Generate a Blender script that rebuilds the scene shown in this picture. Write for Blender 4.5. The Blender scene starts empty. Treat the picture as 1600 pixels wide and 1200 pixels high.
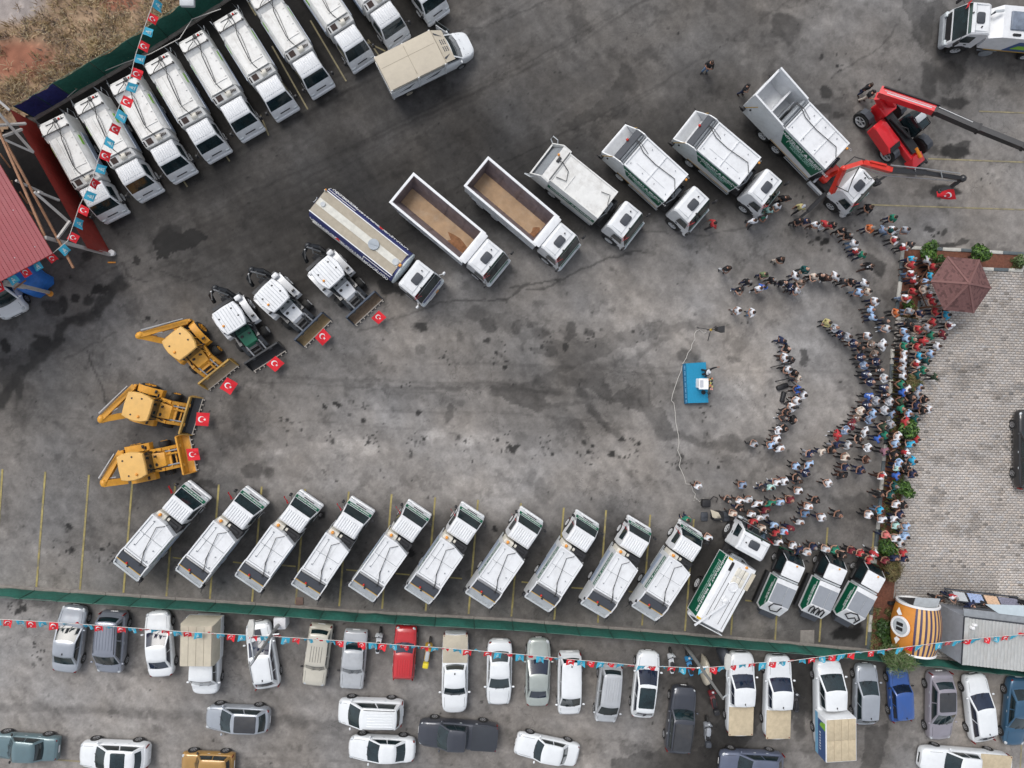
import bpy, bmesh, math, random
import numpy as np
from mathutils import Vector, Matrix, Quaternion
random.seed(7); rng = np.random.default_rng(7)
S = bpy.context.scene
COL = S.collection
# ---------------------------------------------------------------- camera
FPX, HC = 1109.0, 50.0
NAD = Vector(((730-800)/FPX, (600-555)/FPX, -1)).normalized()
Q = NAD.rotation_difference(Vector((0, 0, -1)))
cd = bpy.data.cameras.new('drone_camera'); cam = bpy.data.objects.new('drone_camera', cd); COL.objects.link(cam)
cam.location = (0, 0, HC); cam.rotation_mode = 'QUATERNION'; cam.rotation_quaternion = Q
cd.sensor_width = 36; cd.lens = FPX/1600*36; cd.clip_start = 0.5; cd.clip_end = 5000
S.camera = cam
# ---------------------------------------------------------------- light
W = bpy.data.worlds.new('World'); S.world = W; W.use_nodes = True
wn = W.node_tree; wn.nodes.clear()
sky = wn.nodes.new('ShaderNodeTexSky'); sky.sky_type = 'NISHITA'; sky.sun_disc = False
SUN_EL, SUN_AZ = math.radians(56), math.radians(-35)
sky.sun_elevation = SUN_EL; sky.sun_rotation = SUN_AZ; sky.air_density = 1.0; sky.dust_density = 3.0; sky.ozone_density = 1.5
hs = wn.nodes.new('ShaderNodeHueSaturation'); hs.inputs['Saturation'].default_value = 0.35
bg = wn.nodes.new('ShaderNodeBackground'); bg.inputs[1].default_value = 0.15
wo = wn.nodes.new('ShaderNodeOutputWorld')
wn.links.new(sky.outputs[0], hs.inputs['Color']); wn.links.new(hs.outputs[0], bg.inputs[0]); wn.links.new(bg.outputs[0], wo.inputs[0])
sl = bpy.data.lights.new('sun', 'SUN'); sl.energy = 1.1; sl.angle = math.radians(26); sl.color = (1.0, 0.965, 0.92)
so = bpy.data.objects.new('sun', sl); COL.objects.link(so)
sd = Vector((math.sin(SUN_AZ)*math.cos(SUN_EL), math.cos(SUN_AZ)*math.cos(SUN_EL), math.sin(SUN_EL)))
so.rotation_mode = 'QUATERNION'; so.rotation_quaternion = (-sd).to_track_quat('-Z', 'Y'); so.location = (0, 0, 90)
vs = S.view_settings; S.display_settings.display_device = 'sRGB'
vs.view_transform = 'Standard'; vs.look = 'None'; vs.gamma = 1; vs.use_curve_mapping = False; vs.exposure = 0.2

# ---------------------------------------------------------------- helpers
def at(px, py, z=0.0):
    """real place at height z seen at photograph coordinates (1600x1200)"""
    d = Q @ Vector(((px-800)/FPX, (600-py)/FPX, -1))
    t = (z-HC)/d.z
    return Vector((d.x*t, d.y*t, z))
Rm = np.array(Q.to_matrix())
def topix(X, Y, Z=0.0):
    P = np.stack([X, Y, np.zeros_like(X)+Z-HC], -1) @ Rm      # world->camera
    return 800+FPX*P[..., 0]/-P[..., 2], 600-FPX*P[..., 1]/-P[..., 2]
def srgb(r, g, b):
    f = lambda c: (c/255/12.92) if c <= 10 else ((c/255+0.055)/1.055)**2.4
    return (f(r), f(g), f(b))
MATS = {}
def mat(name, col, rough=0.5, metal=0.0, var=0.06, scale=3.0, bump=0.0, coat=0.0, emit=None, dirt=0.0, dirtcol=(0.10, 0.085, 0.07), spec=None, sheen=0):
    if name in MATS: return MATS[name]
    m = bpy.data.materials.new(name); m.use_nodes = True; nt = m.node_tree; b = nt.nodes['Principled BSDF']
    b.inputs['Roughness'].default_value = rough; b.inputs['Metallic'].default_value = metal
    if coat: b.inputs['Coat Weight'].default_value = coat; b.inputs['Coat Roughness'].default_value = 0.08
    if spec is not None: b.inputs['Specular IOR Level'].default_value = spec
    N = nt.nodes.new; L = nt.links.new
    tc = N('ShaderNodeTexCoord'); oi = N('ShaderNodeObjectInfo')
    ad = N('ShaderNodeVectorMath'); ad.operation = 'ADD'
    cmb = N('ShaderNodeCombineXYZ'); mu = N('ShaderNodeMath'); mu.operation = 'MULTIPLY'; mu.inputs[1].default_value = 40
    L(oi.outputs['Random'], mu.inputs[0]); L(mu.outputs[0], cmb.inputs[0]); L(mu.outputs[0], cmb.inputs[2])
    L(tc.outputs['Object'], ad.inputs[0]); L(cmb.outputs[0], ad.inputs[1])
    no = N('ShaderNodeTexNoise'); no.inputs['Scale'].default_value = scale; no.inputs['Detail'].default_value = 5; no.inputs['Roughness'].default_value = 0.65
    L(ad.outputs[0], no.inputs['Vector'])
    mr = N('ShaderNodeMapRange'); mr.inputs[1].default_value = 0.3; mr.inputs[2].default_value = 0.7
    mr.inputs[3].default_value = 1-var; mr.inputs[4].default_value = 1+var; L(no.outputs['Fac'], mr.inputs[0])
    vm = N('ShaderNodeVectorMath'); vm.operation = 'SCALE'; vm.inputs[0].default_value = col[:3]; L(mr.outputs[0], vm.inputs['Scale'])
    out = vm.outputs[0]
    if dirt:
        n2 = N('ShaderNodeTexNoise'); n2.inputs['Scale'].default_value = 1.3; n2.inputs['Detail'].default_value = 8; n2.inputs['Roughness'].default_value = 0.75
        L(ad.outputs[0], n2.inputs['Vector'])
        m2 = N('ShaderNodeMapRange'); m2.inputs[1].default_value = 0.48; m2.inputs[2].default_value = 0.72; m2.inputs[4].default_value = dirt; L(n2.outputs['Fac'], m2.inputs[0])
        mx = N('ShaderNodeMix'); mx.data_type = 'RGBA'; mx.inputs[7].default_value = (*dirtcol, 1)
        L(m2.outputs[0], mx.inputs[0]); L(out, mx.inputs[6]); out = mx.outputs[2]
    L(out, b.inputs['Base Color'])
    if bump:
        bp = N('ShaderNodeBump'); bp.inputs['Strength'].default_value = bump; bp.inputs['Distance'].default_value = 0.02
        n3 = N('ShaderNodeTexNoise'); n3.inputs['Scale'].default_value = scale*8; L(ad.outputs[0], n3.inputs['Vector'])
        L(n3.outputs['Fac'], bp.inputs['Height']); L(bp.outputs[0], b.inputs['Normal'])
    if emit: b.inputs['Emission Color'].default_value = (*emit, 1); b.inputs['Emission Strength'].default_value = 1
    MATS[name] = m; return m
WHITE = mat('white_paint', (0.74, 0.755, 0.77), 0.35, var=0.05, scale=2.5, coat=0.3, dirt=0.20)
WHITE2 = mat('worn_white_paint', (0.70, 0.70, 0.68), 0.5, var=0.08, scale=2, dirt=0.42, dirtcol=(0.26, 0.23, 0.19))
WCAR = mat('white_car_paint', (0.76, 0.785, 0.80), 0.25, var=0.03, coat=0.8, dirt=0.07)
CREAM = mat('cream_paint', (0.66, 0.63, 0.55), 0.5, dirt=0.2)
BLACK = mat('black_plastic', (0.018, 0.018, 0.02), 0.5, var=0.2)
DARK = mat('dark_chassis', (0.022, 0.022, 0.024), 0.7, var=0.3, dirt=0.25)
DGREY = mat('dark_grey_panel', (0.05, 0.056, 0.068), 0.65, var=0.1)
MGREY = mat('mid_grey_metal', (0.25, 0.27, 0.29), 0.45, var=0.15, dirt=0.2)
LGREY = mat('light_grey_metal', (0.46, 0.49, 0.51), 0.45, var=0.1, dirt=0.18)
STEEL = mat('bare_steel', (0.5, 0.5, 0.5), 0.35, metal=0.8, var=0.1)
GLASS = mat('tinted_glass', (0.012, 0.024, 0.028), 0.06, var=0.5, scale=1.5, coat=0.5)
GLASSB = mat('blue_tinted_glass', (0.012, 0.02, 0.042), 0.06, var=0.4, scale=1.2, coat=0.5)
TYRE = mat('tyre_rubber', (0.022, 0.022, 0.022), 0.85, var=0.25, dirt=0.35, dirtcol=(0.13, 0.12, 0.10), scale=8)
RIM = mat('wheel_rim', (0.42, 0.42, 0.43), 0.4, metal=0.5)
RIMW = mat('white_wheel_rim', (0.55, 0.56, 0.57), 0.5)
GREEN = mat('green_livery', (0.004, 0.115, 0.06), 0.4, coat=0.3, var=0.15)
NAVY = mat('navy_livery', (0.028, 0.035, 0.13), 0.4, coat=0.3, var=0.1)
RED = mat('red_paint', (0.62, 0.022, 0.018), 0.35, coat=0.5, var=0.1)
FLAGR = mat('flag_red', (0.70, 0.018, 0.03), 0.75)
TURQ = mat('flag_turquoise', (0.045, 0.38, 0.55), 0.75)
PWHITE = mat('print_white', (0.8, 0.8, 0.8), 0.7, var=0.02)
ORANGE = mat('orange_beacon', (0.75, 0.30, 0.04), 0.35)
REDB = mat('red_lens', (0.55, 0.03, 0.02), 0.25)
YEL = mat('yellow_machine_paint', (0.70, 0.33, 0.035), 0.45, var=0.12, dirt=0.3)
YELR = mat('pale_yellow_roof', (0.72, 0.43, 0.13), 0.5, var=0.05, dirt=0.12)
RUBB = mat('rubber_hose', (0.03, 0.03, 0.03), 0.6)
TAN = mat('tan_canvas', (0.52, 0.47, 0.37), 0.85, var=0.1, scale=1.5, dirt=0.2, dirtcol=(0.3, 0.27, 0.22))
WOOD = mat('dusty_plywood', (0.50, 0.42, 0.29), 0.85, var=0.12, dirt=0.3, dirtcol=(0.27, 0.22, 0.16))
BSTEEL = mat('blue_grey_bucket', (0.045, 0.065, 0.10), 0.5, var=0.2, dirt=0.3)
SOILB = mat('mud_in_bucket', (0.17, 0.125, 0.085), 0.95, var=0.3, scale=6, bump=0.5)

class MB:
    def __init__(s): s.v = []; s.f = []; s.m = []; s.M = None; s.mi = 0
    def _a(s, vs, fs, mi=None):
        o = len(s.v)
        s.v += [tuple(s.M @ Vector(p)) for p in vs] if s.M is not None else [tuple(p) for p in vs]
        s.f += [tuple(i+o for i in q) for q in fs]; s.m += [s.mi if mi is None else mi]*len(fs); return s
    def box(s, x0, x1, y0, y1, z0, z1, mi=None):
        return s._a([(x0, y0, z0), (x1, y0, z0), (x1, y1, z0), (x0, y1, z0), (x0, y0, z1), (x1, y0, z1), (x1, y1, z1), (x0, y1, z1)],
                    [(0, 3, 2, 1), (4, 5, 6, 7), (0, 1, 5, 4), (1, 2, 6, 5), (2, 3, 7, 6), (3, 0, 4, 7)], mi)
    def loft(s, rings, cap=True, mi=None, closed=True):
        n = len(rings[0]); vs = [p for r in rings for p in r]; fs = []
        for i in range(len(rings)-1):
            for j in range(n if closed else n-1):
                k = (j+1) % n
                fs.append((i*n+j, i*n+k, (i+1)*n+k, (i+1)*n+j))
        if cap:
            fs.append(tuple(range(n-1, -1, -1))); fs.append(tuple(range((len(rings)-1)*n, len(rings)*n)))
        return s._a(vs, fs, mi)
    def rbox(s, x0, x1, y0, y1, z0, z1, r=0.05, b=0.03, n=3, mi=None):
        r = min(r, (x1-x0)/2.01, (y1-y0)/2.01)
        def ring(i, z):
            rr = max(r-i*0.5, 0.003); o = []
            for (cx, cy, a0) in ((x1-i-rr, y1-i-rr, 0), (x0+i+rr, y1-i-rr, 90), (x0+i+rr, y0+i+rr, 180), (x1-i-rr, y0+i+rr, 270)):
                for k in range(n+1):
                    a = math.radians(a0+90*k/n); o.append((cx+rr*math.cos(a), cy+rr*math.sin(a), z))
            return o
        return s.loft([ring(0, z0), ring(0, z1-b), ring(b*0.35, z1-b*0.35), ring(b, z1)], mi=mi)
    def prism(s, poly, z0, z1, mi=None):
        return s.loft([[(x, y, z0) for x, y in poly], [(x, y, z1) for x, y in poly]], mi=mi)
    def prof(s, pts, c=0.04, mi=None):
        """pts: side profile (x,z,halfwidth); extruded across y with chamfered edges"""
        cx = sum(p[0] for p in pts)/len(pts); cz = sum(p[1] for p in pts)/len(pts)
        def ring(sg, ins, yo):
            o = []
            for x, z, h in pts:
                d = math.hypot(x-cx, z-cz) or 1
                o.append((x-(x-cx)/d*ins, sg*(h-yo), z-(z-cz)/d*ins))
            return o
        return s.loft([ring(-1, c, 0), ring(-1, 0, c), ring(1, 0, c), ring(1, c, 0)], mi=mi)
    def cyl(s, p0, p1, r0, r1=None, n=10, mi=None, cap=True):
        p0 = Vector(p0); p1 = Vector(p1); r1 = r0 if r1 is None else r1
        q = (p1-p0).to_track_quat('Z', 'Y'); rs = []
        for p, r in ((p0, r0), (p1, r1)):
            rs.append([tuple(p+q @ Vector((r*math.cos(2*math.pi*k/n), r*math.sin(2*math.pi*k/n), 0))) for k in range(n)])
        return s.loft(rs, cap=cap, mi=mi)
    def lathe(s, p0, axis, prof, n=12, mi=None):
        """prof: (t along axis, radius)"""
        q = Vector(axis).to_track_quat('Z', 'Y'); p0 = Vector(p0)
        return s.loft([[tuple(p0+q @ Vector((r*math.cos(2*math.pi*k/n), r*math.sin(2*math.pi*k/n), t))) for k in range(n)] for t, r in prof], mi=mi)
    def tube(s, pts, r, n=5, mi=None):
        pts = [Vector(p) for p in pts]; rs = []
        for i, p in enumerate(pts):
            d = (pts[min(i+1, len(pts)-1)]-pts[max(i-1, 0)])
            q = d.to_track_quat('Z', 'Y')
            rs.append([tuple(p+q @ Vector((r*math.cos(2*math.pi*k/n), r*math.sin(2*math.pi*k/n), 0))) for k in range(n)])
        return s.loft(rs, mi=mi)
    def bar(s, p0, p1, w, h, mi=None):
        p0 = Vector(p0); p1 = Vector(p1); d = (p1-p0); L = d.length; x = d.normalized()
        up = Vector((0, 0, 1)) if abs(x.z) < 0.98 else Vector((1, 0, 0))
        y = up.cross(x).normalized(); z = x.cross(y)
        vs = []
        for p in (p0, p1):
            for a, b in ((-1, -1), (1, -1), (1, 1), (-1, 1)): vs.append(tuple(p+y*a*w/2+z*b*h/2))
        return s._a(vs, [(0, 3, 2, 1), (4, 5, 6, 7), (0, 1, 5, 4), (1, 2, 6, 5), (2, 3, 7, 6), (3, 0, 4, 7)], mi)
    def ell(s, c, r, n=8, m=6, mi=None, zmin=-1.0):
        rs = []
        for i in range(m+1):
            t = max(zmin, -1)+(1-max(zmin, -1))*i/m
            a = math.asin(max(-1, min(1, t))) if zmin > -1 else -math.pi/2+math.pi*i/m
            zz = math.sin(a); rr = max(math.cos(a), 0.02)
            rs.append([(c[0]+r[0]*rr*math.cos(2*math.pi*k/n), c[1]+r[1]*rr*math.sin(2*math.pi*k/n), c[2]+r[2]*zz) for k in range(n)])
        return s.loft(rs, mi=mi)
    def quad(s, a, b, c, d, t=0.006, mi=None):
        """thin slab standing proud of the quad a,b,c,d (counter-clockwise seen from outside)"""
        a, b, c, d = map(Vector, (a, b, c, d)); n = (c-a).cross(d-b).normalized()*t
        vs = [a-n, b-n, c-n, d-n, a+n, b+n, c+n, d+n]
        return s._a([tuple(p) for p in vs], [(4, 5, 6, 7), (0, 1, 5, 4), (1, 2, 6, 5), (2, 3, 7, 6), (3, 0, 4, 7), (3, 2, 1, 0)], mi)
    def mesh(s, name, mats, ang=35):
        me = bpy.data.meshes.new(name); me.from_pydata(s.v, [], s.f)
        for m in (mats if isinstance(mats, (list, tuple)) else [mats]): me.materials.append(m)
        me.polygons.foreach_set('material_index', s.m)
        bm = bmesh.new(); bm.from_mesh(me); bmesh.ops.recalc_face_normals(bm, faces=bm.faces); bm.to_mesh(me); bm.free()
        if ang: me.shade_smooth(); me.set_sharp_from_angle(angle=math.radians(ang))
        me.update(); return me
    def build(s, name, mats, parent=None, ang=35):
        return link(name, s.mesh(name, mats, ang), parent)
def link(name, data, parent=None):
    o = bpy.data.objects.new(name, data); COL.objects.link(o)
    if parent is not None: o.parent = parent
    return o
def thing(name, label, cat, group=None, loc=(0, 0, 0), rz=0):
    o = link(name, None); o.empty_display_size = 0.3
    o.location = loc; o.rotation_euler = (0, 0, rz); tag(o, label, cat, group); return o
def tag(o, label=None, cat=None, group=None, kind=None):
    if label: o['label'] = label
    if cat: o['category'] = cat
    if group: o['group'] = group
    if kind: o['kind'] = kind
    return o
def kids(o): return [c for c in ALLK.get(o.name, [])]
ALLK = {}
def clone(root, label=None):
    """copy of a thing with its parts and sub-parts"""
    tree = {}
    for o in COL.objects:
        if o.parent is not None: tree.setdefault(o.parent.name, []).append(o)
    def cp(o, par):
        c = o.copy(); COL.objects.link(c); c.parent = par
        for ch in tree.get(o.name, []): cp(ch, c)
        return c
    c = cp(root, None)
    if label: c['label'] = label
    return c
def put(o, rear, front, z0=0.0):
    """stand a vehicle between two sighted points (px,py,height)"""
    a = at(*rear); b = at(*front); d = b-a
    o.location = ((a.x+b.x)/2, (a.y+b.y)/2, z0); o.rotation_euler = (0, 0, math.atan2(d.y, d.x))
    return math.hypot(d.x, d.y)
def text_mesh(name, body, size, m, parent, loc, rot, extrude=0.004, align='CENTER'):
    cu = bpy.data.curves.new(name, 'FONT'); cu.body = body; cu.size = size; cu.align_x = align; cu.align_y = 'CENTER'
    cu.extrude = extrude; cu.offset = size*0.025; cu.resolution_u = 2
    o = bpy.data.objects.new(name, cu); COL.objects.link(o)
    dg = bpy.context.evaluated_depsgraph_get(); me = bpy.data.meshes.new_from_object(o.evaluated_get(dg))
    bpy.data.objects.remove(o); me.materials.clear(); me.materials.append(m)
    t = link(name, me, parent); t.location = loc; t.rotation_euler = rot
    return t
def wheel(parent, x, y, r=0.32, w=0.2, rim=None, name='wheel', spokes=5):
    sg = 1 if y > 0 else -1
    a = MB().lathe((x, y-sg*w/2, r), (0, sg, 0), [(0, r*0.55), (0, r*0.95), (w*0.12, r), (w*0.88, r), (w, r*0.95), (w*1.0, r*0.68), (w*0.85, r*0.62)], 18)
    t = a.build(name, TYRE, parent)
    b = MB(); b.lathe((x, y-sg*w/2, r), (0, sg, 0), [(w*0.5, r*0.3), (w*0.8, r*0.3), (w*0.86, r*0.62), (w*1.02, r*0.66), (w*1.03, r*0.60), (w*0.82, r*0.5), (w*0.72, r*0.15), (w*0.85, r*0.12), (w*0.9, 0.01)], 14)
    for k in range(spokes):
        an = 2*math.pi*k/spokes
        b.bar((x, y+sg*w*0.42, r), (x+r*0.6*math.cos(an), y+sg*w*0.46, r+r*0.6*math.sin(an)), r*0.17, 0.03)
    b.build('rim', rim or RIM, t)
    return t
# ---------------------------------------------------------------- ground
LAT = rng.random((8, 256, 256))
def vnoise(X, Y, k=0):
    xi = np.floor(X).astype(int); yi = np.floor(Y).astype(int); fx = X-xi; fy = Y-yi
    fx = fx*fx*(3-2*fx); fy = fy*fy*(3-2*fy); L = LAT[k % 8]
    a = L[xi & 255, yi & 255]; b = L[(xi+1) & 255, yi & 255]; c = L[xi & 255, (yi+1) & 255]; d = L[(xi+1) & 255, (yi+1) & 255]
    return (a*(1-fx)+b*fx)*(1-fy)+(c*(1-fx)+d*fx)*fy
def fbm(X, Y, s, o=5, k=0, g=0.5):
    r = 0; A = 1; T = 0
    for i in range(o):
        r = r+A*vnoise(X*s+17.3*i+k*7, Y*s+9.1*i, k+i); T += A; A *= g; s *= 2.03
    return r/T
def inpoly(X, Y, poly):
    c = np.zeros(X.shape, bool); n = len(poly)
    for i in range(n):
        x1, y1 = poly[i]; x2, y2 = poly[(i+1) % n]
        if y1 == y2: continue
        t = ((y1 > Y) != (y2 > Y)) & (X < (x2-x1)*(Y-y1)/(y2-y1)+x1); c ^= t
    return c
# worn asphalt tones; stains and contact shade among the trucks painted in (place in the photograph, sRGB grey)
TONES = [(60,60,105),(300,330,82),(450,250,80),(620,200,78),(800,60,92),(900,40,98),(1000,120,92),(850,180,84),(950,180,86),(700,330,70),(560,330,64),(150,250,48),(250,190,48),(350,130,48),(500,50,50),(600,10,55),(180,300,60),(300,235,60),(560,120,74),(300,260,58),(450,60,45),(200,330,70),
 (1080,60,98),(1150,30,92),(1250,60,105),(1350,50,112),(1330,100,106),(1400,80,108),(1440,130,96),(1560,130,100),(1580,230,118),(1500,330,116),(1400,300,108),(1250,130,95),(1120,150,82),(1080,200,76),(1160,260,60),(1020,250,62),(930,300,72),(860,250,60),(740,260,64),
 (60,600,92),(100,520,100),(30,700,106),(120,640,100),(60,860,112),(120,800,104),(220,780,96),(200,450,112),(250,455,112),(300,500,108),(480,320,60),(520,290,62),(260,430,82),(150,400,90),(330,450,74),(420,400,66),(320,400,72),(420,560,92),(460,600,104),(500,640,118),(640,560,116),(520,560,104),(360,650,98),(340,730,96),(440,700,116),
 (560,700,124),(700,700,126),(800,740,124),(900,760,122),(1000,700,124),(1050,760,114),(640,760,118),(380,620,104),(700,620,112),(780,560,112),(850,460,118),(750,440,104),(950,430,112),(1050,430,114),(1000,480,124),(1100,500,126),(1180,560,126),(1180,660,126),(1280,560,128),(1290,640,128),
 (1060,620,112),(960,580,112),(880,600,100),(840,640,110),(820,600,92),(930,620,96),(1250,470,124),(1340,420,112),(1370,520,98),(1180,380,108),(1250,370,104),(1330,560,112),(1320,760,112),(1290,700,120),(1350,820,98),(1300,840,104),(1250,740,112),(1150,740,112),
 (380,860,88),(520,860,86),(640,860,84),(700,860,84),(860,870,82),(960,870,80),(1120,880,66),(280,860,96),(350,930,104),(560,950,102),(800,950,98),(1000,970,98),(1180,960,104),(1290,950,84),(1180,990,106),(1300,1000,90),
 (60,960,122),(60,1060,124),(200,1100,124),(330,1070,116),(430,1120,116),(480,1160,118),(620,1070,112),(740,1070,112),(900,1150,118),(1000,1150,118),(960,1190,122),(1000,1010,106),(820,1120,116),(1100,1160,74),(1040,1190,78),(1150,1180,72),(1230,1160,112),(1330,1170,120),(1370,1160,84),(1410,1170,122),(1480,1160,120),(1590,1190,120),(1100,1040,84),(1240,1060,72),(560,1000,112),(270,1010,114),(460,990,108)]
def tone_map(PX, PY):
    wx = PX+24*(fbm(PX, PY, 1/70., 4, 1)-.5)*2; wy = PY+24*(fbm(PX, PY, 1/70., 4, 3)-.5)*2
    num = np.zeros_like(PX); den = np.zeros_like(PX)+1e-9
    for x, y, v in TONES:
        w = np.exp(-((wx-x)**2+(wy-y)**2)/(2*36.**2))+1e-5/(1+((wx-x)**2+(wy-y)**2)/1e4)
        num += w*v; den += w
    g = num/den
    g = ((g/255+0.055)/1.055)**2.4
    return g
def seg_dist(X, Y, pts):
    d = np.full(X.shape, 1e9)
    for (x1, y1), (x2, y2) in zip(pts[:-1], pts[1:]):
        L2 = (x2-x1)**2+(y2-y1)**2+1e-9; t = np.clip(((X-x1)*(x2-x1)+(Y-y1)*(y2-y1))/L2, 0, 1)
        d = np.minimum(d, np.hypot(X-x1-t*(x2-x1), Y-y1-t*(y2-y1)))
    return d
def ss(a, b, x):
    t = np.clip((x-a)/(b-a), 0, 1); return t*t*(3-2*t)
BLOBS = [(603,447,17,16,.75),(618,452,12,9,.7),(262,372,17,20,.6),(274,362,9,12,.5),(155,452,12,10,.7),(142,468,10,9,.6),(118,467,8,9,.7),(98,474,8,14,.6),(173,450,7,5,.7),(65,538,16,16,.7),(10,540,8,9,.8),(50,552,12,14,.6),
 (30,600,8,30,.5),(80,480,14,12,.45),(135,400,10,10,.5),(210,410,6,7,.7),(1450,40,11,34,.5),(1470,80,20,16,.45),(1482,115,30,20,.55),(1450,125,14,30,.5),(1490,160,26,10,.65),(1490,235,27,10,.75),(1460,235,22,6,.5),(1505,225,12,8,.6),
 (1230,45,26,24,.45),(1222,28,16,12,.5),(1290,145,12,9,.6),(1285,170,22,8,.5),(1255,165,16,7,.55),(1310,180,9,6,.6),(1480,300,26,12,.75),(1450,300,24,14,.3),(1480,382,20,5,.7),(1500,378,12,5,.6),(1475,362,6,5,.6),(1450,358,9,5,.65),(1360,408,14,12,.5),(1372,420,14,14,.6),
 (893,522,12,15,.5),(884,542,7,7,.7),(860,548,10,9,.5),(845,520,14,7,.4),(805,512,8,8,.5),(830,508,8,6,.5),(920,517,8,6,.5),(660,510,9,9,.7),(760,530,8,6,.7),(655,545,10,10,.35),(765,505,14,14,.5),(740,490,20,12,.35),(1145,560,12,6,.3),
 (1075,555,18,12,.45),(1090,572,14,10,.4),(957,713,7,6,.9),(802,703,6,6,.9),(970,688,4,5,.9),(523,632,8,5,.85),(508,635,4,5,.9),(653,645,6,4,.8),(506,736,3,5,.5),(108,826,4,8,.9),(345,825,8,8,.4),(700,652,6,10,.4),(703,636,8,10,.5),
 (490,800,0,0,0),(500,808,7,5,.9),(642,866,7,7,.9),(770,828,6,5,.9),(773,866,6,5,.9),(488,798,8,5,.6),(322,758,22,7,.5),(300,745,10,6,.4),(375,650,16,22,.35),(395,735,18,14,.45),(410,770,14,9,.45),(420,740,10,10,.4),(765,1030,0,0,0),
 (1326,990,26,13,.8),(1340,975,9,9,.7),(1257,563,9,6,.6),(1257,556,5,8,.6),(1340,790,40,20,.35),(1370,800,18,26,.3),(1180,690,22,10,.4),(1160,697,18,9,.35),(1140,690,16,8,.35),(980,590,30,10,.3),(900,600,30,9,.35),(835,610,45,12,.4),(790,615,30,9,.35),
 (560,600,30,8,.25),(620,610,26,10,.25),(480,560,26,10,.2),(970,170,14,20,.3),(990,130,10,18,.3),(955,80,12,12,.15),(820,690,22,16,.2),(900,665,10,8,.35),(545,700,26,10,.15),(850,770,14,22,.25),(830,745,10,14,.2),(1236,1150,0,0,0),
 (1345,720,0,0,0),(1120,1040,40,30,.5),(1250,1100,12,60,.5),(1340,1090,8,40,.3),(45,930,40,8,.2),(30,1016,24,8,.12)]
LINES = [([(190,440),(150,490),(105,500),(85,535),(60,560),(25,590),(0,630),(-40,660)],11,.62),([(640,610),(760,600),(870,597),(960,585),(1010,545),(1080,505),(1140,512)],5,.25),
 ([(905,610),(925,640),(950,665),(968,682)],7,.42),([(985,605),(1010,645),(1035,680),(1062,684),(1105,695),(1150,700)],8,.38),([(830,600),(900,590),(960,575)],14,.22),([(640,620),(680,615),(720,630)],5,.22),([(840,640),(880,632),(915,632)],4,.3),
 ([(0,1107),(120,1108),(260,1118),(420,1125),(540,1133)],8,.24),([(540,1133),(660,1145),(820,1150)],7,.13),([(0,1012),(200,1016)],5,.06),([(640,100),(760,60),(900,-10)],7,.12),([(400,290),(560,230),(700,140),(900,60)],9,.14),([(330,400),(480,330),(640,260)],10,.12),
 ([(700,470),(790,468),(820,445),(880,435)],1.4,.5),([(560,520),(610,500),(700,470)],1.3,.3),([(795,450),(850,452),(890,430),(960,400),(1010,392)],1.5,.45),([(135,545),(160,610),(172,655)],1.5,.5),([(100,560),(180,520)],1.2,.3),([(1000,360),(1100,370),(1190,350)],1.3,.3),
 ([(1300,120),(1380,70),(1400,40)],1.5,.3),([(560,20),(640,60),(760,40),(860,0)],1.2,.3),([(250,425),(300,440),(330,430)],1.2,.35),([(190,410),(205,435),(230,440)],1.2,.4),([(1360,360),(1370,480),(1350,640),(1372,760)],10,.12),([(970,600),(1000,590),(1060,620)],12,.15)]
x0, x1, y0, y1, st = -43.0, 46.0, -37.0, 34.0, 0.115
gx = np.arange(x0, x1, st); gy = np.arange(y0, y1, st); nx, ny = len(gx), len(gy)
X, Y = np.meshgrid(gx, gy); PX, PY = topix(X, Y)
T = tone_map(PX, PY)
wX = PX+9*(fbm(PX, PY, 1/14., 4, 2)-.5)*2; wY = PY+9*(fbm(PX, PY, 1/14., 4, 5)-.5)*2
dk = np.zeros_like(T)
for bx, by, rx, ry, s_ in BLOBS:
    if rx <= 0: continue
    d = np.hypot((wX-bx)/rx, (wY-by)/ry); dk = np.maximum(dk, s_*(1-ss(.78, 1.12, d)))
for pts, w_, s_ in LINES:
    wv = w_*(0.55+0.9*fbm(PX, PY, 1/22., 3, 4)); d = seg_dist(wX if w_ > 2 else PX+(wX-PX)*.5, wY if w_ > 2 else PY+(wY-PY)*.5, pts); dk = np.maximum(dk, s_*(1-ss(wv*.5, wv*1.15+.6, d)))
for cxx, cyy, nn in [(446,665,14),(516,680,16),(582,686,26),(652,688,30),(720,695,18),(790,698,26),(855,702,20),(922,705,30),(987,708,26),(1056,715,16),(1125,720,12),(165,865,20),(100,858,14),(30,950,40),(60,1020,20),(245,495,10),(1250,315,10),(1270,370,14),(1290,380,10),(1460,366,14),(1400,150,16),(1320,100,10),(1285,100,8),(1420,270,10),(1545,280,10),(930,530,16),(850,540,18),(780,560,14),(1000,520,10),(700,560,12),(640,600,8),(560,640,10),(1100,640,8)]:
    for _ in range(int(nn*.8)):
        bx = cxx+rng.normal()*9; by = cyy+rng.normal()*11; r_ = .7+rng.exponential(.9)
        m_ = (np.abs(PX-bx) < 6) & (np.abs(PY-by) < 6)
        dk[m_] = np.maximum(dk[m_], rng.uniform(.45, .9)*(1-ss(.7, 1.2, np.hypot(PX[m_]*.75+wX[m_]*.25-bx, PY[m_]*.75+wY[m_]*.25-by)/r_)))
for _ in range(520):   # scattered oil drops over the yard
    bx = rng.uniform(-20, 1380); by = rng.uniform(0, 1200); r_ = rng.uniform(.8, 2.6); m_ = (np.abs(PX-bx) < 6) & (np.abs(PY-by) < 6)
    dk[m_] = np.maximum(dk[m_], rng.uniform(.25, .8)*(1-ss(.6, 1.2, np.hypot(PX[m_]-bx, PY[m_]-by)/r_)))
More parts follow.
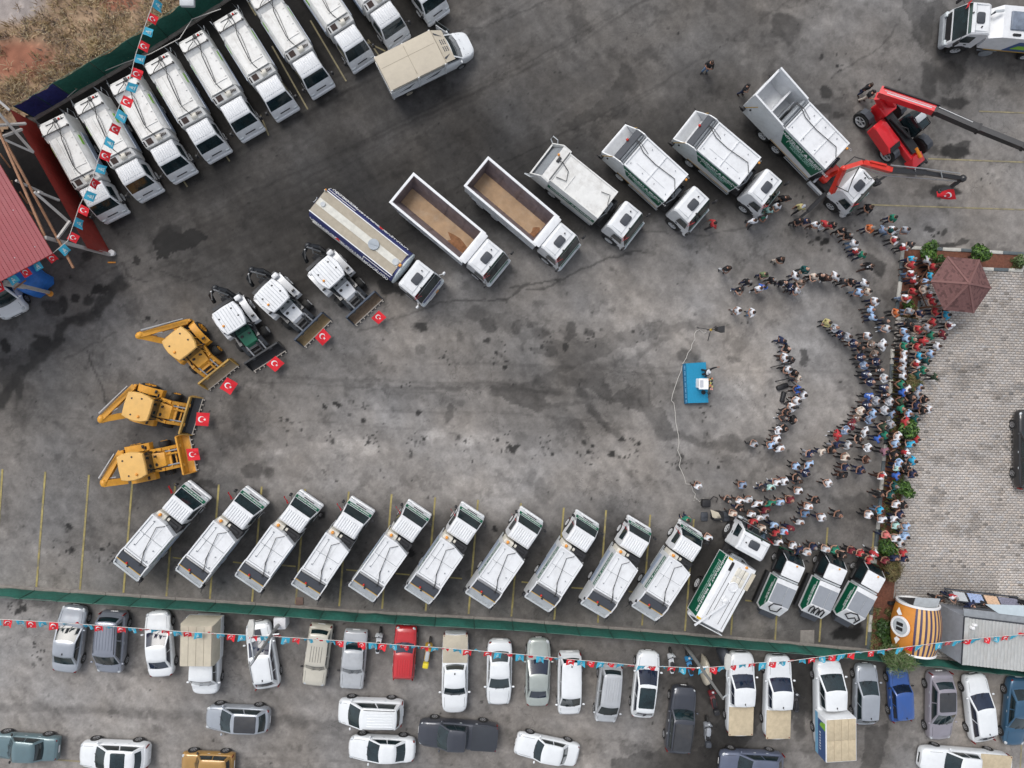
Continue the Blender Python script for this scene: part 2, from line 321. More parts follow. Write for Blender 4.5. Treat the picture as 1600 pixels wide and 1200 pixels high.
for poly, s_ in [([(763,603),(840,592),(850,618),(868,632),(835,641),(800,632),(770,622)],.42),([(905,590),(940,590),(960,612),(1000,598),(1010,590),(1020,625),(1038,650),(1064,686),(1040,684),(1010,655),(995,640),(960,630),(930,616),(910,602)],.40),
 ([(828,545),(865,532),(910,532),(960,520),(990,511),(1030,498),(1045,504),(1078,508),(1090,513),(1060,517),(1010,531),(960,549),(930,563),(900,573),(870,584),(860,600),(848,592),(880,560),(840,553)],.27),([(720,492),(760,486),(800,490),(830,498),(848,510),(852,522),(822,531),(814,548),(806,530),(760,506)],.24),
 ([(918,630),(934,640),(947,658),(970,680),(955,677),(935,660),(922,645)],.45),([(965,560),(1015,566),(1030,590),(1062,600),(1060,640),(1030,620),(1000,590)],.2),([(955,135),(972,98),(990,105),(992,130),(970,160),(930,186),(900,206),(880,200),(920,170)],.30),([(897,210),(940,205),(930,236),(893,236)],.2),
 ([(252,362),(300,360),(325,368),(308,386),(276,392),(262,402),(246,404),(240,388)],.8),([(0,560),(40,545),(90,540),(60,570),(30,600),(0,620)],.35),([(1410,0),(1470,0),(1520,60),(1500,140),(1470,150),(1455,90),(1430,60)],.35),([(1300,150),(1340,160),(1330,190),(1290,185)],.3),([(380,600),(430,640),(400,690),(340,700),(330,660)],.16)]:
    dk = np.maximum(dk, s_*np.where(inpoly(wX, wY, poly), .72+.5*fbm(PX, PY, 1/12., 4, 2), 0))
arc = np.zeros_like(T)
for _ in range(95):   # tyre sweeps along the two lanes
    if rng.random() < .72: ox, oy = rng.uniform(-40, 620), rng.uniform(90, 480); pts_ = [(ox+t*700, oy-(t*430+rng.uniform(-3, 3))*1.0+90*math.sin(t*2.2)*(rng.random()*.2+.5)) for t in np.linspace(0, rng.uniform(.35, 1), 7)]
    else: ox, oy = rng.uniform(-40, 1000), rng.choice([rng.uniform(560, 780), rng.uniform(1080, 1200)]); pts_ = [(ox+t*420, oy+t*rng.uniform(10, 26)+rng.uniform(-2, 2)) for t in np.linspace(0, 1, 6)]
    xs_ = [q[0] for q in pts_]; ys_ = [q[1] for q in pts_]; w_ = rng.uniform(1.2, 4.5); iy, ix = np.where((PX > min(xs_)-8) & (PX < max(xs_)+8) & (PY > min(ys_)-8) & (PY < max(ys_)+8))
    if len(iy) == 0: continue
    dd_ = seg_dist(wX[iy, ix]*.3+PX[iy, ix]*.7, wY[iy, ix]*.3+PY[iy, ix]*.7, pts_); st_ = rng.uniform(.05, .2)*(1 if rng.random() < .75 else -.8); arc[iy, ix] += st_*(1-ss(w_*.3, w_, dd_))
wetA = inpoly(wX, wY, [(950,1215),(955,1188),(1040,1168),(1090,1172),(1130,1120),(1070,1060),(1090,1020),(1300,1030),(1290,1130),(1190,1118),(1178,1150),(1160,1168),(1250,1215)])
wetB = inpoly(wX, wY, [(1352,1132),(1392,1130),(1384,1160),(1378,1190),(1370,1215),(1344,1215),(1350,1170)])
dk = np.maximum(dk, np.where(wetA | wetB, .38, 0))
# bleached, dusty and swept marks
sw = fbm(PX*.55+PY*.25, PY*1.9-PX*.45, 1/46., 5, 6, .6); sw2 = fbm(PX, PY, 1/9., 4, 1, .62); sw3 = fbm(PX, PY, 1/120., 4, 5, .6)
sw4 = fbm(PX*.8-PY*.6, (PY*.8+PX*.6)*.35, 1/9., 4, 3, .65)
T = T*(.82+.36*sw)*(.80+.40*sw2)*(.93+.14*sw3)*(.80+.40*sw4)
T = T*(1-.20*ss(.60, .70, fbm(PX, PY, 1/30., 5, 0, .7)))
lt = ss(.60, .74, fbm(PX, PY*1.3, 1/60., 5, 7, .62)); T = T*(1+.10*lt)
for bx, by, rx, ry in [(420,710,22,6),(500,695,12,8),(680,680,24,8),(730,690,18,14),(1160,75,10,10),(1168,98,14,6),(1320,100,12,14),(700,440,30,14),(730,432,20,8),(560,700,50,16)]:
    d = np.hypot((wX-bx)/rx, (wY-by)/ry); T = T*(1+.28*(1-ss(.4, 1.2, d)))
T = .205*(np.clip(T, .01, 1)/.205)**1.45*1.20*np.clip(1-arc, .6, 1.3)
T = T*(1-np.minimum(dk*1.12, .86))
warm = np.clip(fbm(PX, PY, 1/90., 4, 0)*1.6-.3, 0, 1)
V = np.stack([X.ravel(), Y.ravel(), (0.02*(fbm(X, Y, .12, 3, 2)-.5)).ravel()], -1)
ii = np.arange(nx*ny).reshape(ny, nx)
Fq = np.stack([ii[:-1, :-1], ii[:-1, 1:], ii[1:, 1:], ii[1:, :-1]], -1).reshape(-1, 4)
def npmesh(name, V, F, m, k=4):
    me = bpy.data.meshes.new(name); me.vertices.add(len(V)); me.vertices.foreach_set('co', V.astype(np.float32).ravel())
    me.loops.add(F.size); me.loops.foreach_set('vertex_index', F.astype(np.int32).ravel())
    me.polygons.add(len(F)); me.polygons.foreach_set('loop_start', np.arange(0, F.size, k, dtype=np.int32)); me.polygons.foreach_set('loop_total', np.full(len(F), k, np.int32))
    me.update(calc_edges=True)
    for q in (m if isinstance(m, (list, tuple)) else [m]): me.materials.append(q)
    return me
def asphalt_mat():
    m = bpy.data.materials.new('worn_asphalt'); m.use_nodes = True; nt = m.node_tree; b = nt.nodes['Principled BSDF']; N = nt.nodes.new; L = nt.links.new
    at_ = N('ShaderNodeAttribute'); at_.attribute_name = 'tone'; at_.attribute_type = 'GEOMETRY'
    geo = N('ShaderNodeNewGeometry')
    sep = N('ShaderNodeSeparateColor'); L(at_.outputs['Color'], sep.inputs[0])
    def noise(sc, det, ro=.6):
        n = N('ShaderNodeTexNoise'); n.inputs['Scale'].default_value = sc; n.inputs['Detail'].default_value = det; n.inputs['Roughness'].default_value = ro; L(geo.outputs['Position'], n.inputs['Vector']); return n.outputs['Fac']
    def rng_(src, a, b_, c, d):
        r = N('ShaderNodeMapRange'); r.inputs[1].default_value = a; r.inputs[2].default_value = b_; r.inputs[3].default_value = c; r.inputs[4].default_value = d; L(src, r.inputs[0]); return r.outputs[0]
    def mul(a, b_):
        n = N('ShaderNodeMath'); n.operation = 'MULTIPLY'; L(a, n.inputs[0]); L(b_, n.inputs[1]); return n.outputs[0]
    g = rng_(noise(42, 3, .8), .3, .7, .84, 1.16); s1 = rng_(noise(5.5, 6, .75), .3, .7, .84, 1.16)
    # fine cracks: cell borders, only where a slow mask lets them through
    vo = N('ShaderNodeTexVoronoi'); vo.feature = 'DISTANCE_TO_EDGE'; vo.inputs['Scale'].default_value = .16
    wv = N('ShaderNodeTexNoise'); wv.inputs['Scale'].default_value = .8; wv.inputs['Detail'].default_value = 6; L(geo.outputs['Position'], wv.inputs['Vector'])
    mx_ = N('ShaderNodeVectorMath'); mx_.operation = 'SCALE'; mx_.inputs['Scale'].default_value = 3.2; L(wv.outputs['Color'], mx_.inputs[0])
    ad = N('ShaderNodeVectorMath'); ad.operation = 'ADD'; L(geo.outputs['Position'], ad.inputs[0]); L(mx_.outputs[0], ad.inputs[1]); L(ad.outputs[0], vo.inputs['Vector'])
    cr = rng_(vo.outputs['Distance'], .0, .0045, 0, 1); msk = rng_(noise(.14, 4), .50, .60, 1, 0)
    mxm = N('ShaderNodeMath'); mxm.operation = 'MAXIMUM'; L(cr, mxm.inputs[0]); L(msk, mxm.inputs[1])
    crf = rng_(mxm.outputs[0], 0, 1, .6, 1)
    # pale grit specks
    sp = rng_(noise(26, 2, .5), .74, .80, 0, .5)
    f = mul(mul(g, s1), crf); t = mul(sep.outputs[0], f)
    cmb = N('ShaderNodeCombineColor')
    rr = mul(t, rng_(sep.outputs[1], 0, 1, 1.03, 1.10)); bb = mul(t, rng_(sep.outputs[1], 0, 1, .98, .90)); L(rr, cmb.inputs[0]); L(t, cmb.inputs[1]); L(bb, cmb.inputs[2])
    mix = N('ShaderNodeMix'); mix.data_type = 'RGBA'; mix.inputs[7].default_value = (.34, .32, .30, 1); L(sp, mix.inputs[0]); L(cmb.outputs[0], mix.inputs[6])
    L(mix.outputs[2], b.inputs['Base Color']); L(rng_(sep.outputs[2], 0, 1, .85, .6), b.inputs['Roughness'])
    b.inputs['Specular IOR Level'].default_value = .3
    bp = N('ShaderNodeBump'); bp.inputs['Strength'].default_value = .35; bp.inputs['Distance'].default_value = .02; L(noise(30, 4, .8), bp.inputs['Height']); L(bp.outputs[0], b.inputs['Normal'])
    return m
ASPH = asphalt_mat()
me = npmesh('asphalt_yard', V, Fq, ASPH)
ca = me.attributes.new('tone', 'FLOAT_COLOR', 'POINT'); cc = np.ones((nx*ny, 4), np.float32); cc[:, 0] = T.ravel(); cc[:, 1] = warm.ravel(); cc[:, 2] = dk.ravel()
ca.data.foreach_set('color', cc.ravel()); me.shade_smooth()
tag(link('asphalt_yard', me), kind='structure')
b_ = MB(); b_.box(-1500, 1500, -1500, 1500, -.6, -.12)
tag(b_.build('ground', mat('dusty_ground', (.17, .145, .12), .95, var=.25, scale=.2, bump=.3)), kind='structure')

# yellow bay lines painted on the yard
YLINE = mat('worn_yellow_line', (.32, .265, .10), .8, var=.3, scale=2.2, dirt=.95, dirtcol=(.13, .12, .11))
YL2 = mat('faded_yellow_line', (.26, .225, .13), .8, var=.3, scale=2.2, dirt=.9, dirtcol=(.13, .12, .11))
def line_strip(pts, w=.11, m=YLINE, name='bay_line'):
    b = MB()
    P = [at(x, y) for x, y in pts]
    n = max(2, int((P[-1]-P[0]).length/1.2)); a, e = P[0], P[-1]; d = (e-a).normalized(); s_ = Vector((-d.y, d.x, 0))*w/2
    rs = []
    for i in range(n+1):
        p = a.lerp(e, i/n); rs.append([(p.x+s_.x, p.y+s_.y, .017), (p.x-s_.x, p.y-s_.y, .017)])
    vs = [q for r in rs for q in r]; b._a(vs, [(2*i, 2*i+1, 2*i+3, 2*i+2) for i in range(n)])
    o = b.build(name, m, MARK, ang=0); return o
MARK = tag(link('yellow_bay_markings', None), kind='structure')
for a, e in [((4,733),(-8,912)),((71,737),(57,917)),((139,742),(125,921)),((207,752),(193,926)),((274,755),(260,932)),((342,757),(328,936)),((409,760),(394,940)),((477,764),(462,943)),((545,768),(530,947)),((612,772),(597,951)),((680,777),(665,955)),((747,781),(732,959)),((814,786),(799,963)),((881,793),(866,968)),((947,797),(934,973)),((1016,804),(1003,977)),((1084,811),(1070,986)),((1153,818),(1142,992)),((1221,830),(1211,1000)),((1293,824),(1280,1003)),((1365,832),(1353,1008))]:
    line_strip([a, e], .13)
for a, e in [((270,871),(286,873)),((364,878),(380,880)),((440,883),(462,885)),((541,890),(560,892)),((618,896),(640,898)),((702,902),(722,904)),((815,909),(832,911)),((893,918),(918,920)),((982,924),(1000,926)),((1164,938),(1186,940))]: line_strip([a, e], .1)
for a, e in [((485,32),(541,127)),((425,72),(481,171)),((407,180),(420,212)),((345,232),(359,252)),((285,280),(293,292)),((540,50),(602,80)),((380,-10),(400,24)),((575,62),(604,104)),((1450,248),(1640,255)),((1530,174),(1640,178)),((1360,320),(1640,329)),((86,1187),(150,1191)),((1597,1140),(1594,1200))]:
    line_strip([a, e], .1, YL2)
# precast kerb strip and kerbs
CONC = mat('weathered_concrete', (.24, .22, .20), .9, var=.2, scale=3, bump=.4, dirt=.4, dirtcol=(.11, .10, .09))
KW = mat('white_kerb_paint', (.50, .49, .45), .8, var=.15, dirt=.5, dirtcol=(.22, .20, .17)); KD = mat('dark_kerb_paint', (.095, .115, .125), .8, var=.2, dirt=.4, dirtcol=(.2, .19, .17))
def along(pts, step, z=0.0):
    P = [at(x, y, z) for x, y in pts]; out = []; 
    for a, e in zip(P[:-1], P[1:]):
        n = max(1, round((e-a).length/step))
        for i in range(n): out.append((a.lerp(e, i/n), a.lerp(e, (i+1)/n)))
    return out
def kerb(pts, step=1.05, w=.24, h=.14, alt=True, name='kerb', ms=(KW, KD)):
    root = tag(link(name, None), kind='structure')
    for i, (a, e) in enumerate(along(pts, step)):
        d = (e-a); L_ = d.length; b = MB(); b.rbox(.008, L_-.008, -w/2, w/2, -.05, h, .02, .02, 1)
        o = b.build('kerb_stone', ms[i % 2] if alt else ms[0], root); o.location = a; o.rotation_euler = (0, 0, math.atan2(d.y, d.x))
kerb([(1410,380),(1406,440),(1399,497)], 1.15); kerb([(1399,497),(1431,501)], .7); kerb([(1432,497),(1436,470)], .7)
kerb([(1394,545),(1389,640),(1380,720),(1373,800),(1366,880),(1360,960),(1356,1014)], 1.1)
kerb([(1414,387),(1500,391),(1598,397)], 1.5); kerb([(1599,399),(1598,422)], 1.0); kerb([(1528,420),(1597,423)], 1.1)
kerb([(1420,545),(1411,740),(1401,880),(1396,935)], 1.6, .12, .10, False, 'edging_kerb', (CONC, CONC))
FB = [(-60,914),(0,918),(275,937),(400,945),(560,957),(800,970),(1000,986),(1200,1003),(1360,1018),(1480,1031),(1680,1053)]
kerb([(x, y-2) for x, y in FB], 2.6, .22, .12, False, 'concrete_fence_footing', (CONC, CONC))
# planting beds
SOIL = mat('red_soil', (.16, .062, .038), .95, var=.35, scale=6, bump=.8, dirt=.3, dirtcol=(.10, .07, .05))
def bed(poly, z, name, m):
    b = MB(); b.prism([(p.x, p.y) for p in (at(x, y) for x, y in poly)], -.05, z); return tag(b.build(name, m, ang=0), kind='structure')
bed([(1412,389),(1597,398),(1596,421),(1530,419),(1440,440),(1434,499),(1400,496),(1408,440)], .07, 'planting_bed_soil', SOIL)
bed([(1394,546),(1420,546),(1411,740),(1400,880),(1396,1017),(1357,1015),(1372,800),(1388,640)], .075, 'planting_bed_soil', SOIL)
# pavers
PAV = [(1400,499),(1432,503),(1440,442),(1532,423),(1700,428),(1700,1060),(1398,1020),(1397,935),(1402,880),(1412,740),(1421,547),(1396,545)]
pw = [at(x, y) for x, y in PAV]; pxy = [(p.x, p.y) for p in pw]
bed(PAV, .03, 'paving_bed', mat('dark_joint_sand', (.17, .15, .13), .95, var=.2))
ang = math.radians(-2.0); u = np.array([math.cos(ang), math.sin(ang)]); v_ = np.array([-math.sin(ang), math.cos(ang)])
bw, bh, gp = .335, .188, .022
xs = [p[0] for p in pxy]; ys = [p[1] for p in pxy]; o0 = np.array([min(xs)-2, min(ys)-3]); R_ = int((max(ys)-min(ys)+6)/bh); C_ = int((max(xs)-min(xs)+5)/bw)
rr, cc_ = np.meshgrid(np.arange(R_), np.arange(C_), indexing='ij')
cxp = o0[0]+u[0]*(cc_+.5*(rr % 2))*bw+v_[0]*rr*bh; cyp = o0[1]+u[1]*(cc_+.5*(rr % 2))*bw+v_[1]*rr*bh
msk = inpoly(cxp, cyp, pxy); cxp = cxp[msk]; cyp = cyp[msk]; n = len(cxp)
hz = .055+rng.normal(size=n)*.004; tl = rng.normal(size=(n, 2))*.004; ra = ang+rng.normal(size=n)*.012
VV = np.zeros((n, 8, 3)); k = 0
for zi, (ins) in ((0, 0.0), (1, .008)):
    for sx, sy in ((-1, -1), (1, -1), (1, 1), (-1, 1)):
        lx = sx*((bw-gp)/2-ins); ly = sy*((bh-gp)/2-ins)
        VV[:, k, 0] = cxp+np.cos(ra)*lx-np.sin(ra)*ly; VV[:, k, 1] = cyp+np.sin(ra)*lx+np.cos(ra)*ly
        VV[:, k, 2] = (hz+tl[:, 0]*sx+tl[:, 1]*sy) if zi else .02; k += 1
fq = np.array([(4, 5, 6, 7), (0, 1, 5, 4), (1, 2, 6, 5), (2, 3, 7, 6), (3, 0, 4, 7)])
FF = (np.arange(n)[:, None, None]*8+fq[None]).reshape(-1, 4)
def paver_mat():
    m = bpy.data.materials.new('concrete_pavers'); m.use_nodes = True; nt = m.node_tree; b = nt.nodes['Principled BSDF']; N = nt.nodes.new; L = nt.links.new
    at_ = N('ShaderNodeAttribute'); at_.attribute_name = 'tone'; no = N('ShaderNodeTexNoise'); no.inputs['Scale'].default_value = 25; no.inputs['Detail'].default_value = 4; g = N('ShaderNodeNewGeometry'); L(g.outputs['Position'], no.inputs['Vector'])
    mr = N('ShaderNodeMapRange'); mr.inputs[1].default_value = .3; mr.inputs[2].default_value = .7; mr.inputs[3].default_value = .85; mr.inputs[4].default_value = 1.15; L(no.outputs['Fac'], mr.inputs[0])
    vm = N('ShaderNodeVectorMath'); vm.operation = 'SCALE'; L(at_.outputs['Color'], vm.inputs[0]); L(mr.outputs[0], vm.inputs['Scale']); L(vm.outputs[0], b.inputs['Base Color']); b.inputs['Roughness'].default_value = .9
    bp = N('ShaderNodeBump'); bp.inputs['Strength'].default_value = .4; bp.inputs['Distance'].default_value = .01; L(no.outputs['Fac'], bp.inputs['Height']); L(bp.outputs[0], b.inputs['Normal']); return m
me = npmesh('paving_stones', VV.reshape(-1, 3), FF, paver_mat())
ppx, ppy = topix(cxp, cyp)
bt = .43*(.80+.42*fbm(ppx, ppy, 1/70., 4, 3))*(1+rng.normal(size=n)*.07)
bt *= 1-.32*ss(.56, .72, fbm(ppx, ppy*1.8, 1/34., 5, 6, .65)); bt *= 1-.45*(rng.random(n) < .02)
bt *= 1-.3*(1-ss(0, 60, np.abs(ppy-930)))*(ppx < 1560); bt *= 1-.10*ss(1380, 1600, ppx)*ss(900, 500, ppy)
hue = rng.normal(size=n)*.02+.02
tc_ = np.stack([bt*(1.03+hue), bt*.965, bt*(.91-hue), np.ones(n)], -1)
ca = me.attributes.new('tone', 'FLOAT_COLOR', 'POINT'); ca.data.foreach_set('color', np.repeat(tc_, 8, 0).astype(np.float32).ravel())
tag(link('paving_stones', me), kind='stuff')
# ---------------------------------------------------------------- waste ground behind the upper fence
DP = [(-260,-160),(620,-160),(500,-92),(345,2),(220,82),(108,148),(52,181),(-260,370)]
dpw = [(p.x, p.y) for p in (at(x, y) for x, y in DP)]
dx = np.arange(min(p[0] for p in dpw), max(p[0] for p in dpw), .16); dy = np.arange(min(p[1] for p in dpw), max(p[1] for p in dpw), .16)
DX, DY = np.meshgrid(dx, dy); DPX, DPY = topix(DX, DY); ins = inpoly(DX, DY, dpw)
hgt = .03+.30*fbm(DX, DY, .45, 5, 2, .55)**1.5+.06*fbm(DX, DY, 3., 3, 4)
idx = np.arange(DX.size).reshape(DX.shape); q = ins[:-1, :-1] & ins[1:, 1:] & ins[1:, :-1] & ins[:-1, 1:]
Fd = np.stack([idx[:-1, :-1][q], idx[:-1, 1:][q], idx[1:, 1:][q], idx[1:, :-1][q]], -1)
DIRT = paver_mat(); DIRT.name = 'rough_dirt'
me = npmesh('waste_ground', np.stack([DX.ravel(), DY.ravel(), hgt.ravel()], -1), Fd, DIRT)
base = np.zeros(DX.shape+(3,)); g1 = np.array([.32, .22, .14]); r1 = np.array([.30, .125, .075]); p1 = np.array([.33, .29, .27])
redf = np.clip(1-ss(.5, 1.3, np.hypot((DPX-25)/75, (DPY-95)/34)), 0, 1)+np.clip(1-ss(.5, 1.3, np.hypot((DPX-190)/34, (DPY-8)/14)), 0, 1)
grf = np.clip(1-ss(.6, 1.2, np.hypot((DPX-10)/70, (DPY-8)/34)), 0, 1)
nf = fbm(DPX, DPY, 1/25., 5, 1, .65)
base = g1*(1-redf[..., None])+r1*redf[..., None]; base = base*(1-grf[..., None])+p1*grf[..., None]
base = base*(.55+.9*nf[..., None])*(.8+.4*fbm(DPX, DPY, 1/6., 3, 3)[..., None])*np.where(rng.random(DX.shape) < .05, 1.35, 1.0)[..., None]
ca = me.attributes.new('tone', 'FLOAT_COLOR', 'POINT'); cq = np.ones((DX.size, 4), np.float32); cq[:, :3] = base.reshape(-1, 3); ca.data.foreach_set('color', cq.ravel()); me.shade_smooth()
tag(link('waste_ground', me), kind='structure')
def tufts(name, pts, mats_, hmin=.15, hmax=.5, blades=12, w=.012, spread=.22, splay=1.0):
    VA = []; FA = []; MI = []; o = 0
    for (x, y, z, s_) in pts:
        mi = int(rng.integers(0, len(mats_)))
        for _ in range(blades):
            a = rng.uniform(0, 2*math.pi); r = rng.uniform(0, spread)*s_; h = rng.uniform(hmin, hmax)*s_; l = h*rng.uniform(.4, 1.3)*splay; a2 = a+rng.normal()*.8
            bx, by = x+math.cos(a)*r, y+math.sin(a)*r; tx, ty = bx+math.cos(a2)*l, by+math.sin(a2)*l; px_, py_ = -math.sin(a2)*w*2, math.cos(a2)*w*2
            VA += [(bx-px_, by-py_, z), (bx+px_, by+py_, z), ((bx+tx)/2+px_*.7, (by+ty)/2+py_*.7, z+h*.75), ((bx+tx)/2-px_*.7, (by+ty)/2-py_*.7, z+h*.75), (tx, ty, z+h)]
            FA += [(o, o+1, o+2), (o, o+2, o+3), (o+3, o+2, o+4)]; MI += [mi]*3; o += 5
    me = npmesh(name, np.array(VA), np.array(FA), mats_, 3); me.polygons.foreach_set('material_index', MI); return tag(link(name, me), kind='stuff')
DG = [mat('dry_grass_straw', (.42, .31, .16), .9, var=.25), mat('dry_grass_brown', (.25, .17, .09), .9, var=.25), mat('dry_grass_pale', (.50, .41, .26), .9, var=.2), mat('dry_weed_grey', (.2, .155, .12), .9, var=.2)]
pts = []
for _ in range(5200):
    px, py = rng.uniform(-60, 350), rng.uniform(-40, 180)
    if not inpoly(np.array([px]), np.array([py]), [(-100,-60),(420,-60),(330,-4),(215,78),(90,148),(45,174),(-100,260)])[0]: continue
    dens = .25+.9*math.exp(-((py-(150-px*.42))/38)**2)+.5*(vnoise(np.array([px/22]), np.array([py/22]), 2)[0] > .52)
    if math.hypot((px-15)/80, (py-90)/30) < 1 or math.hypot((px-5)/75, (py-5)/32) < 1: dens *= .12
    if rng.random() < dens*.62:
        p = at(px, py); pts.append((p.x, p.y, .1, rng.uniform(.5, 1.25)))
tufts('dry_grass', pts, DG, .12, .42, 11, .012)
pts = []
for poly, nn in (([(1394,550),(1420,550),(1411,740),(1401,880),(1396,905),(1366,905),(1376,800),(1388,640)], 900), ([(1412,480),(1434,480),(1434,498),(1400,496)], 40), ([(1440,404),(1500,408),(1450,432)], 160), ([(1360,950),(1396,950),(1396,1016),(1357,1014)], 300), ([(1575,405),(1596,404),(1596,420),(1575,419)], 50)):
    xx = [q_[0] for q_ in poly]; yy = [q_[1] for q_ in poly]; c_ = 0
    while c_ < nn:
        px, py = rng.uniform(min(xx), max(xx)), rng.uniform(min(yy), max(yy))
        if inpoly(np.array([px]), np.array([py]), poly)[0]:
            c_ += 1
            if vnoise(np.array([px/9]), np.array([py/9]), 4)[0] < .36: continue
            p = at(px, py); pts.append((p.x, p.y, .08, rng.uniform(.3, .7)))
tufts('grass', pts, [mat('grass_green', (.075, .12, .035), .9, var=.3), mat('grass_olive', (.13, .14, .05), .9, var=.3), mat('grass_yellowed', (.22, .18, .08), .9, var=.3)], .1, .3, 10, .012)
# ---------------------------------------------------------------- lorries
TR_TXT = 'ONİKİŞUBAT ▲ BELEDİYESİ'
def small_cab(root, xf, livery=False):
    """ribbed-roof forward-control cab; front bumper at x=xf"""
    b = MB()
    b.prof([(xf-1.95, .55, .93), (xf-.06, .5, .98), (xf, .62, .98), (xf-.02, .95, .98), (xf-.30, 1.38, .97), (xf-.72, 2.12, .86), (xf-.84, 2.2, .84), (xf-1.80, 2.22, .84), (xf-1.93, 2.12, .86), (xf-1.98, 1.4, .95)], .06)
    cab = b.build('cab', WHITE, root)
    r = MB()
    for k in range(9):
        y = -.68+k*.17; r.rbox(xf-1.84, xf-.92, y-.05, y+.05, 2.2, 2.255, .04, .02, 1)
    r.build('roof_ribs', WHITE, cab)
    g = MB(); g.quad((xf-.315, -.88, 1.42), (xf-.315, .88, 1.42), (xf-.715, .80, 2.10), (xf-.715, -.80, 2.10), .012); g.build('windshield', GLASS, root)
    
    for y in (-.5, .1): wp = MB(); wp.bar((xf-.34, y, 1.45), (xf-.47, y+.53, 1.68), .02, .02); wp.build('wiper', BLACK, root)
    for s_ in (-1, 1):
        w = MB(); w.quad((xf-1.55, s_*.975, 1.42), (xf-.55, s_*.975, 1.42), (xf-.85, s_*.89, 2.03), (xf-1.5, s_*.89, 2.03), .01); w.build('side_window', GLASS, root)
        m = MB(); m.tube([(xf-.45, s_*.93, 1.75), (xf-.25, s_*1.14, 1.85), (xf-.28, s_*1.18, 1.45)], .018); m.rbox(xf-.36, xf-.2, s_*1.2-.09, s_*1.2+.09, 1.42, 1.8, .04, .03, 1); m.build('mirror', BLACK, root)
        h = MB(); h.rbox(xf-.10, xf+.02, s_*.78-.16, s_*.78+.16, .78, .96, .05, .02, 2); h.build('headlight', mat('lamp_glass', (.55, .6, .62), .15, coat=.5), root)
    f = MB(); f.rbox(xf-.15, xf+.10, -.99, .99, .38, .66, .12, .04, 3); f.build('bumper', WHITE, root)
    gr = MB(); gr.quad((xf-.045, -.4, 1.02), (xf-.045, .4, 1.02), (xf-.09, .4, 1.07), (xf-.09, -.4, 1.07), .008); gr.build('grille', BLACK, root)
    if livery:
        gs = MB(); gs.quad((xf-.14, -.94, 1.15), (xf-.14, .94, 1.15), (xf-.285, .93, 1.37), (xf-.285, -.93, 1.37), .009); gs.build('front_stripe', GREEN, root)
        t = text_mesh('lettering', 'ONİKİŞUBAT BELEDİYESİ', .13, PWHITE, root, (xf-.20, 0, 1.268), (0, 0, 0), .003); t.rotation_euler = (math.radians(56), 0, math.radians(90))
def chassis(root, xr, xf, w=.42, z=.75):
    b = MB()
    for s_ in (-1, 1): b.box(xr, xf, s_*w-.05, s_*w+.05, z-.14, z+.08)
    for k in range(6): x = xr+.3+(xf-xr-.6)*k/5; b.box(x-.05, x+.05, -w+.05, w-.05, z-.1, z+.04)
    b.box(xr+1.6, xr+2.6, -.85, -.45, .45, .9); b.cyl((xr+2.9, .65, .7), (xr+3.7, .65, .7), .22)
    b.build('chassis', DARK, root)
def side_guard(root, x0, x1, w, z=.7):
    b = MB()
    for s_ in (-1, 1):
        for zz in (z, z+.22): b.bar((x0, s_*w, zz), (x1, s_*w, zz), .03, .07)
        for x in (x0+.15, x1-.15): b.bar((x, s_*w, z-.05), (x, s_*w, z+.45), .04, .04)
    b.build('side_guard', LGREY, root)
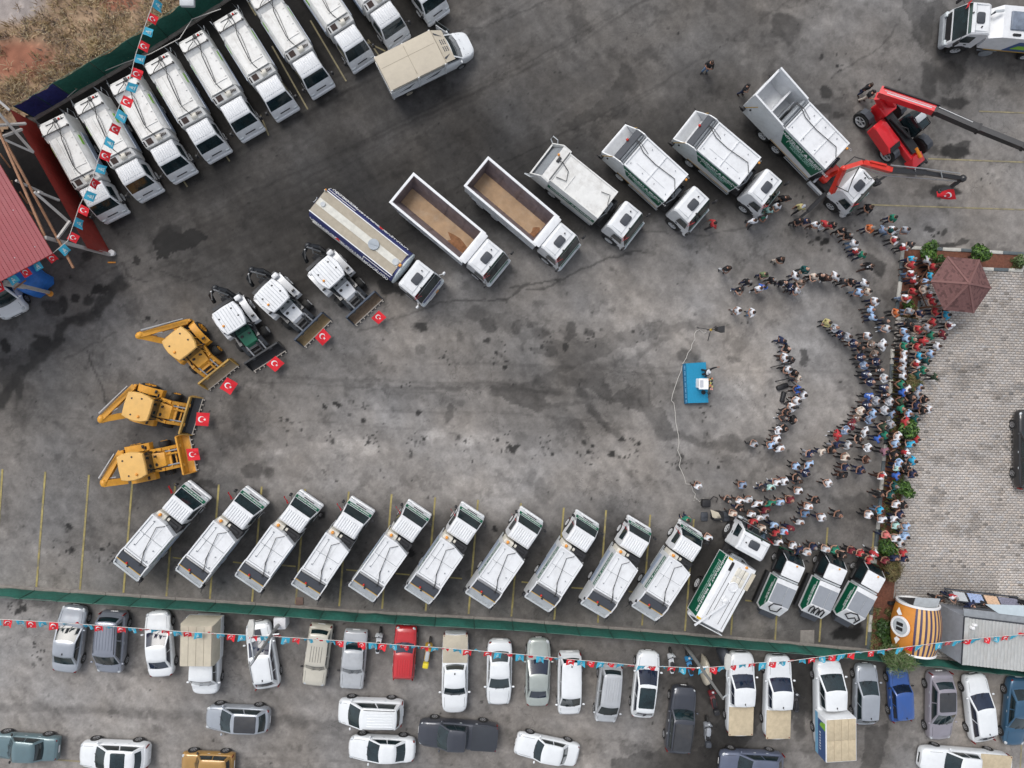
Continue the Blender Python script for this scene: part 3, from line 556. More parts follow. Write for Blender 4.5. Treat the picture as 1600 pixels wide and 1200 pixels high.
def make_old_compactor():
    L = 6.7; xf, xr = L/2, -L/2
    root = thing('garbage_truck', 'x', 'garbage truck')
    chassis(root, xr+.6, xf-1.2); small_cab(root, xf)
    for x in (xf-1.05, xr+2.1):
        for s_ in (-1, 1): wheel(root, x, s_*.88, .4, .26, RIMW)
    # refuse body with chamfered shoulders
    x0, x1 = xr+1.35, xf-2.55
    sec = [(-1.06, .95), (-1.08, 1.9), (-.98, 2.38), (-.80, 2.56), (.80, 2.56), (.98, 2.38), (1.08, 1.9), (1.06, .95)]
    b = MB(); b.loft([[(x, y, z) for y, z in sec] for x in (x0, x1)]); body = b.build('refuse_body', WHITE2, root)
    f = MB()
    for y in (-.79, .79): f.box(x0+.05, x1-.02, y-.035, y+.035, 2.563, 2.62)
    f.box(x0+.1, x1-.1, -.36, -.30, 2.563, 2.61); f.box(x1-.6, x1-.54, -.29, .74, 2.563, 2.60); f.box(x1-.07, x1, -.75, .75, 2.563, 2.62)
    for k in range(4): f.box(x0+.4+k*.55, x0+.46+k*.55, .62, .745, 2.563, 2.6)
    f.build('top_rails', WHITE2, body)
    sp = MB(); sp.box(x0+.05, x1-.05, 1.083, 1.12, 1.15, 1.85); sp.box(x0+.05, x1-.05, -1.12, -1.083, 1.15, 1.85); sp.build('side_panel', mat('blue_grey_panel', (.36, .42, .52), .4, var=.1), root)
    gs = MB(); gs.quad((x0+.35, -1.045, 2.12), (x0+1.0, -1.045, 2.12), (x0+1.0, -1.0, 2.34), (x0+.35, -1.0, 2.34), .008); gs.build('green_sticker', mat('lime_sticker', (.24, .52, .06), .5), root); gs = MB(); gs.quad((x0+1.0, 1.045, 2.12), (x0+.35, 1.045, 2.12), (x0+.35, 1.0, 2.34), (x0+1.0, 1.0, 2.34), .008); gs.build('green_sticker', mat('lime_sticker', (.24, .52, .06), .5), root)
    # tailgate hopper
    t = MB(); t.prof([(xr+.12, .85, 1.05), (xr+1.42, .8, 1.05), (xr+1.5, 2.5, 1.02), (xr+1.15, 2.74, .98), (xr+.45, 2.68, .95), (xr+.06, 2.2, 1.0)], .06); tg = t.build('tailgate', WHITE2, root)
    r = MB(); r.bar((xr+1.12, -.98, 2.80), (xr+1.12, .98, 2.80), .05, .05); r.bar((xr+.55, -.5, 2.72), (xr+.55, .85, 2.72), .03, .03)
    for y in (-.9, .9): r.cyl((xr+1.12, y, 2.74), (xr+1.12, y, 2.9), .06)
    r.rbox(xr+.38, xr+.62, .16, .38, 2.69, 2.78, .02, .02, 1); r.rbox(xr+.42, xr+.62, .68, .73, 2.69, 2.75, .02, .02, 1); r.build('hopper_fittings', BLACK, tg)
    bc = MB(); bc.ell((xr+.5, .52, 2.7), (.085, .085, .1)); bc.build('beacon', REDB, tg)
    ls = MB()
    for s_ in (-1, 1):
        ls._a([(xr+.02, s_*.98, 2.25), (xr+.5, s_*1.0, 2.66), (xr-.12, s_*.86, 2.72)], [(0, 1, 2), (2, 1, 0)])
        ls.tube([(xr+.05, s_*1.04, 1.1), (xr-.22, s_*1.12, 1.3), (xr-.22, s_*1.12, 2.0), (xr+.1, s_*1.05, 2.1)], .02)
    ls.box(xr-.12, xr+.15, -.95, .95, .62, .70); ls.build('rear_step', MGREY, root)
    # equipment bay between cab and body
    e = MB(); e.prof([(xf-2.55, 1.0, 1.0), (xf-2.02, 1.0, 1.0), (xf-2.05, 2.3, .98), (xf-2.5, 2.5, .95)], .05); bay = e.build('equipment_bay', WHITE2, root)
    d = MB(); d.quad((xf-2.45, .05-.75, 2.475), (xf-2.12, .05-.75, 2.345), (xf-2.12, -.28, 2.345), (xf-2.45, -.28, 2.475), .012); d.build('engine_opening', mat('dark_opening', (.05, .03, .025), .7), bay)
    d = MB(); d.quad((xf-2.42, -.92, 2.465), (xf-2.1, -.92, 2.337), (xf-2.1, -.82, 2.337), (xf-2.42, -.82, 2.465), .012); d.build('side_slot', BLACK, bay); d = MB()
    for k in range(4): d.tube([(xf-2.38+.03*k, .45+.1*k, 2.47), (xf-2.3, .48+.1*k, 2.52), (xf-2.2, .42+.1*k, 2.42)], .03)
    tag(d.build('pipe_bundle', mat('dark_opening', (.05, .03, .025)), bay), kind='stuff')
    c = MB(); c.cyl((xf-2.28, .0, 2.34), (xf-2.28, .38, 2.34), .2, n=12); c.build('tank', CREAM, bay)
    h = MB()
    h.tube([(xr+.5, .2, 2.8), (xr+.8, .34, 2.86), (xr+1.2, .30, 2.84), (xr+1.7, .02, 2.68), (xr+2.6, -.1, 2.63), (xr+3.4, -.18, 2.64), (xf-2.9, -.12, 2.66), (xf-2.3, .1, 2.55)], .028)
    h.tube([(xr+.55, .12, 2.8), (xr+.8, .0, 2.86), (xr+.95, -.4, 2.84), (xr+1.1, -.62, 2.82)], .025); h.tube([(xr+.6, .1, 2.8), (xr+1.1, .12, 2.85), (xr+1.8, .2, 2.66), (xr+2.6, .06, 2.63), (xr+3.5, -.12, 2.63)], .018)
    h.build('hydraulic_hose', RUBB, root)
    return root
def make_new_compactor():
    L = 6.75; xf, xr = L/2, -L/2
    root = thing('garbage_truck', 'x', 'garbage truck')
    chassis(root, xr+.8, xf-1.2); small_cab(root, xf, True); side_guard(root, xr+2.9, xf-2.1, .98)
    for x in (xf-1.05, xr+1.75):
        for s_ in (-1, 1): wheel(root, x, s_*.88, .4, .26, RIMW)
    x0, x1 = xr+1.5, xf-2.38
    b = MB(); b.prism([(x0, -1.0), (x1-.28, -1.0), (x1+.0, -.08), (x1+.03, .98), (x0, 1.0)], .95, 2.55); body = b.build('refuse_body', WHITE, root)
    f = MB()
    for y0, y1 in ((-1.0, -.90), (.90, 1.0)): f.box(x0, x1-.27 if y0 < 0 else x1+.02, y0, y1, 2.553, 2.63)
    f.box(x0, x0+.10, -.9, .9, 2.553, 2.62); f.box(x0+1.45, x0+1.52, -.9, .9, 2.553, 2.61)
    f.bar((x1-.30, -.90, 2.592), (x1-.05, -.08, 2.592), .09, .08); f.bar((x1-.05, -.07, 2.592), (x1-.03, .9, 2.592), .09, .08)
    f.box(x0+.55, x1-.2, .55, .575, 2.553, 2.59); f.box(x0+.1, x1-.35, -.13, -.11, 2.553, 2.575); f.build('roof_frame', WHITE, body)
    g = MB()
    for y in (-.885, .87): g.box(x0+.1, x1-.32, y, y+.018, 2.552, 2.556)
    g.box(x0+1.53, x0+1.55, -.86, .86, 2.552, 2.556); g.box(x0+.11, x0+.13, -.86, .86, 2.552, 2.556); g.box(x0+.6, x1-.3, .525, .545, 2.552, 2.556); g.build('rail_shade', MGREY, body)  # grey strips paint in the shade along the inner rail edges
    fi = MB()
    for (x, y) in ((x0+.6, .6), (x0+.2, -.7), (x0+1.5, .55), (x1-.3, .6), (x0+1.0, -.6)): fi.cyl((x, y, 2.55), (x, y, 2.66), .035, n=6)
    tag(fi.build('eyelets', MGREY, body), kind='stuff')
    st = MB(); st.box(x0+.1, x1-.65, -1.012, -1.003, 1.95, 2.38); st.box(x0+.1, x1-.2, 1.003, 1.012, 1.95, 2.38); st.build('green_side_stripe', GREEN, root)
    ds = MB(); ds.box(x0+.1, x1-.7, -1.045, -1.015, .98, 1.5); ds.box(x0+.1, x1-.3, 1.015, 1.045, .98, 1.5); ds.build('lower_side_panel', mat('blue_grey_panel', (.36, .42, .52)), root)
    for s_ in (-1, 1):
        t = text_mesh('lettering', TR_TXT, .24, PWHITE, root, ((x0+x1)/2-.3, s_*1.014, 2.2), (math.radians(90), 0, 0 if s_ < 0 else math.pi), .002)
    # bay behind the cab
    d = MB(); d.box(xf-2.62, xf-2.02, -.95, .12, 1.0, 2.12); d.cyl((xf-2.3, -.75, 2.1), (xf-2.3, -.05, 2.1), .14, n=10); d.build('engine_bay', BLACK, root)
    e = MB(); e.rbox(xf-2.42, xf-2.06, .2, .88, 1.0, 2.25, .05, .03); e.cyl((xf-2.2, .1, 2.1), (xf-2.2, -.05, 2.1), .12); eb = e.build('control_box', CREAM, root)
    o = MB(); o.cyl((xf-2.22, .62, 2.25), (xf-2.22, .62, 2.36), .1); o.ell((xf-2.22, .62, 2.36), (.11, .11, .08)); o.build('beacon', ORANGE, eb)
    # tail: dark lid over the loading hopper
    t = MB()
    for s_ in (-1, 1):
        y0, y1 = (s_*1.04, s_*.96)
        t.prof([(xr+.22, .8, 0), (x0, .8, 0), (x0-.02, 2.5, 0), (xr+1.2, 2.62, 0), (xr+.75, 2.4, 0), (xr+.2, 1.55, 0)], 0) if False else None
        pts = [(xr+.12, .8), (x0, .8), (x0-.02, 2.5), (xr+1.2, 2.62), (xr+.6, 2.42), (xr+.0, 1.95), (xr+.02, 1.4)]
        t.loft([[(x, y0, z) for x, z in pts], [(x, y1, z) for x, z in pts]])
    t.box(xr+1.3, x0, -.95, .95, .8, 2.44); t.build('tailgate', WHITE, root)
    l = MB(); l.quad((xr+.66, -.92, 2.40), (xr+1.30, -.92, 2.60), (xr+1.30, .92, 2.60), (xr+.66, .92, 2.40), .02); lid = l.build('hopper_lid', DGREY, root)
    bc = MB(); bc.ell((xr+.78, .22, 2.48), (.08, .08, .1)); bc.build('beacon', REDB, lid)
    c2 = MB(); c2.rbox(xr+.56, xr+.72, -.02, .12, 2.36, 2.48, .02, .01, 1); c2.build('lid_latch', BLACK, lid)
    h = MB(); h.quad((xr+.10, -.95, 1.85), (xr+.68, -.95, 2.36), (xr+.68, .95, 2.36), (xr+.10, .95, 1.85), .015); h.box(xr+.02, xr+.12, -.95, .95, .95, 1.85); h.rbox(xr-.06, xr+.06, -1.0, 1.0, 1.8, 1.98, .02, .02, 1); h.build('loading_hopper', LGREY, root)
    am = MB(); am.bar((xr+.66, -.98, 2.44), (xr+.66, .98, 2.44), .04, .05); am.build('amber_edge_strip', mat('amber_tape', (.55, .33, .06), .5), root)
    rl = MB(); rl.cyl((xr+1.40, -.86, 2.5), (xr+1.36, .86, 2.5), .09, n=8); rl.bar((xr+1.46, -.9, 2.62), (xr+1.46, .9, 2.62), .03, .03); rl.build('lift_ram', STEEL, root)
    for s_ in (-1, 1):
        a = MB(); a.rbox(xr-.06, xr+.20, s_*1.08-.11, s_*1.08+.11, 1.6, 1.95, .03, .02, 1); a.bar((xr+.05, s_*1.12, 1.8), (xr-.35, s_*1.22, 1.7), .03, .03); a.cyl((xr+.5, s_*1.0, 2.25), (xr+.5, s_*1.1, 2.25), .1)
        a.build('lifter_arm', BLACK, root)
    hs_ = MB(); hs_.tube([(xr+1.2, -.5, 2.68), (xr+1.5, -.52, 2.72), (x0+.6, -.18, 2.66), (x0+1.5, .02, 2.66), (x1-.5, .22, 2.66), (x1-.15, -.12, 2.66), (x1+.15, -.3, 2.5)], .022); hs_.tube([(xr+1.2, -.6, 2.66), (x0+.4, -.3, 2.62), (x0+.9, -.1, 2.6)], .018); hs_.build('hydraulic_hose', RUBB, root)
    fl = MB(); flag_cloth(fl, (xf-.72, .98, 2.15), .55, .34); fl.build('small_flag', FLAGR, root)
    return root
def flag_cloth(b, p, w, h, seed=0):
    """small drooping cloth flag on a short stick"""
    x, y, z = p; b.cyl((x, y, z-.5), (x, y, z+.12), .012, n=5)
    n = 5; vs = []; fs = []
    for i in range(n+1):
        t = i/n
        for j, zz in enumerate((z+.1, z+.1-h*.8)):
            vs.append((x-.02+w*t*.45+.04*math.sin(5*t+j), y+.02+w*t*.85, zz-.12*t+.03*math.sin(7*t+2*j)))
    for i in range(n): fs.append((2*i, 2*i+2, 2*i+3, 2*i+1))
    b._a(vs, fs); b._a([(a, q, c-.006) for a, q, c in vs], [tuple(reversed(f)) for f in fs])
def big_cab(root, xf, w=1.2, livery=None, deflector=True):
    xr = xf-2.0; b = MB()
    b.prof([(xr, .9, w*.96), (xf-.3, .7, w), (xf-.02, .75, w*.985), (xf, 1.25, w*.985), (xf-.07, 1.52, w*.98), (xf-.46, 2.56, w*.94), (xf-.58, 2.78, w*.90), (xr+.25, 2.86, w*.88), (xr+.04, 2.7, w*.9)], .10)
    cab = b.build('cab', WHITE, root)
    s_ = MB(); s_.box(xf-.86, xf-.845, -w*.82, w*.82, 2.80, 2.845) ; s_.box(xr+.3, xf-.8, -w*.74, -w*.725, 2.82, 2.872); s_.box(xr+.3, xf-.8, w*.725, w*.74, 2.82, 2.872); s_.build('roof_seams', LGREY, cab)
    h = MB(); h.rbox(xr+.55, xr+1.1, -.38, .38, 2.8, 2.905, .12, .02, 3); h.build('roof_hatch', DGREY, cab)
    k = MB(); k.cyl((xr+.75, .62, 2.85), (xr+.75, .62, 2.95), .05, n=6); k.cyl((xf-.62, -.3, 2.8), (xf-.62, -.3, 2.9), .05, n=6); k.build('roof_marker', BLACK, cab)
    g = MB(); g.quad((xf-.09, -w*.92, 1.56), (xf-.09, w*.92, 1.56), (xf-.46, w*.87, 2.54), (xf-.46, -w*.87, 2.54), .016); g.build('windshield', GLASS, root)
    v = MB(); v.quad((xf-.47, -w*.86, 2.62), (xf-.47, w*.86, 2.62), (xf-.58, w*.84, 2.79), (xf-.58, -w*.84, 2.79), .012); v.build('sun_visor', mat('dark_green_visor', (.02, .05, .04), .15, coat=.5) if livery != 'navy' else GLASS, root)
    fr = MB(); fr.quad((xf+.012, -w*.8, .95), (xf+.012, w*.8, .95), (xf-.03, w*.8, 1.46), (xf-.03, -w*.8, 1.46), .02); fr.build('grille', {'green': GREEN, 'navy': NAVY}.get(livery, BLACK), root)
    bu = MB(); bu.rbox(xf-.25, xf+.16, -w, w, .42, .85, .18, .05, 3); bu.build('bumper', WHITE if livery else MGREY, root)
    for sg in (-1, 1):
        wn_ = MB(); wn_.quad((xf-1.25, sg*w*.985, 1.7), (xf-.38, sg*w*.985, 1.62), (xf-.55, sg*w*.95, 2.42), (xf-1.2, sg*w*.95, 2.42), .012); wn_.build('side_window', GLASS, root)
        ar = MB(); ar.lathe((xf-1.1, sg*(w-.28), .52), (0, sg, 0), [(0, .62), (.3, .62), (.3, .5), (0, .5)], 16); ar.box(xf-1.75, xf-.45, sg*(w-.1)-.09, sg*(w-.1)+.12, .55, 1.0); ar.build('wheel_arch', DARK, root)
        wheel(root, xf-1.1, sg*(w-.12), .5, .3, RIMW)
        m = MB(); m.tube([(xf-.25, sg*w*.96, 2.35), (xf-.05, sg*(w+.2), 2.45), (xf-.08, sg*(w+.24), 1.9)], .02); m.rbox(xf-.16, xf-.02, sg*(w+.25)-.11, sg*(w+.25)+.11, 1.75, 2.35, .04, .03, 1); m.build('mirror', BLACK if livery != 'navy' else WHITE, root)
        l = MB(); l.rbox(xf-.12, xf+.14, sg*w*.82-.18, sg*w*.82+.18, .9, 1.1, .06, .03, 2); l.build('headlight', mat('lamp_glass', (.55, .6, .62)), root)
        dh = MB(); dh.box(xf-1.2, xf-1.02, sg*(w+.0)-.02, sg*(w+.0)+.02, 1.42, 1.46); dh.build('door_handle', BLACK, root)
    fl = MB(); flag_cloth(fl, (xf-.45, -w+.05, 2.75), .5, .36); fl.build('small_flag', FLAGR, root)
def rear_wheels(root, xs, w=1.2):
    for x in xs:
        for s_ in (-1, 1):
            t = wheel(root, x, s_*(w-.17), .5, .34, RIMW)
            f = MB(); f.lathe((x, s_*(w-.34), .52), (0, s_, 0), [(0, .6), (.3, .6), (.3, .56), (0, .56)], 14); f.build('mudguard', BLACK, t)
def mid_gear(root, x0, x1):
    b = MB(); b.box(x0, x1, -.95, .95, .7, .95); b.cyl((x0+.1, .3, 1.4), (x0+.1, .95, 1.4), .25); b.rbox(x0, x0+.35, -.9, -.1, .9, 1.7, .05, .03); b.tube([(x0+.05, .9, 1.5), (x0+.4, .9, 1.75), (x0+.45, .2, 1.7), (x0+.1, .1, 1.6)], .1, 8)
    b.build('engine_gear', DARK, root)
    c = MB(); c.cyl((x0+.2, -.2, 1.75), (x0+.2, .6, 1.75), .14, n=10); c.tube([(x0+.1, -.8, 1.8), (x0+.3, -.2, 1.95), (x0+.2, .5, 1.9)], .04); c.build('exhaust_pipe', MGREY, root)
def make_big_compactor(L=8.1, big=False, label='x'):
    xf, xr = L/2, -L/2; w = 1.22
    root = thing('garbage_truck', label, 'garbage truck')
    chassis(root, xr+.9, xf-1.3, .45, .9); big_cab(root, xf, 1.2, 'green')
    gap = 3.75 if big else 2.75
    H = 3.35 if big else 3.0
    xh = xr+(3.0 if big else 1.65); x1 = xf-gap
    rear_wheels(root, [xr+2.5, xr+3.85] if big else [xr+2.0]); side_guard(root, (xr+4.6) if big else xr+2.8, x1+.1, w)
    mid_gear(root, x1+.1, xf-2.1)
    b = MB(); sec = [(-w, 1.0), (-w, 1.55), (-w*.985, H), (w*.985, H), (w, 1.55), (w, 1.0)]
    b.loft([[(x, y, z) for y, z in sec] for x in (xh, x1)]); body = b.build('refuse_body', WHITE, root)
    f = MB()
    for s_ in (-1, 1): f.box(xh, x1, s_*w*.985-.05-.05*s_, s_*w*.985+.05-.05*s_, H+.003, H+.10)
    f.box(x1-.1, x1, -w*.9, w*.9, H+.003, H+.09); f.box(xh, xh+.1, -w*.9, w*.9, H+.003, H+.09)
    m = 3 if big else 2
    for k in range(1, m): x = xh+(x1-xh)*k/m; f.box(x-.03, x+.03, -w*.9, w*.9, H+.003, H+.08)
    if not big: f.box(xh+.6, x1-.6, -.55, -.53, H+.003, H+.05)
    f.build('roof_frame', WHITE, body)
    fi = MB()
    for q_ in range(7): x = xh+.3+(x1-xh-.6)*q_/6; fi.cyl((x, (.8 if q_ % 2 else -.8), H), (x, (.8 if q_ % 2 else -.8), H+.1), .03, n=5)
    tag(fi.build('eyelets', MGREY, body), kind='stuff')
    for s_ in (-1, 1):
        g = MB(); a, c = (xh+.1, x1-.06)
        pts = [(a-.05, s_*w*1.002, 2.98 if not big else 3.25), (c, s_*w*.9925+.004*s_, 2.98 if not big else 3.25), (c, s_*(w+.006), 1.62), (a+.5, s_*(w+.006), 1.9)]
        pts = [(p[0], s_*(w+.004), p[2]-.05) for p in pts]
        if s_ > 0: pts = pts[::-1]
        g.quad(*pts, t=.006); g.build('green_side_panel', GREEN, root)
        xc = (xh+x1)/2+.25; sc = .36 if big else .30
        t = text_mesh('lettering', TR_TXT, sc*.95, PWHITE, root, (xc, s_*(w+.014), H-.45), (math.radians(90), 0, 0 if s_ < 0 else math.pi), .002)
        t = text_mesh('lettering', 'TEMİZLİK İŞLERİ\nMÜDÜRLÜĞÜ', sc*.85, mat('pale_green_print', (.35, .55, .48), .6), root, (xc, s_*(w+.014), H-.98), (math.radians(90), 0, 0 if s_ < 0 else math.pi), .002)
        bx = MB()
        for (p, q_) in (((xc-1.35, 0, H-.68), (xc+1.35, 0, H-.68)), ((xc-1.35, 0, H-.68), (xc-1.35, 0, H-1.05)), ((xc+1.35, 0, H-.68), (xc+1.35, 0, H-.85))): bx.bar((p[0], s_*(w+.014), p[2]), (q_[0], s_*(w+.014), q_[2]), .006, .035)
        bx.build('box_outline', PWHITE, root)
        rf = MB(); rf.bar((xh, s_*(w+.01), 1.08), (x1, s_*(w+.01), 1.08), .012, .06); rf.build('amber_reflector_strip', mat('amber_tape', (.55, .33, .06), .5), root)
    # tail
    zt = 3.7 if big else 2.95
    t = MB(); th = .07
    for s_ in (-1, 1):
        pts = [(xr+.35, 1.0), (xh, .95), (xh, H-.02), (xh-.25, H+.08), (xr+(.0 if big else .95), zt), (xr-.0, zt-.35 if big else 2.05), (xr+.05, 1.5)]
        t.loft([[(x, s_*(w+.03), z) for x, z in pts], [(x, s_*(w+.03-th), z) for x, z in pts]])
    t.box(xr+.35, xh-.1, -w, w, .95, 1.15); t.box(xr+.02, xr+.10, -w+.02, w-.02, 1.1, zt-.36 if big else 2.02)
    t.rbox(xr-.03, xr+.13, -w-.03, w+.03, (zt-.37) if big else 2.0, (zt-.27) if big else 2.12, .03, .03, 1)
    if big:
        for s_ in (-1, 1): t.bar((xr+.05, s_*(w+.0), zt-.32), (xr+.05+.02, s_*w, zt), .1, .1); t.bar((xr+.0, s_*w, zt), (xh-.25, s_*w, H+.12), .12, .10)
        for k in range(3): t.quad((xr+.15, -w+.1, 1.4+k*.6), (xr+.15, w-.1, 1.4+k*.6), (xr+.12, w-.1, 1.5+k*.6), (xr+.12, -w+.1, 1.5+k*.6), .03)
        t.box(xr+1.55, xr+1.68, -w+.04, w-.04, 1.15, 2.75)
    tg = t.build('tailgate', WHITE, root)
    if not big:
        l = MB(); l.quad((xr+.80, -w+.06, 2.90), (xr+1.25, -w+.06, 3.06), (xr+1.25, w-.06, 3.06), (xr+.80, w-.06, 2.90), .03); lid = l.build('hopper_lid', DGREY, root)
        bc = MB(); bc.ell((xr+.78, .2, 3.0), (.1, .1, .1)); bc.build('beacon', REDB, lid)
    pk = MB(); pk.box(xh-.45, xh-.02, -w+.06, w-.06, 1.4, H-.35); pk.cyl((xh-.3, -w+.15, H-.12), (xh-.3, w-.15, H-.12), .1, n=8); pk.bar((xh-.12, -w+.1, H+.0), (xh-.12, w-.1, H+.0), .05, .05); pk.box(xh-.75, xh-.7, -.8, .8, 1.6, H-.5)
    pk.build('packer_blade', MGREY, root)
    ins_ = MB(); zf = 1.6 if big else 1.75; ins_.box(xr+.12, xh-.5, -w+.05, w-.05, zf-.04, zf); ins_.quad((xr+.12, -w+.05, zf+.35), (xr+.7, -w+.05, zf+.02), (xr+.7, w-.05, zf+.02), (xr+.12, w-.05, zf+.35), .02); ins_.build('hopper_floor', WHITE, root)
    for s_ in (-1, 1): o = MB(); o.rbox(xr+.0, xr+.3, s_*(w+.12)-.1, s_*(w+.12)+.1, 1.4, 1.7, .03, .02, 1); o.rbox(xr+.5, xr+.62, s_*(w+.05)-.03, s_*(w+.05)+.03, 1.9, 2.05, .01, .01, 1); o.bar((xr+.1, s_*(w+.2), 1.55), (xr-.15, s_*(w+.28), 1.7), .04, .04); o.build('lifter_arm', BLACK, root)
    at_ = MB(); at_.bar((xr+.1, -w-.04, 1.5), (xr+.75, -w-.04, 2.9), .02, .05); at_.bar((xr+.1, w+.04, 1.5), (xr+.75, w+.04, 2.9), .02, .05); at_.build('amber_reflector_strip', mat('amber_tape', (.55, .33, .06)), root)
    hz_ = MB(); hz_.tube([(xh-.6, .5, H), (xh-.2, .52, H+.12), (xh+.5, .25, H+.10), (xh+1.6, .2, H+.1), (x1-.5, .35, H+.1), (x1-.05, -.15, H+.12), (x1+.3, -.2, 2.2)], .028); hz_.tube([(xh-.6, .6, H), (xh, .6, H+.1), (xh+.8, .4, H+.08)], .02); hz_.build('hydraulic_hose', RUBB, root)
    bo = MB(); bo.ell((x1+.12, w-.35, H-.02), (.09, .09, .1)); bo.build('beacon', ORANGE, root)
    return root
def make_loop_compactor():
    L = 8.3; xf, xr = L/2, -L/2; w = 1.24; H = 2.85
    root = thing('garbage_truck', 'white compactor truck with tubular grab loops on its open hopper', 'garbage truck')
    chassis(root, xr+.9, xf-1.3, .45, .9); big_cab(root, xf, 1.2, 'green'); rear_wheels(root, [xr+2.1]); mid_gear(root, xf-2.75, xf-2.1); side_guard(root, xr+2.9, xf-2.8, w)
    x0, x1 = xr+1.55, xf-2.7
    b = MB(); sec = [(-w, 1.0), (-w, 2.4), (-w+.12, H), (w-.12, H), (w, 2.4), (w, 1.0)]; b.loft([[(x, y, z) for y, z in sec] for x in (x0, x1)]); body = b.build('refuse_body', WHITE2, root)
    f = MB(); 
    for s_ in (-1, 1): f.box(x0, x1, s_*(w-.16)-.04, s_*(w-.16)+.04, H+.003, H+.07)
    f.box(x0, x0+.08, -w+.2, w-.2, H+.003, H+.06); f.box(x1-.1, x1, -w+.2, w-.2, H+.003, H+.08); f.box(x0+1.1, x0+1.15, -w+.2, .2, H+.003, H+.05); f.build('top_rails', WHITE2, body)
    for s_ in (-1, 1):
        g = MB(); g.box(x0+.05, x1-.05, s_*(w+.006)-.005, s_*(w+.006)+.005, 1.75, 2.3); g.build('green_side_panel', GREEN, root)
        text_mesh('lettering', TR_TXT, .27, PWHITE, root, ((x0+x1)/2, s_*(w+.014), 2.05), (math.radians(90), 0, 0 if s_ < 0 else math.pi), .002)
    t = MB()
    for s_ in (-1, 1):
        pts = [(xr+.25, 1.0), (x0, .95), (x0, H), (xr+.9, H+.1), (xr+.1, 1.7)]; t.loft([[(x, s_*(w+.05), z) for x, z in pts], [(x, s_*(w-.02), z) for x, z in pts]])
    t.box(xr+.95, x0+.02, -w+.03, w-.03, 1.0, H+.06); t.box(xr+.1, xr+.2, -w, w, 1.0, 1.6); t.build('tailgate', WHITE2, root)
    hf = MB(); hf.box(xr+.2, xr+.95, -w+.05, w-.05, 1.2, 1.26); hf.quad((xr+.3, -w+.05, 1.3), (xr+.93, -w+.05, 2.6), (xr+.93, w-.05, 2.6), (xr+.3, w-.05, 1.3), .015); hf.build('hopper_floor', MGREY, root)
    lp = MB()
    for s_ in (-1, 1): lp.tube([(xr+.2, s_*(w+.04), 1.5), (xr-.15, s_*(w+.22), 1.6), (xr-.1, s_*(w+.34), 2.0), (xr+.3, s_*(w+.30), 2.1), (xr+.5, s_*(w+.06), 1.9)], .035, 6)
    lp.build('grab_loop', LGREY, root)
    h = MB(); h.rbox(xr+1.1, xr+1.3, .1, .5, H+.08, H+.16, .02, .02, 1); h.tube([(xr+1.2, .2, H+.15), (xr+1.5, .3, H+.2), (x0+.6, .1, H+.1), (x0+.9, -.5, H+.1), (x0+.2, -.7, H+.1)], .03); h.tube([(x1-.9, .4, H+.1), (x1-.3, .6, H+.1), (x1-.1, .1, H+.1), (x1+.3, -.5, H)], .025); h.bar((xr+1.5, -w+.1, H+.12), (xr+1.5, w-.1, H+.12), .04, .04); h.build('hydraulic_hose', RUBB, root)
    bc = MB(); bc.ell((xr+1.0, .55, H+.12), (.09, .09, .1)); bc.build('beacon', ORANGE, root)
    return root
RUSTW = mat('worn_tipper_wall', (.17, .14, .15), .6, var=.3, scale=2, dirt=.4, dirtcol=(.26, .16, .10))
SAND = mat('sandy_tipper_floor', (.40, .27, .165), .95, var=.2, scale=1.2, dirt=.5, dirtcol=(.46, .38, .30)); CLAY = mat('reddish_clay', (.24, .115, .055), .95, var=.3, scale=4, bump=.6)
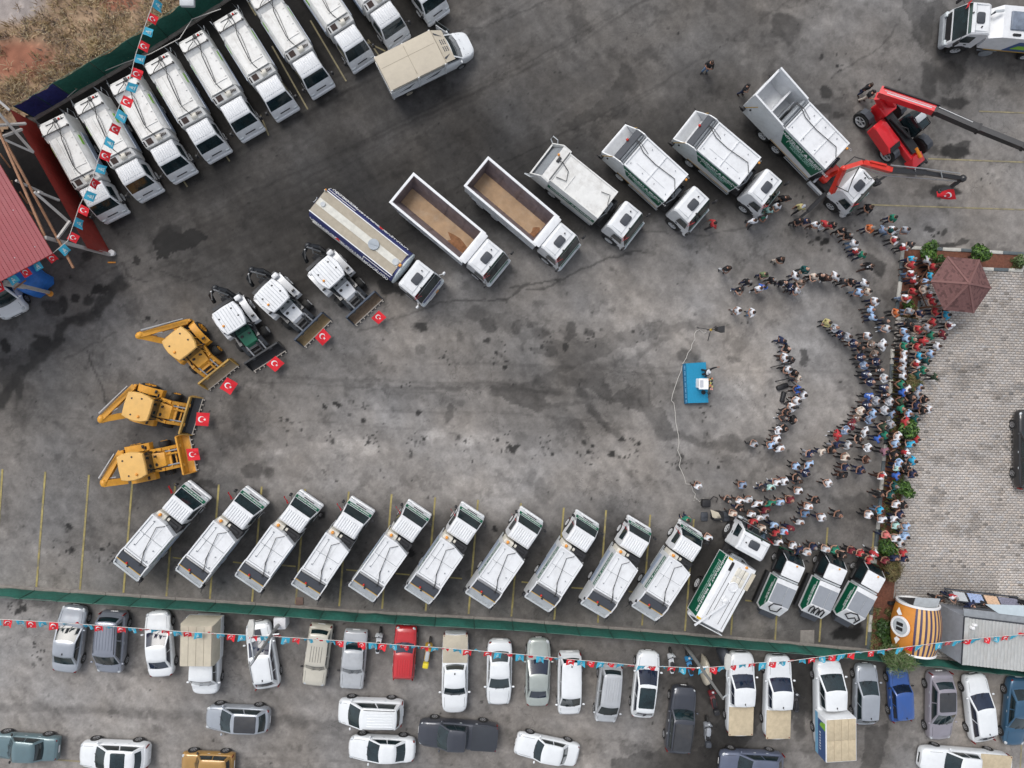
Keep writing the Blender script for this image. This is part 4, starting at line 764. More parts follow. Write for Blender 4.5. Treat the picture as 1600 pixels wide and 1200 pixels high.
def make_tipper(label, spill):
    L = 8.3; xf, xr = L/2, -L/2; w = 1.22; root = thing('tipper_truck', label, 'dump truck', 'empty tipper trucks')
    chassis(root, xr+.4, xf-1.3, .45, .9); big_cab(root, xf, 1.2, 'green'); rear_wheels(root, [xr+1.3, xr+2.6]); mid_gear(root, xf-2.3, xf-2.05)
    x1 = xf-2.25; H = 2.75
    b = MB(); sh = [(xr, -w), (x1, -w), (x1, w), (xr, w)]
    outer = lambda z, o: [(xr-o, -w-o, z), (x1+o, -w-o, z), (x1+o, w+o, z), (xr-o, w+o, z)]
    b.loft([outer(1.05, -.1), outer(1.15, 0), outer(H-.12, 0), outer(H-.10, .05), outer(H, .05), [(xr+.10, -w+.10, H), (x1-.28, -w+.10, H), (x1-.28, w-.10, H), (xr+.10, w-.10, H)], [(xr+.12, -w+.12, H-.05), (x1-.3, -w+.12, H-.05), (x1-.3, w-.12, H-.05), (xr+.12, w-.12, H-.05)]], cap=False)
    for k in range(6): x = xr+.5+k*(x1-xr-.9)/5; b.box(x-.05, x+.05, -w-.045, -w+.01, 1.15, H-.14); b.box(x-.05, x+.05, w-.01, w+.045, 1.15, H-.14)
    b.build('tipper_body', WHITE, root)
    i = MB(); i.loft([[(xr+.12, -w+.12, H-.05), (x1-.3, -w+.12, H-.05), (x1-.3, w-.12, H-.05), (xr+.12, w-.12, H-.05)], [(xr+.25, -w+.62, 1.25), (x1-.42, -w+.62, 1.25), (x1-.42, w-.62, 1.25), (xr+.25, w-.62, 1.25)]], cap=False)
    for k in range(3): x = xr+1.5+k*1.5; i.bar((x, -w+.14, H-.1), (x, -w+.61, 1.3), .05, .03); i.bar((x, w-.14, H-.1), (x, w-.61, 1.3), .05, .03)
    i.build('inner_walls', RUSTW, root)
    f = MB(); f.box(xr+.2, x1-.4, -w+.58, w-.58, 1.18, 1.26); f.build('load_floor', SAND, root)
    c = MB(); n = 14; pts = []; vs = [(spill[0], spill[1], 1.42)]
    for k in range(n): a = 2*math.pi*k/n; r = 1+.25*math.sin(3*a+spill[0])+.15*math.sin(5*a); vs.append((max(xr+.3, min(x1-.45, spill[0]+spill[2]*r*math.cos(a))), max(-w+.60, min(w-.60, spill[1]+spill[3]*r*math.sin(a))), 1.268))
    c._a(vs, [(0, k+1, (k+1) % n+1) for k in range(n)]); c.build('leftover_clay', CLAY, root, ang=80)
    hd = MB(); hd.rbox(x1-.26, x1+.28, -w+.02, w-.02, H+.003, H+.06, .06, .03, 2); hd.build('headboard_canopy', WHITE, root)
    rr_ = MB(); rr_.bar((xr+.6, -w-.03, 1.12), (x1, -w-.03, 1.12), .05, .06); rr_.bar((xr+.6, w+.03, 1.12), (x1, w+.03, 1.12), .05, .06); rr_.build('side_rail', LGREY, root)
    return root
def make_tanker():
    L = 9.3; xf, xr = L/2, -L/2; root = thing('tanker_truck', 'white and navy water tanker with beige walkway on its tank', 'tanker truck')
    chassis(root, xr+.4, xf-1.3, .45, .9); big_cab(root, xf, 1.18, 'navy'); rear_wheels(root, [xr+1.6, xr+2.95]); mid_gear(root, xf-2.6, xf-2.1)
    x1 = xf-2.45; sec = []
    for k in range(24): a = 2*math.pi*k/24+math.pi/24; sec.append((1.18*math.copysign(abs(math.cos(a))**.75, math.cos(a)), 2.1+.95*math.copysign(abs(math.sin(a))**.75, math.sin(a))))
    b = MB(); b.loft([[(x, y*s_, 2.1+(z-2.1)*s_) for y, z in sec] for x, s_ in ((xr, .9), (xr+.08, 1), (x1, 1))]); tk = b.build('tank', NAVY, root, ang=50)
    d = MB(); d.lathe((x1+.01, 0, 2.1), (1, 0, 0), [(0, 1.16), (.10, 1.16), (.16, .9), (.24, .3), (.25, .02)], 28); dome = d.build('tank_end_dome', mat('pale_grey_dome', (.52, .58, .60), .4), root, ang=60)
    dome.scale = (1, 1.03, .87); dome.location = (0, 0, .27)
    w_ = MB(); w_.box(xr+.05, x1-.15, -.82, .82, 2.86, 3.06); w_.build('walkway', mat('beige_walkway', (.40, .355, .28), .85, var=.1, dirt=.2), root)
    ww = MB(); ww.box(xr+.1, x1-.2, -.24, .24, 3.062, 3.09); ww.build('walkway_centre', mat('pale_walkway', (.64, .63, .57), .8, var=.12, dirt=.3, dirtcol=(.4, .38, .33)), root)
    e = MB()
    for s_ in (-1, 1): e.box(xr+.05, x1-.1, s_*.85-.03, s_*.85+.03, 2.9, 3.12)
    e.build('walkway_edge', WHITE, root)
    hch = MB(); hch.cyl((-.05, 0, 3.09), (-.05, 0, 3.2), .36, n=20); hch.bar((-.3, -.1, 3.22), (.25, .1, 3.22), .04, .03); hch.build('manhole_cover', mat('grey_cover', (.34, .38, .42), .5), root)
    sm = MB(); sm.cyl((xr+.5, 0, 3.09), (xr+.5, 0, 3.17), .16); sm.cyl((x1-.45, 0, 3.09), (x1-.45, 0, 3.2), .22, n=12); sm.ell((xr+.08, .8, 3.16), (.08, .08, .09)); sm.build('tank_fittings', LGREY, root)
    v = MB(); v.rbox(x1-.15, x1-.0, -.1, .1, 3.1, 3.3, .02, .02, 1); v.ell((xr+.1, .84, 3.2), (.07, .07, .08)); v.build('red_valve', ORANGE, root)
    fd = MB()
    for s_ in (-1, 1): fd.box(xr+.1, xr+4.6, s_*1.0, s_*1.28, 1.08, 1.16); fd.box(xr+.1, xr+4.6, s_*1.27, s_*1.29, .85, 1.08)
    fd.build('side_fender', mat('pale_fender', (.47, .47, .45), .6, dirt=.3), root)
    for s_ in (-1, 1):
        rz = 0 if s_ < 0 else math.pi
        t = text_mesh('lettering', 'ONİKİŞUBAT', .4, PWHITE, root, (xr+(1.4 if s_ < 0 else 5.2), s_*1.16, 2.42), (math.radians(62), 0, rz), .004)
        t = text_mesh('lettering', 'BELEDİYESİ', .4, PWHITE, root, (xr+(3.5 if s_ < 0 else 3.2), s_*1.16, 2.42), (math.radians(62), 0, rz), .004)
        t = text_mesh('lettering', '▲', .4, mat('red_print', (.7, .05, .04), .6), root, (xr+(2.45 if s_ < 0 else 4.2), s_*1.16, 2.44), (math.radians(62), 0, rz), .004)
        t = text_mesh('lettering', 'FEN İŞLERİ\nMÜDÜRLÜĞÜ', .32, PWHITE, root, (xr+(5.6 if s_ < 0 else 1.2), s_*1.14, 2.5), (math.radians(58), 0, rz), .004)
        bx = MB(); c0 = xr+(5.6 if s_ < 0 else 1.2)
        bx.bar((c0-1.1, s_*1.0, 2.83), (c0+1.1, s_*1.0, 2.83), .03, .03); bx.bar((c0-1.1, s_*1.0, 2.83), (c0-1.1, s_*1.18, 2.4), .03, .03); bx.build('box_outline', PWHITE, root)
    pl = MB(); pl.box(xf+.17, xf+.2, -.5, .1, .5, .95); pl.build('front_plate', PWHITE, root); pl = MB(); pl.box(xf+.17, xf+.21, .15, .4, .5, .9); pl.build('indicator', ORANGE, root)
    ld = MB(); 
    for y in (-.25, .1): ld.bar((xr-.08, y, .8), (xr-.08, y, 3.1), .04, .04)
    for k in range(7): ld.bar((xr-.08, -.25, 1+k*.32), (xr-.08, .1, 1+k*.32), .03, .03)
    ld.build('ladder', LGREY, root)
    nn = MB(); nn.quad((xf-.07, -.9, 1.1), (xf-.07, .9, 1.1), (xf-.02, .9, .98), (xf-.02, -.9, .98), .002)
    return root
def make_vacuum_tanker():
    L = 7.7; xf, xr = L/2, -L/2; root = thing('sewer_tanker_truck', 'green and white sewer tanker truck with round manholes on its flat top', 'tanker truck')
    chassis(root, xr+.4, xf-1.3, .45, .9); big_cab(root, xf, 1.2, None); rear_wheels(root, [xr+2.1], 1.24); mid_gear(root, xf-2.75, xf-2.05)
    x1 = xf-2.65; w = 1.2; H = 3.1
    sec = [(-w, 1.0), (-w-.02, 1.9), (-w+.05, 2.5), (-.86, H), (.95, H), (w, H-.25), (w, 1.0)]
    sec = [(-y, z) for y, z in sec][::-1] if False else sec
    b = MB(); b.loft([[(x, y, z) for y, z in sec] for x in (xr+.25, x1)]); body = b.build('tank_body', WHITE, root)
    for s_, ys in ((1, (w, w, .95)), (-1, (-w, -w+.05, -.86))):
        g = MB()
        if s_ > 0: q_ = [(x1-.05, w+.006, 1.15), (xr+.35, w+.006, 1.15), (xr+.35, w+.006, 2.82), (x1-.05, w+.006, 2.82)]; g.quad(*q_, t=.008)
        else:
            for (ya, za), (yb, zb) in (((-w-.022, 1.9), (-w+.05, 2.5)), ((-w+.05, 2.5), (-.87, 3.08))): g.quad((xr+.35, ya, za), (x1-.05, ya, za), (x1-.05, yb, zb), (xr+.35, yb, zb), .008)
            g.quad((xr+.35, -w-.003, 1.15), (x1-.05, -w-.003, 1.15), (x1-.05, -w-.024, 1.9), (xr+.35, -w-.024, 1.9), .006)
        g.build('green_side_panel', GREEN, root)
        yc = 1
    t = text_mesh('lettering', TR_TXT, .34, PWHITE, root, ((xr+x1)/2+.3, w+.02, 2.45), (math.radians(90), 0, math.pi), .004)
    t = text_mesh('lettering', 'TEMİZLİK İŞLERİ MÜDÜRLÜĞÜ', .22, mat('pale_green_print', (.35, .55, .48)), root, ((xr+x1)/2+.3, w+.02, 1.9), (math.radians(90), 0, math.pi), .004)
    bx = MB(); xc = (xr+x1)/2+.3; bx.bar((xc-1.6, w+.02, 2.15), (xc+1.6, w+.02, 2.15), .006, .035); bx.bar((xc+1.6, w+.02, 2.15), (xc+1.6, w+.02, 1.7), .006, .035); bx.bar((xc-1.6, w+.02, 2.15), (xc-1.6, w+.02, 2.0), .006, .035); bx.build('box_outline', PWHITE, root)
    f = MB()
    for y in (.72, .25, -.22, -.66): f.box(xr+.4 if abs(y) > .5 else x1-1.7, x1-.3, y-.012, y+.012, H+.003, H+.02)
    f.box(xr+.6, x1-1.6, -.30, -.276, H+.003, H+.02); f.box(xr+.6, x1-1.6, .42, .444, H+.003, H+.02); f.build('deck_joint', BLACK, body)
    p = MB()
    for i_ in range(3):
        for j_ in range(2): p.rbox(x1-1.55+j_*.62, x1-.98+j_*.62, -.2+i_*.3-.3, .06+i_*.3-.3, H+.004, H+.05, .02, .015, 1)
    p.build('deck_panel', CREAM, body)
    dk_ = MB(); dk_.quad((x1-.85, .92, H+.01), (x1-.85, .72, H+.01), (x1-.2, .74, H+.01), (x1-.2, .92, H+.01), .012); dk_.build('deck_opening', BLACK, body)
    tn = MB(); tn.box(x1-1.5, x1-.25, -.98, -.72, H-.02, H+.03); tn.build('side_locker', TAN, body)
    m = MB(); m.lathe((.0-.5, .05, H), (0, 0, 1), [(0, .36), (.1, .36), (.12, .3), (.08, .26), (.1, .05)], 20); m.build('manhole', WHITE, body)
    m2 = MB(); m2.cyl((-1.55, .05, H), (-1.55, .05, H+.18), .24, n=12); m2.ell((-1.55, .05, H+.18), (.2, .2, .08)); 
    for k in range(4): a = k*math.pi/2+.4; m2.bar((-1.55+.2*math.cos(a), .05+.2*math.sin(a), H+.1), (-1.55+.32*math.cos(a), .05+.32*math.sin(a), H+.1), .08, .14)
    m2.build('pump_dome', WHITE, body)
    ar = MB(); ar.bar((-1.7, .1, H+.3), (xr-.15, 1.25, H+.3), .13, .10); ar.build('hose_boom', WHITE, root)
    bk = MB(); bk.box(xr+.0, xr+.25, -1.15, 1.15, 1.2, 1.5); bk.rbox(xr-.05, xr+.02, -1.15, 1.15, 2.6, 2.75, .02, .02, 1); 
    for s_ in (-1, 1): bk.bar((xr-.02, s_*1.1, 1.3), (xr-.02, s_*1.1, 2.7), .06, .06)
    bk.build('rear_rack', WHITE, root)
    rr_ = MB(); rr_.cyl((xr+.12, -.8, 2.2), (xr+.12, .8, 2.2), .12); rr_.ell((xr+.14, -.75, 2.4), (.12, .12, .12)); rr_.build('hose_reel', MGREY, root)
    ye = MB(); 
    for x in (xr+.3, x1-.15): ye.box(x, x+.14, .93, 1.18, H-.26, H+.015) 
    ye.build('yellow_corner', mat('yellow_corner_paint', (.7, .45, .03), .6), root)
    bc = MB(); bc.ell((x1-.1, -.15, H+.05), (.1, .1, .1)); bc.build('beacon', ORANGE, root)
    return root
def make_mini(label, hose):
    L = 4.9; xf, xr = L/2, -L/2; root = thing('mini_sweeper_truck', label, 'mini truck', 'small green and white hose trucks with black cabs')
    chassis(root, xr+.3, xf-1.0, .35, .55)
    for x in (xf-.85, xr+1.1):
        for s_ in (-1, 1): wheel(root, x, s_*.72, .33, .22, RIM)
    b = MB(); b.prof([(xf-1.75, .5, .80), (xf-.08, .42, .8), (xf, .7, .78), (xf-.16, 1.15, .78), (xf-.5, 1.92, .70), (xf-1.6, 1.98, .70), (xf-1.75, 1.6, .76)], .06); b.build('cab', mat('gloss_black_paint', (.015, .015, .017), .12, coat=.8), root)
    r = MB(); r.rbox(xf-1.72, xf-.58, -.72, .72, 1.97, 2.06, .06, .03, 2); r.box(xf-.82, xf-.80, -.66, .66, 2.06, 2.07); r.build('roof', WHITE, root)
    g = MB(); g.quad((xf-.165, -.68, 1.2), (xf-.165, .68, 1.2), (xf-.48, .62, 1.87), (xf-.48, -.62, 1.87), .012); g.build('windshield', GLASS, root)
    h = MB(); h.rbox(xf-.2, xf+.03, -.8, .8, .4, .72, .12, .04, 3); h.build('bumper', GREEN, root)
    for s_ in (-1, 1):
        w_ = MB(); w_.quad((xf-1.5, s_*.8, 1.1), (xf-.3, s_*.8, 1.05), (xf-.6, s_*.73, 1.82), (xf-1.45, s_*.73, 1.82), .01); w_.build('side_window', GLASS, root)
        m = MB(); m.tube([(xf-.3, s_*.76, 1.3), (xf-.12, s_*.95, 1.5)], .015); m.rbox(xf-.18, xf-.08, s_*1.0-.07, s_*1.0+.07, 1.3, 1.6, .02, .02, 1); m.build('mirror', BLACK, root)
        pl = MB(); pl.bar((xf-.2, s_*.78, 1.18), (xf-.55, s_*.69, 1.98), .03, .03); pl.build('window_pillar', WHITE, root)
    bc = MB(); bc.ell((xf-.7, -.1, 2.1), (.07, .07, .06)); bc.build('beacon', ORANGE, root)
    x0, x1 = xr+.35, xf-1.95; w = .82; H = 2.05
    bd = MB(); bd.prof([(x0+.15, .7, w), (x1, .7, w), (x1, H, w*.98), (x0+.75, H, w*.98), (x0, 1.35, w)], .02); body = bd.build('tank_body', WHITE, root)
    for s_ in (-1, 1):
        g = MB(); pts = [(x0+.28, s_*(w+.004), .95), (x1-.04, s_*(w+.004), .95), (x1-.04, s_*(w+.004), H-.06), (x0+.78, s_*(w+.004), H-.06), (x0+.12, s_*(w+.004), 1.4)]
        g.loft([[(a, y, c) for a, y, c in pts], [(a, y+s_*.012, c) for a, y, c in pts]]); g.build('green_side_panel', GREEN, root)
        text_mesh('lettering', 'ONİKİŞUBAT BELEDİYESİ\nTEMİZLİK İŞLERİ', .16, PWHITE, root, ((x0+x1)/2+.2, s_*(w+.022), 1.68), (math.radians(90), 0, 0 if s_ < 0 else math.pi), .002)
        db = MB(); db.box(x0+.1, x1, s_*(w+.12)-.1, s_*(w+.12)+.1, .35, .7); db.build('side_skirt', BLACK, root)
    pn = MB(); pn.box(x0+.85, x1-.34, -.76, -.16, H+.003, H+.03); pn.box(x0+.85, x1-.34, -.13, .76, H+.003, H+.035)
    for k in range(7): pn.box(x0+.86, x1-.36, -.04+k*.11, -.03+k*.11, H+.035, H+.042)
    pn.build('grey_cover', mat('grey_cover_panel', (.27, .29, .32), .5), body)
    fr = MB(); fr.box(x1+.02, x1+.16, -.7, .7, .8, 1.7); fr.bar((x1+.1, -.75, 1.85), (x1+.1, .75, 1.85), .12, .18); fr.build('front_guard', LGREY, root)
    ho = MB()
    if hose == 0: ho.tube([(x0+.75, -.3, H+.0), (x0+.3, -.25, 1.78), (x0+.2, .2, 1.7), (x0+.45, .5, 1.9), (x0+.8, .4, H+.06), (x0+.9, -.2, H+.06)], .045, 6)
    elif hose == 1:
        for k in range(3): y = -.5+k*.38; ho.tube([(x0+.15, y, 1.62), (x0+.6, y+.1, 2.0), (x0+.75, y+.3, H+.05), (x0+.5, y+.36, 1.92), (x0+.2, y+.25, 1.68)], .05, 6)
    else: ho.tube([(x0+.1, -.5, 1.6), (x0+.55, -.5, 1.98), (x0+.8, -.1, H+.06), (x0+.7, .4, H+.05), (x0+.4, .55, 1.86), (x0+.2, .1, 1.7), (x0+.5, -.15, 1.95), (x0+.35, -.4, 1.8)], .05, 6)
    ho.build('suction_hose', BLACK, root)
    rb = MB(); rb.quad((xr-.05, -.6, 1.1), (xr+.45, -.6, 1.35), (xr+.45, .6, 1.35), (xr-.05, .6, 1.1), .03); rb.box(xr+.1, xr+.4, -.6, .6, .7, 1.1); rb.build('rear_flap', DGREY, root)
    return root
ORD = ['first', 'second', 'third', 'fourth', 'fifth', 'sixth', 'seventh', 'eighth', 'ninth', 'tenth']
# upper row, counted from the red shed wall
oldp = make_old_compactor()
fr = [(181,336),(235,302),(289,275),(343,243),(394,208),(448,176),(503.5,140),(567,99),(622.5,64),(684,25)]
for i, f in enumerate(fr):
    o = oldp if i == 0 else clone(oldp)
    o['label'] = 'worn white garbage truck in the upper row, '+ORD[i]+' from the red shed wall'; o.scale = (1, .93, 1); o['group'] = 'older white garbage trucks parked along the upper fence'
    r = (78+54.3*i, 184-32.5*i) if i < 6 else (f[0]-97, f[1]-154)
    put(o, (*r, 2.6), (*f, .55))
    if i == 0: print('old truck length', (at(*r, 2.6)-at(*f, .55)).xy.length)
newp = make_new_compactor()
nf_ = [((309,768),(203,888)),((399,777),(300,898)),((484,782),(392,906)),((565,791),(479,919)),((655,795),(566,923)),((739,797),(652,928)),((830,806),(747,933)),((918,810),(838,940)),((999,818),(925,950)),((1080,824),(1003,955))]
for i, (f, r) in enumerate(nf_):
    o = newp if i == 0 else clone(newp)
    o['label'] = 'new white garbage truck with green stripes and grey hopper lid, '+ORD[i]+' from the yellow backhoes'; o['group'] = 'new white garbage trucks lined up above the green mesh fence'
    l_ = put(o, (*r, 1.5), (*f, .7)); print('new', i, round(l_, 2))
v = make_vacuum_tanker(); print('vac', put(v, (1102,968,1.8), (1170,823,.8)))
for i, (f, r, h_) in enumerate([((1233,864),(1200,960),0),((1297,869),(1266,963),1),((1357,880),(1318,972),2)]):
    o = make_mini(['black cabbed hose truck nearest the green sewer tanker', 'black cabbed hose truck in the middle of three, hose folded in zigzags', 'black cabbed hose truck nearest the planting bed kerb'][i], h_); print('mini', put(o, (*r, 1.3), (*f, .55)))
t = make_tanker(); print('tanker', put(t, (503,318,3.0), (669,452,.8)))
t = make_tipper('white tipper truck with a sandy empty bed, beside the navy tanker', (.95, -.3, 1.1, .35)); print('tip', put(t, (631,296,2.75), (776,424,.7)))
t = make_tipper('white tipper truck with a brown clay corner, beside the looped compactor', (1.45, -.35, .5, .45)); print('tip', put(t, (747,270,2.75), (886,400,.7)))
t = make_loop_compactor(); print('g1', put(t, (843,241,2.2), (989,370,.7)))
g2 = make_big_compactor(8.1, label='large white and green compactor truck, left one of the pair with dark lids')
g2['group'] = 'large white and green compactor trucks'; print('g2', put(g2, (956,213,2.1), (1090,350,.7)))
g3 = clone(g2, 'large white and green compactor truck between its twin and the crane truck'); print('g3', put(g3, (1064,190,2.1), (1203,325,.7)))
# ---------------------------------------------------------------- cars
def lerp(a, b, t): return a+(b-a)*t
def interp(pts, x):
    for (x0_, y0_), (x1_, y1_) in zip(pts[:-1], pts[1:]):
        if x <= x1_: t = max(0, (x-x0_)/(x1_-x0_)); t = t*t*(3-2*t)*.5+t*.5; return lerp(y0_, y1_, t)
    return pts[-1][1]
def paint(name, c, metal=0.0, dirt=.1, rough=.28): return mat('car_paint_'+name, c, rough, metal=metal, var=.03, coat=.8, dirt=dirt)
HLAMP = mat('headlamp_glass', (.5, .53, .55), .1, coat=.8); TLAMP = mat('tail_lamp_red', (.16, .008, .008), .2, coat=.5)
def make_car(name, label, cat, p, L=4.4, Wd=1.76, H=1.47, belt=.93, ws=(.30, .0), rf=(.46, .82), hood=.72, nose=.62, boxy=0.0, group=None, tail='sedan', glass=None, extras=(), wins=2, rim=None, rack=None):
    """ws=(cowl, roof front), rf=(roof rear, rear glass base) as fractions from the nose"""
    xf, xr = L/2, -L/2; hw = Wd/2
    root = thing(name, label, cat, group)
    fx = lambda f: xf-f*L
    # lower body
    fr_w = [(0, .46+.36*boxy), (.012, .66+.24*boxy), (.035, .80+.15*boxy), (.08, .91+.06*boxy), (.15, .97), (.25, 1.0), (.75, 1.0), (.87, .98), (.94, .92+.05*boxy), (.98, .80+.13*boxy), (1, .60+.28*boxy)]
    zb = belt; zt = [(0, nose-.08), (.03, nose+.06), (.10, hood+.02), (ws[0], zb-.02), (ws[0]+.02, zb), (rf[1]-.02, zb), (min(rf[1]+.01, .97), zb if tail == 'sedan' else zb), (.97, zb-.06 if tail == 'sedan' else zb-.05), (1, zb-.24)]
    if tail == 'bed': zt = [(0, nose), (.03, nose+.08), (.1, hood+.05), (ws[0], zb), (1, zb)]
    nst = 34; st = [0, .008, .02, .035, .055, .08, .11]+[.11+(.88-.11)*i/nst for i in range(1, nst)]+[.88, .91, .94, .96, .975, .99, 1.0]
    rings = []
    for f in st:
        w = hw*interp(fr_w, f); z = interp(zt, f); z0 = .24+.10*(f < .02 or f > .98)
        cr = .035 if ws[0] < f < rf[1] else .055
        half = [(w*.90, z0), (w*.985, .36), (w, .50), (w*.995, lerp(.5, z, .55)), (w*.965, z-.085), (w*.915, z-.03), (w*.80, z+cr*.25), (w*.45, z+cr*.8), (0, z+cr)]
        rings.append([(fx(f), y, zz) for y, zz in half]+[(fx(f), -y, zz) for y, zz in half[-2::-1]])
    b = MB(); b.loft(rings); body = b.build('body', p, root, ang=50)
    # shut lines and bonnet
    sl_ = MB(); zz = lambda f, u: interp(zt, f)+.055*(1-u*u)+.004
    hb, he = .075, ws[0]-.015
    for u in (-.80, .80): 
        pts = [(fx(lerp(hb, he, t/5)), hw*interp(fr_w, lerp(hb, he, t/5))*u*.97, interp(zt, lerp(hb, he, t/5))+.018) for t in range(6)]; sl_.tube(pts, .009, 4)
    sl_.build('bonnet_gap', BLACK, body)
    # cabin
    def ring(z, f0, f1, w0, w1, bulge0, bulge1, n=6):
        o = []
        for i in range(n+1): u = -1+2*i/n; o.append((fx(f0)-bulge0*(u*u), u*w0, z-0.0))
        for i in range(1, n): t = i/n; o.append((fx(lerp(f0, f1, t)), lerp(w0, w1, t)+.02*math.sin(math.pi*t), z))
        for i in range(n+1): u = 1-2*i/n; o.append((fx(f1)+bulge1*(u*u), u*w1, z))
        for i in range(1, n): t = i/n; o.append((fx(lerp(f1, f0, t)), -lerp(w1, w0, t)-.02*math.sin(math.pi*t), z))
        return o
    wb = hw*.91; wr = hw*(.745+.06*boxy); wbr, wrr = (wb*.95, wr*.93); zr = H-.06
    R0 = (zb-.03, ws[0], rf[1], wb, wbr, .16, .10); R1 = (zr-.02, ws[1], rf[0], wr+.02, wrr+.02, .10, .06); R2 = (zr+.01, ws[1]+.012, rf[0]-.008, wr-.03, wrr-.03, .09, .05)
    c = MB(); g0 = ring(*R0); g1 = ring(*R1); g2 = ring(*R2); g3 = ring(H, ws[1]+.06, rf[0]-.05, wr*.55, wrr*.55, .06, .04)
    c.loft([g0, g1, g2, g3]); cabn = c.build('roof', extras[0] if False else p, root, ang=40)
    G = glass or GLASS
    def gl(nm, f_lo, f_hi, s0, s1, v0, v1, off=.01, m=None):
        """pane on cabin wall: indices s0..s1 along ring between v0 (low) and v1 (high)"""
        k = 6; vs = []; n_ = len(g0)
        for (v,) in ((v0,), (v1,)):
            for i in range(k+1):
                s_ = lerp(s0, s1, i/k); a = int(math.floor(s_)) % n_; t = s_-math.floor(s_); a2 = (a+1) % n_
                P0 = Vector(g0[a]).lerp(Vector(g0[a2]), t); P1 = Vector(g1[a]).lerp(Vector(g1[a2]), t); vs.append(P0.lerp(P1, v))
        cen = Vector((fx((ws[0]+rf[1])/2), 0, zb))
        outs = []
        for q_ in vs:
            d = Vector((0, 0, .5)) 
            if nm == 'windshield': d = Vector((.7, 0, .7))
            elif nm == 'rear_window': d = Vector((-.7, 0, .7))
            else: d = Vector((0, 1 if q_.y > 0 else -1, .35))
            outs.append(q_+d*off)
        m_ = MB(); m_._a([tuple(q_) for q_ in outs]+[tuple(q_-Vector((0, 0, .02))) for q_ in vs], [(i, i+1, k+2+i, k+1+i) for i in range(k)]+[(i+1, i, 2*k+2+i, 2*k+3+i) for i in range(k)]+[(k+1+i, k+2+i, 3*k+4+i, 3*k+3+i) for i in range(k)])
        return m_.build(nm, m or G, root, ang=60)
    gl('windshield', 0, 0, .34, 5.66, .04, .96)
    if tail != 'bed' or True: gl('rear_window', 0, 0, 12.5, 17.5, .15 if tail != 'van' else .35, .9)
    # side windows: ring 6..12 (left) and 18..24 (right)
    e0, e1 = 6.35, 11.55
    for base, sg in ((0, 1), (12, -1)):
        for w_ in range(wins):
            a = lerp(e0, e1, w_/wins)+.09; b2 = lerp(e0, e1, (w_+1)/wins)-.09
            if sg < 0: a, b2 = 24-(a-6), 24-(b2-6)
            gl('side_window', 0, 0, a, b2, .14, .86)
    # lamps, grille, bumpers, mirrors, wheels
    for s_ in (-1, 1):
        h = MB(); h.ell((fx(.055), s_*hw*.70, nose+.03), (.20, .15, .075), 8, 5); h.build('headlight', HLAMP, root, ang=60)
        t = MB(); 
        if tail in ('sedan', 'hatch'): t.ell((fx(.965), s_*hw*.72, zb-.13), (.10, .13, .07), 8, 5)
        else: t.rbox(fx(.992), fx(.975), s_*hw*.84-.05, s_*hw*.84+.05, .62, zb+.06, .02, .02, 1)
        t.build('taillight', TLAMP, root, ang=60)
        m = MB(); m.ell((fx(ws[0]+.055), s_*(hw+.09), zb+.06), (.075, .11, .075), 8, 5); m.build('mirror', p if boxy < .8 else BLACK, root, ang=60)
        hd = MB()
        for f in ([.52, .72] if wins > 1 else [.55]): hd.box(fx(f)-.08, fx(f)+.08, s_*hw*.985-.015, s_*hw*.985+.02, zb-.16, zb-.13)
        hd.build('door_handle', LGREY, root)
        for x in (fx(.185), fx(.80)):
            ar = MB(); ar.lathe((x, s_*(hw-.20), .33), (0, s_, 0), [(0, .02), (0, .365), (.205, .365), (.205, .02)], 18); ar.build('wheel_arch', BLACK, root)
            wheel(root, x, s_*(hw-.095), .315, .21, rim or RIM)
    g = MB(); g.rbox(fx(.012), fx(-.001), -hw*.42, hw*.42, nose-.32, nose-.16, .02, .02, 1); g.build('grille', BLACK, root)
    pl = MB(); pl.rbox(fx(-.002), fx(-.006), -.22, .22, .40, .47, .005, .004, 1); pl.build('front_plate', PWHITE, root)
    if tail != 'bed': pr = MB(); pr.rbox(fx(1.006), fx(.995), -.25, .25, .52, .63, .005, .004, 1); pr.build('rear_plate', PWHITE, root)
    wp = MB()
    a0 = Vector(g0[2]).lerp(Vector(g1[2]), .08); a1 = Vector(g0[4]).lerp(Vector(g1[4]), .3); up = Vector((.03, 0, .03)); wp.bar(a0+up, Vector(g0[3]).lerp(Vector(g1[3]), .32)+up, .015, .015); wp.build('wiper', BLACK, root); wp = MB(); wp.bar(Vector(g0[4]).lerp(Vector(g1[4]), .08)+up, Vector(g0[5]).lerp(Vector(g1[5]), .32)+up, .015, .015); wp.build('wiper', BLACK, root)
    rx0, rx1 = fx(rf[0]-.02), fx(ws[1]+.04)
    for e in extras:
        if e == 'antenna': m = MB(); m.tube([(rx0+.15, 0, H-.02), (rx0+.05, 0, H+.15)], .008, 4); m.rbox(rx0+.05, rx0+.2, -.04, .04, H-.03, H+.03, .03, .02, 1); m.build('antenna', BLACK, root)
        if e == 'rails':
            for s_ in (-1, 1): m = MB(); m.tube([(rx0+.05, s_*wr*.88, H-.05), (rx0+.2, s_*wr*.9, H+.015), (rx1-.25, s_*wr*.93, H+.015), (rx1-.05, s_*wr*.92, H-.05)], .02); m.build('roof_rail', BLACK, root)
        if e == 'ribs':
            m = MB()
            for k in range(6): y = -wr*.66+k*wr*1.32/5; m.rbox(rx0+.15, rx1-.3, y-.03, y+.03, H-.06, H+.022, .02, .015, 1)
            m.build('roof_ribs', p, root)
        if e == 'slots':
            m = MB()
            for k in range(5): y = -.36+k*.18; m.box(rx0+.75, rx1-.15, y-.012, y+.012, H-.03, H+.012)
            m.build('roof_slots', BLACK, root)
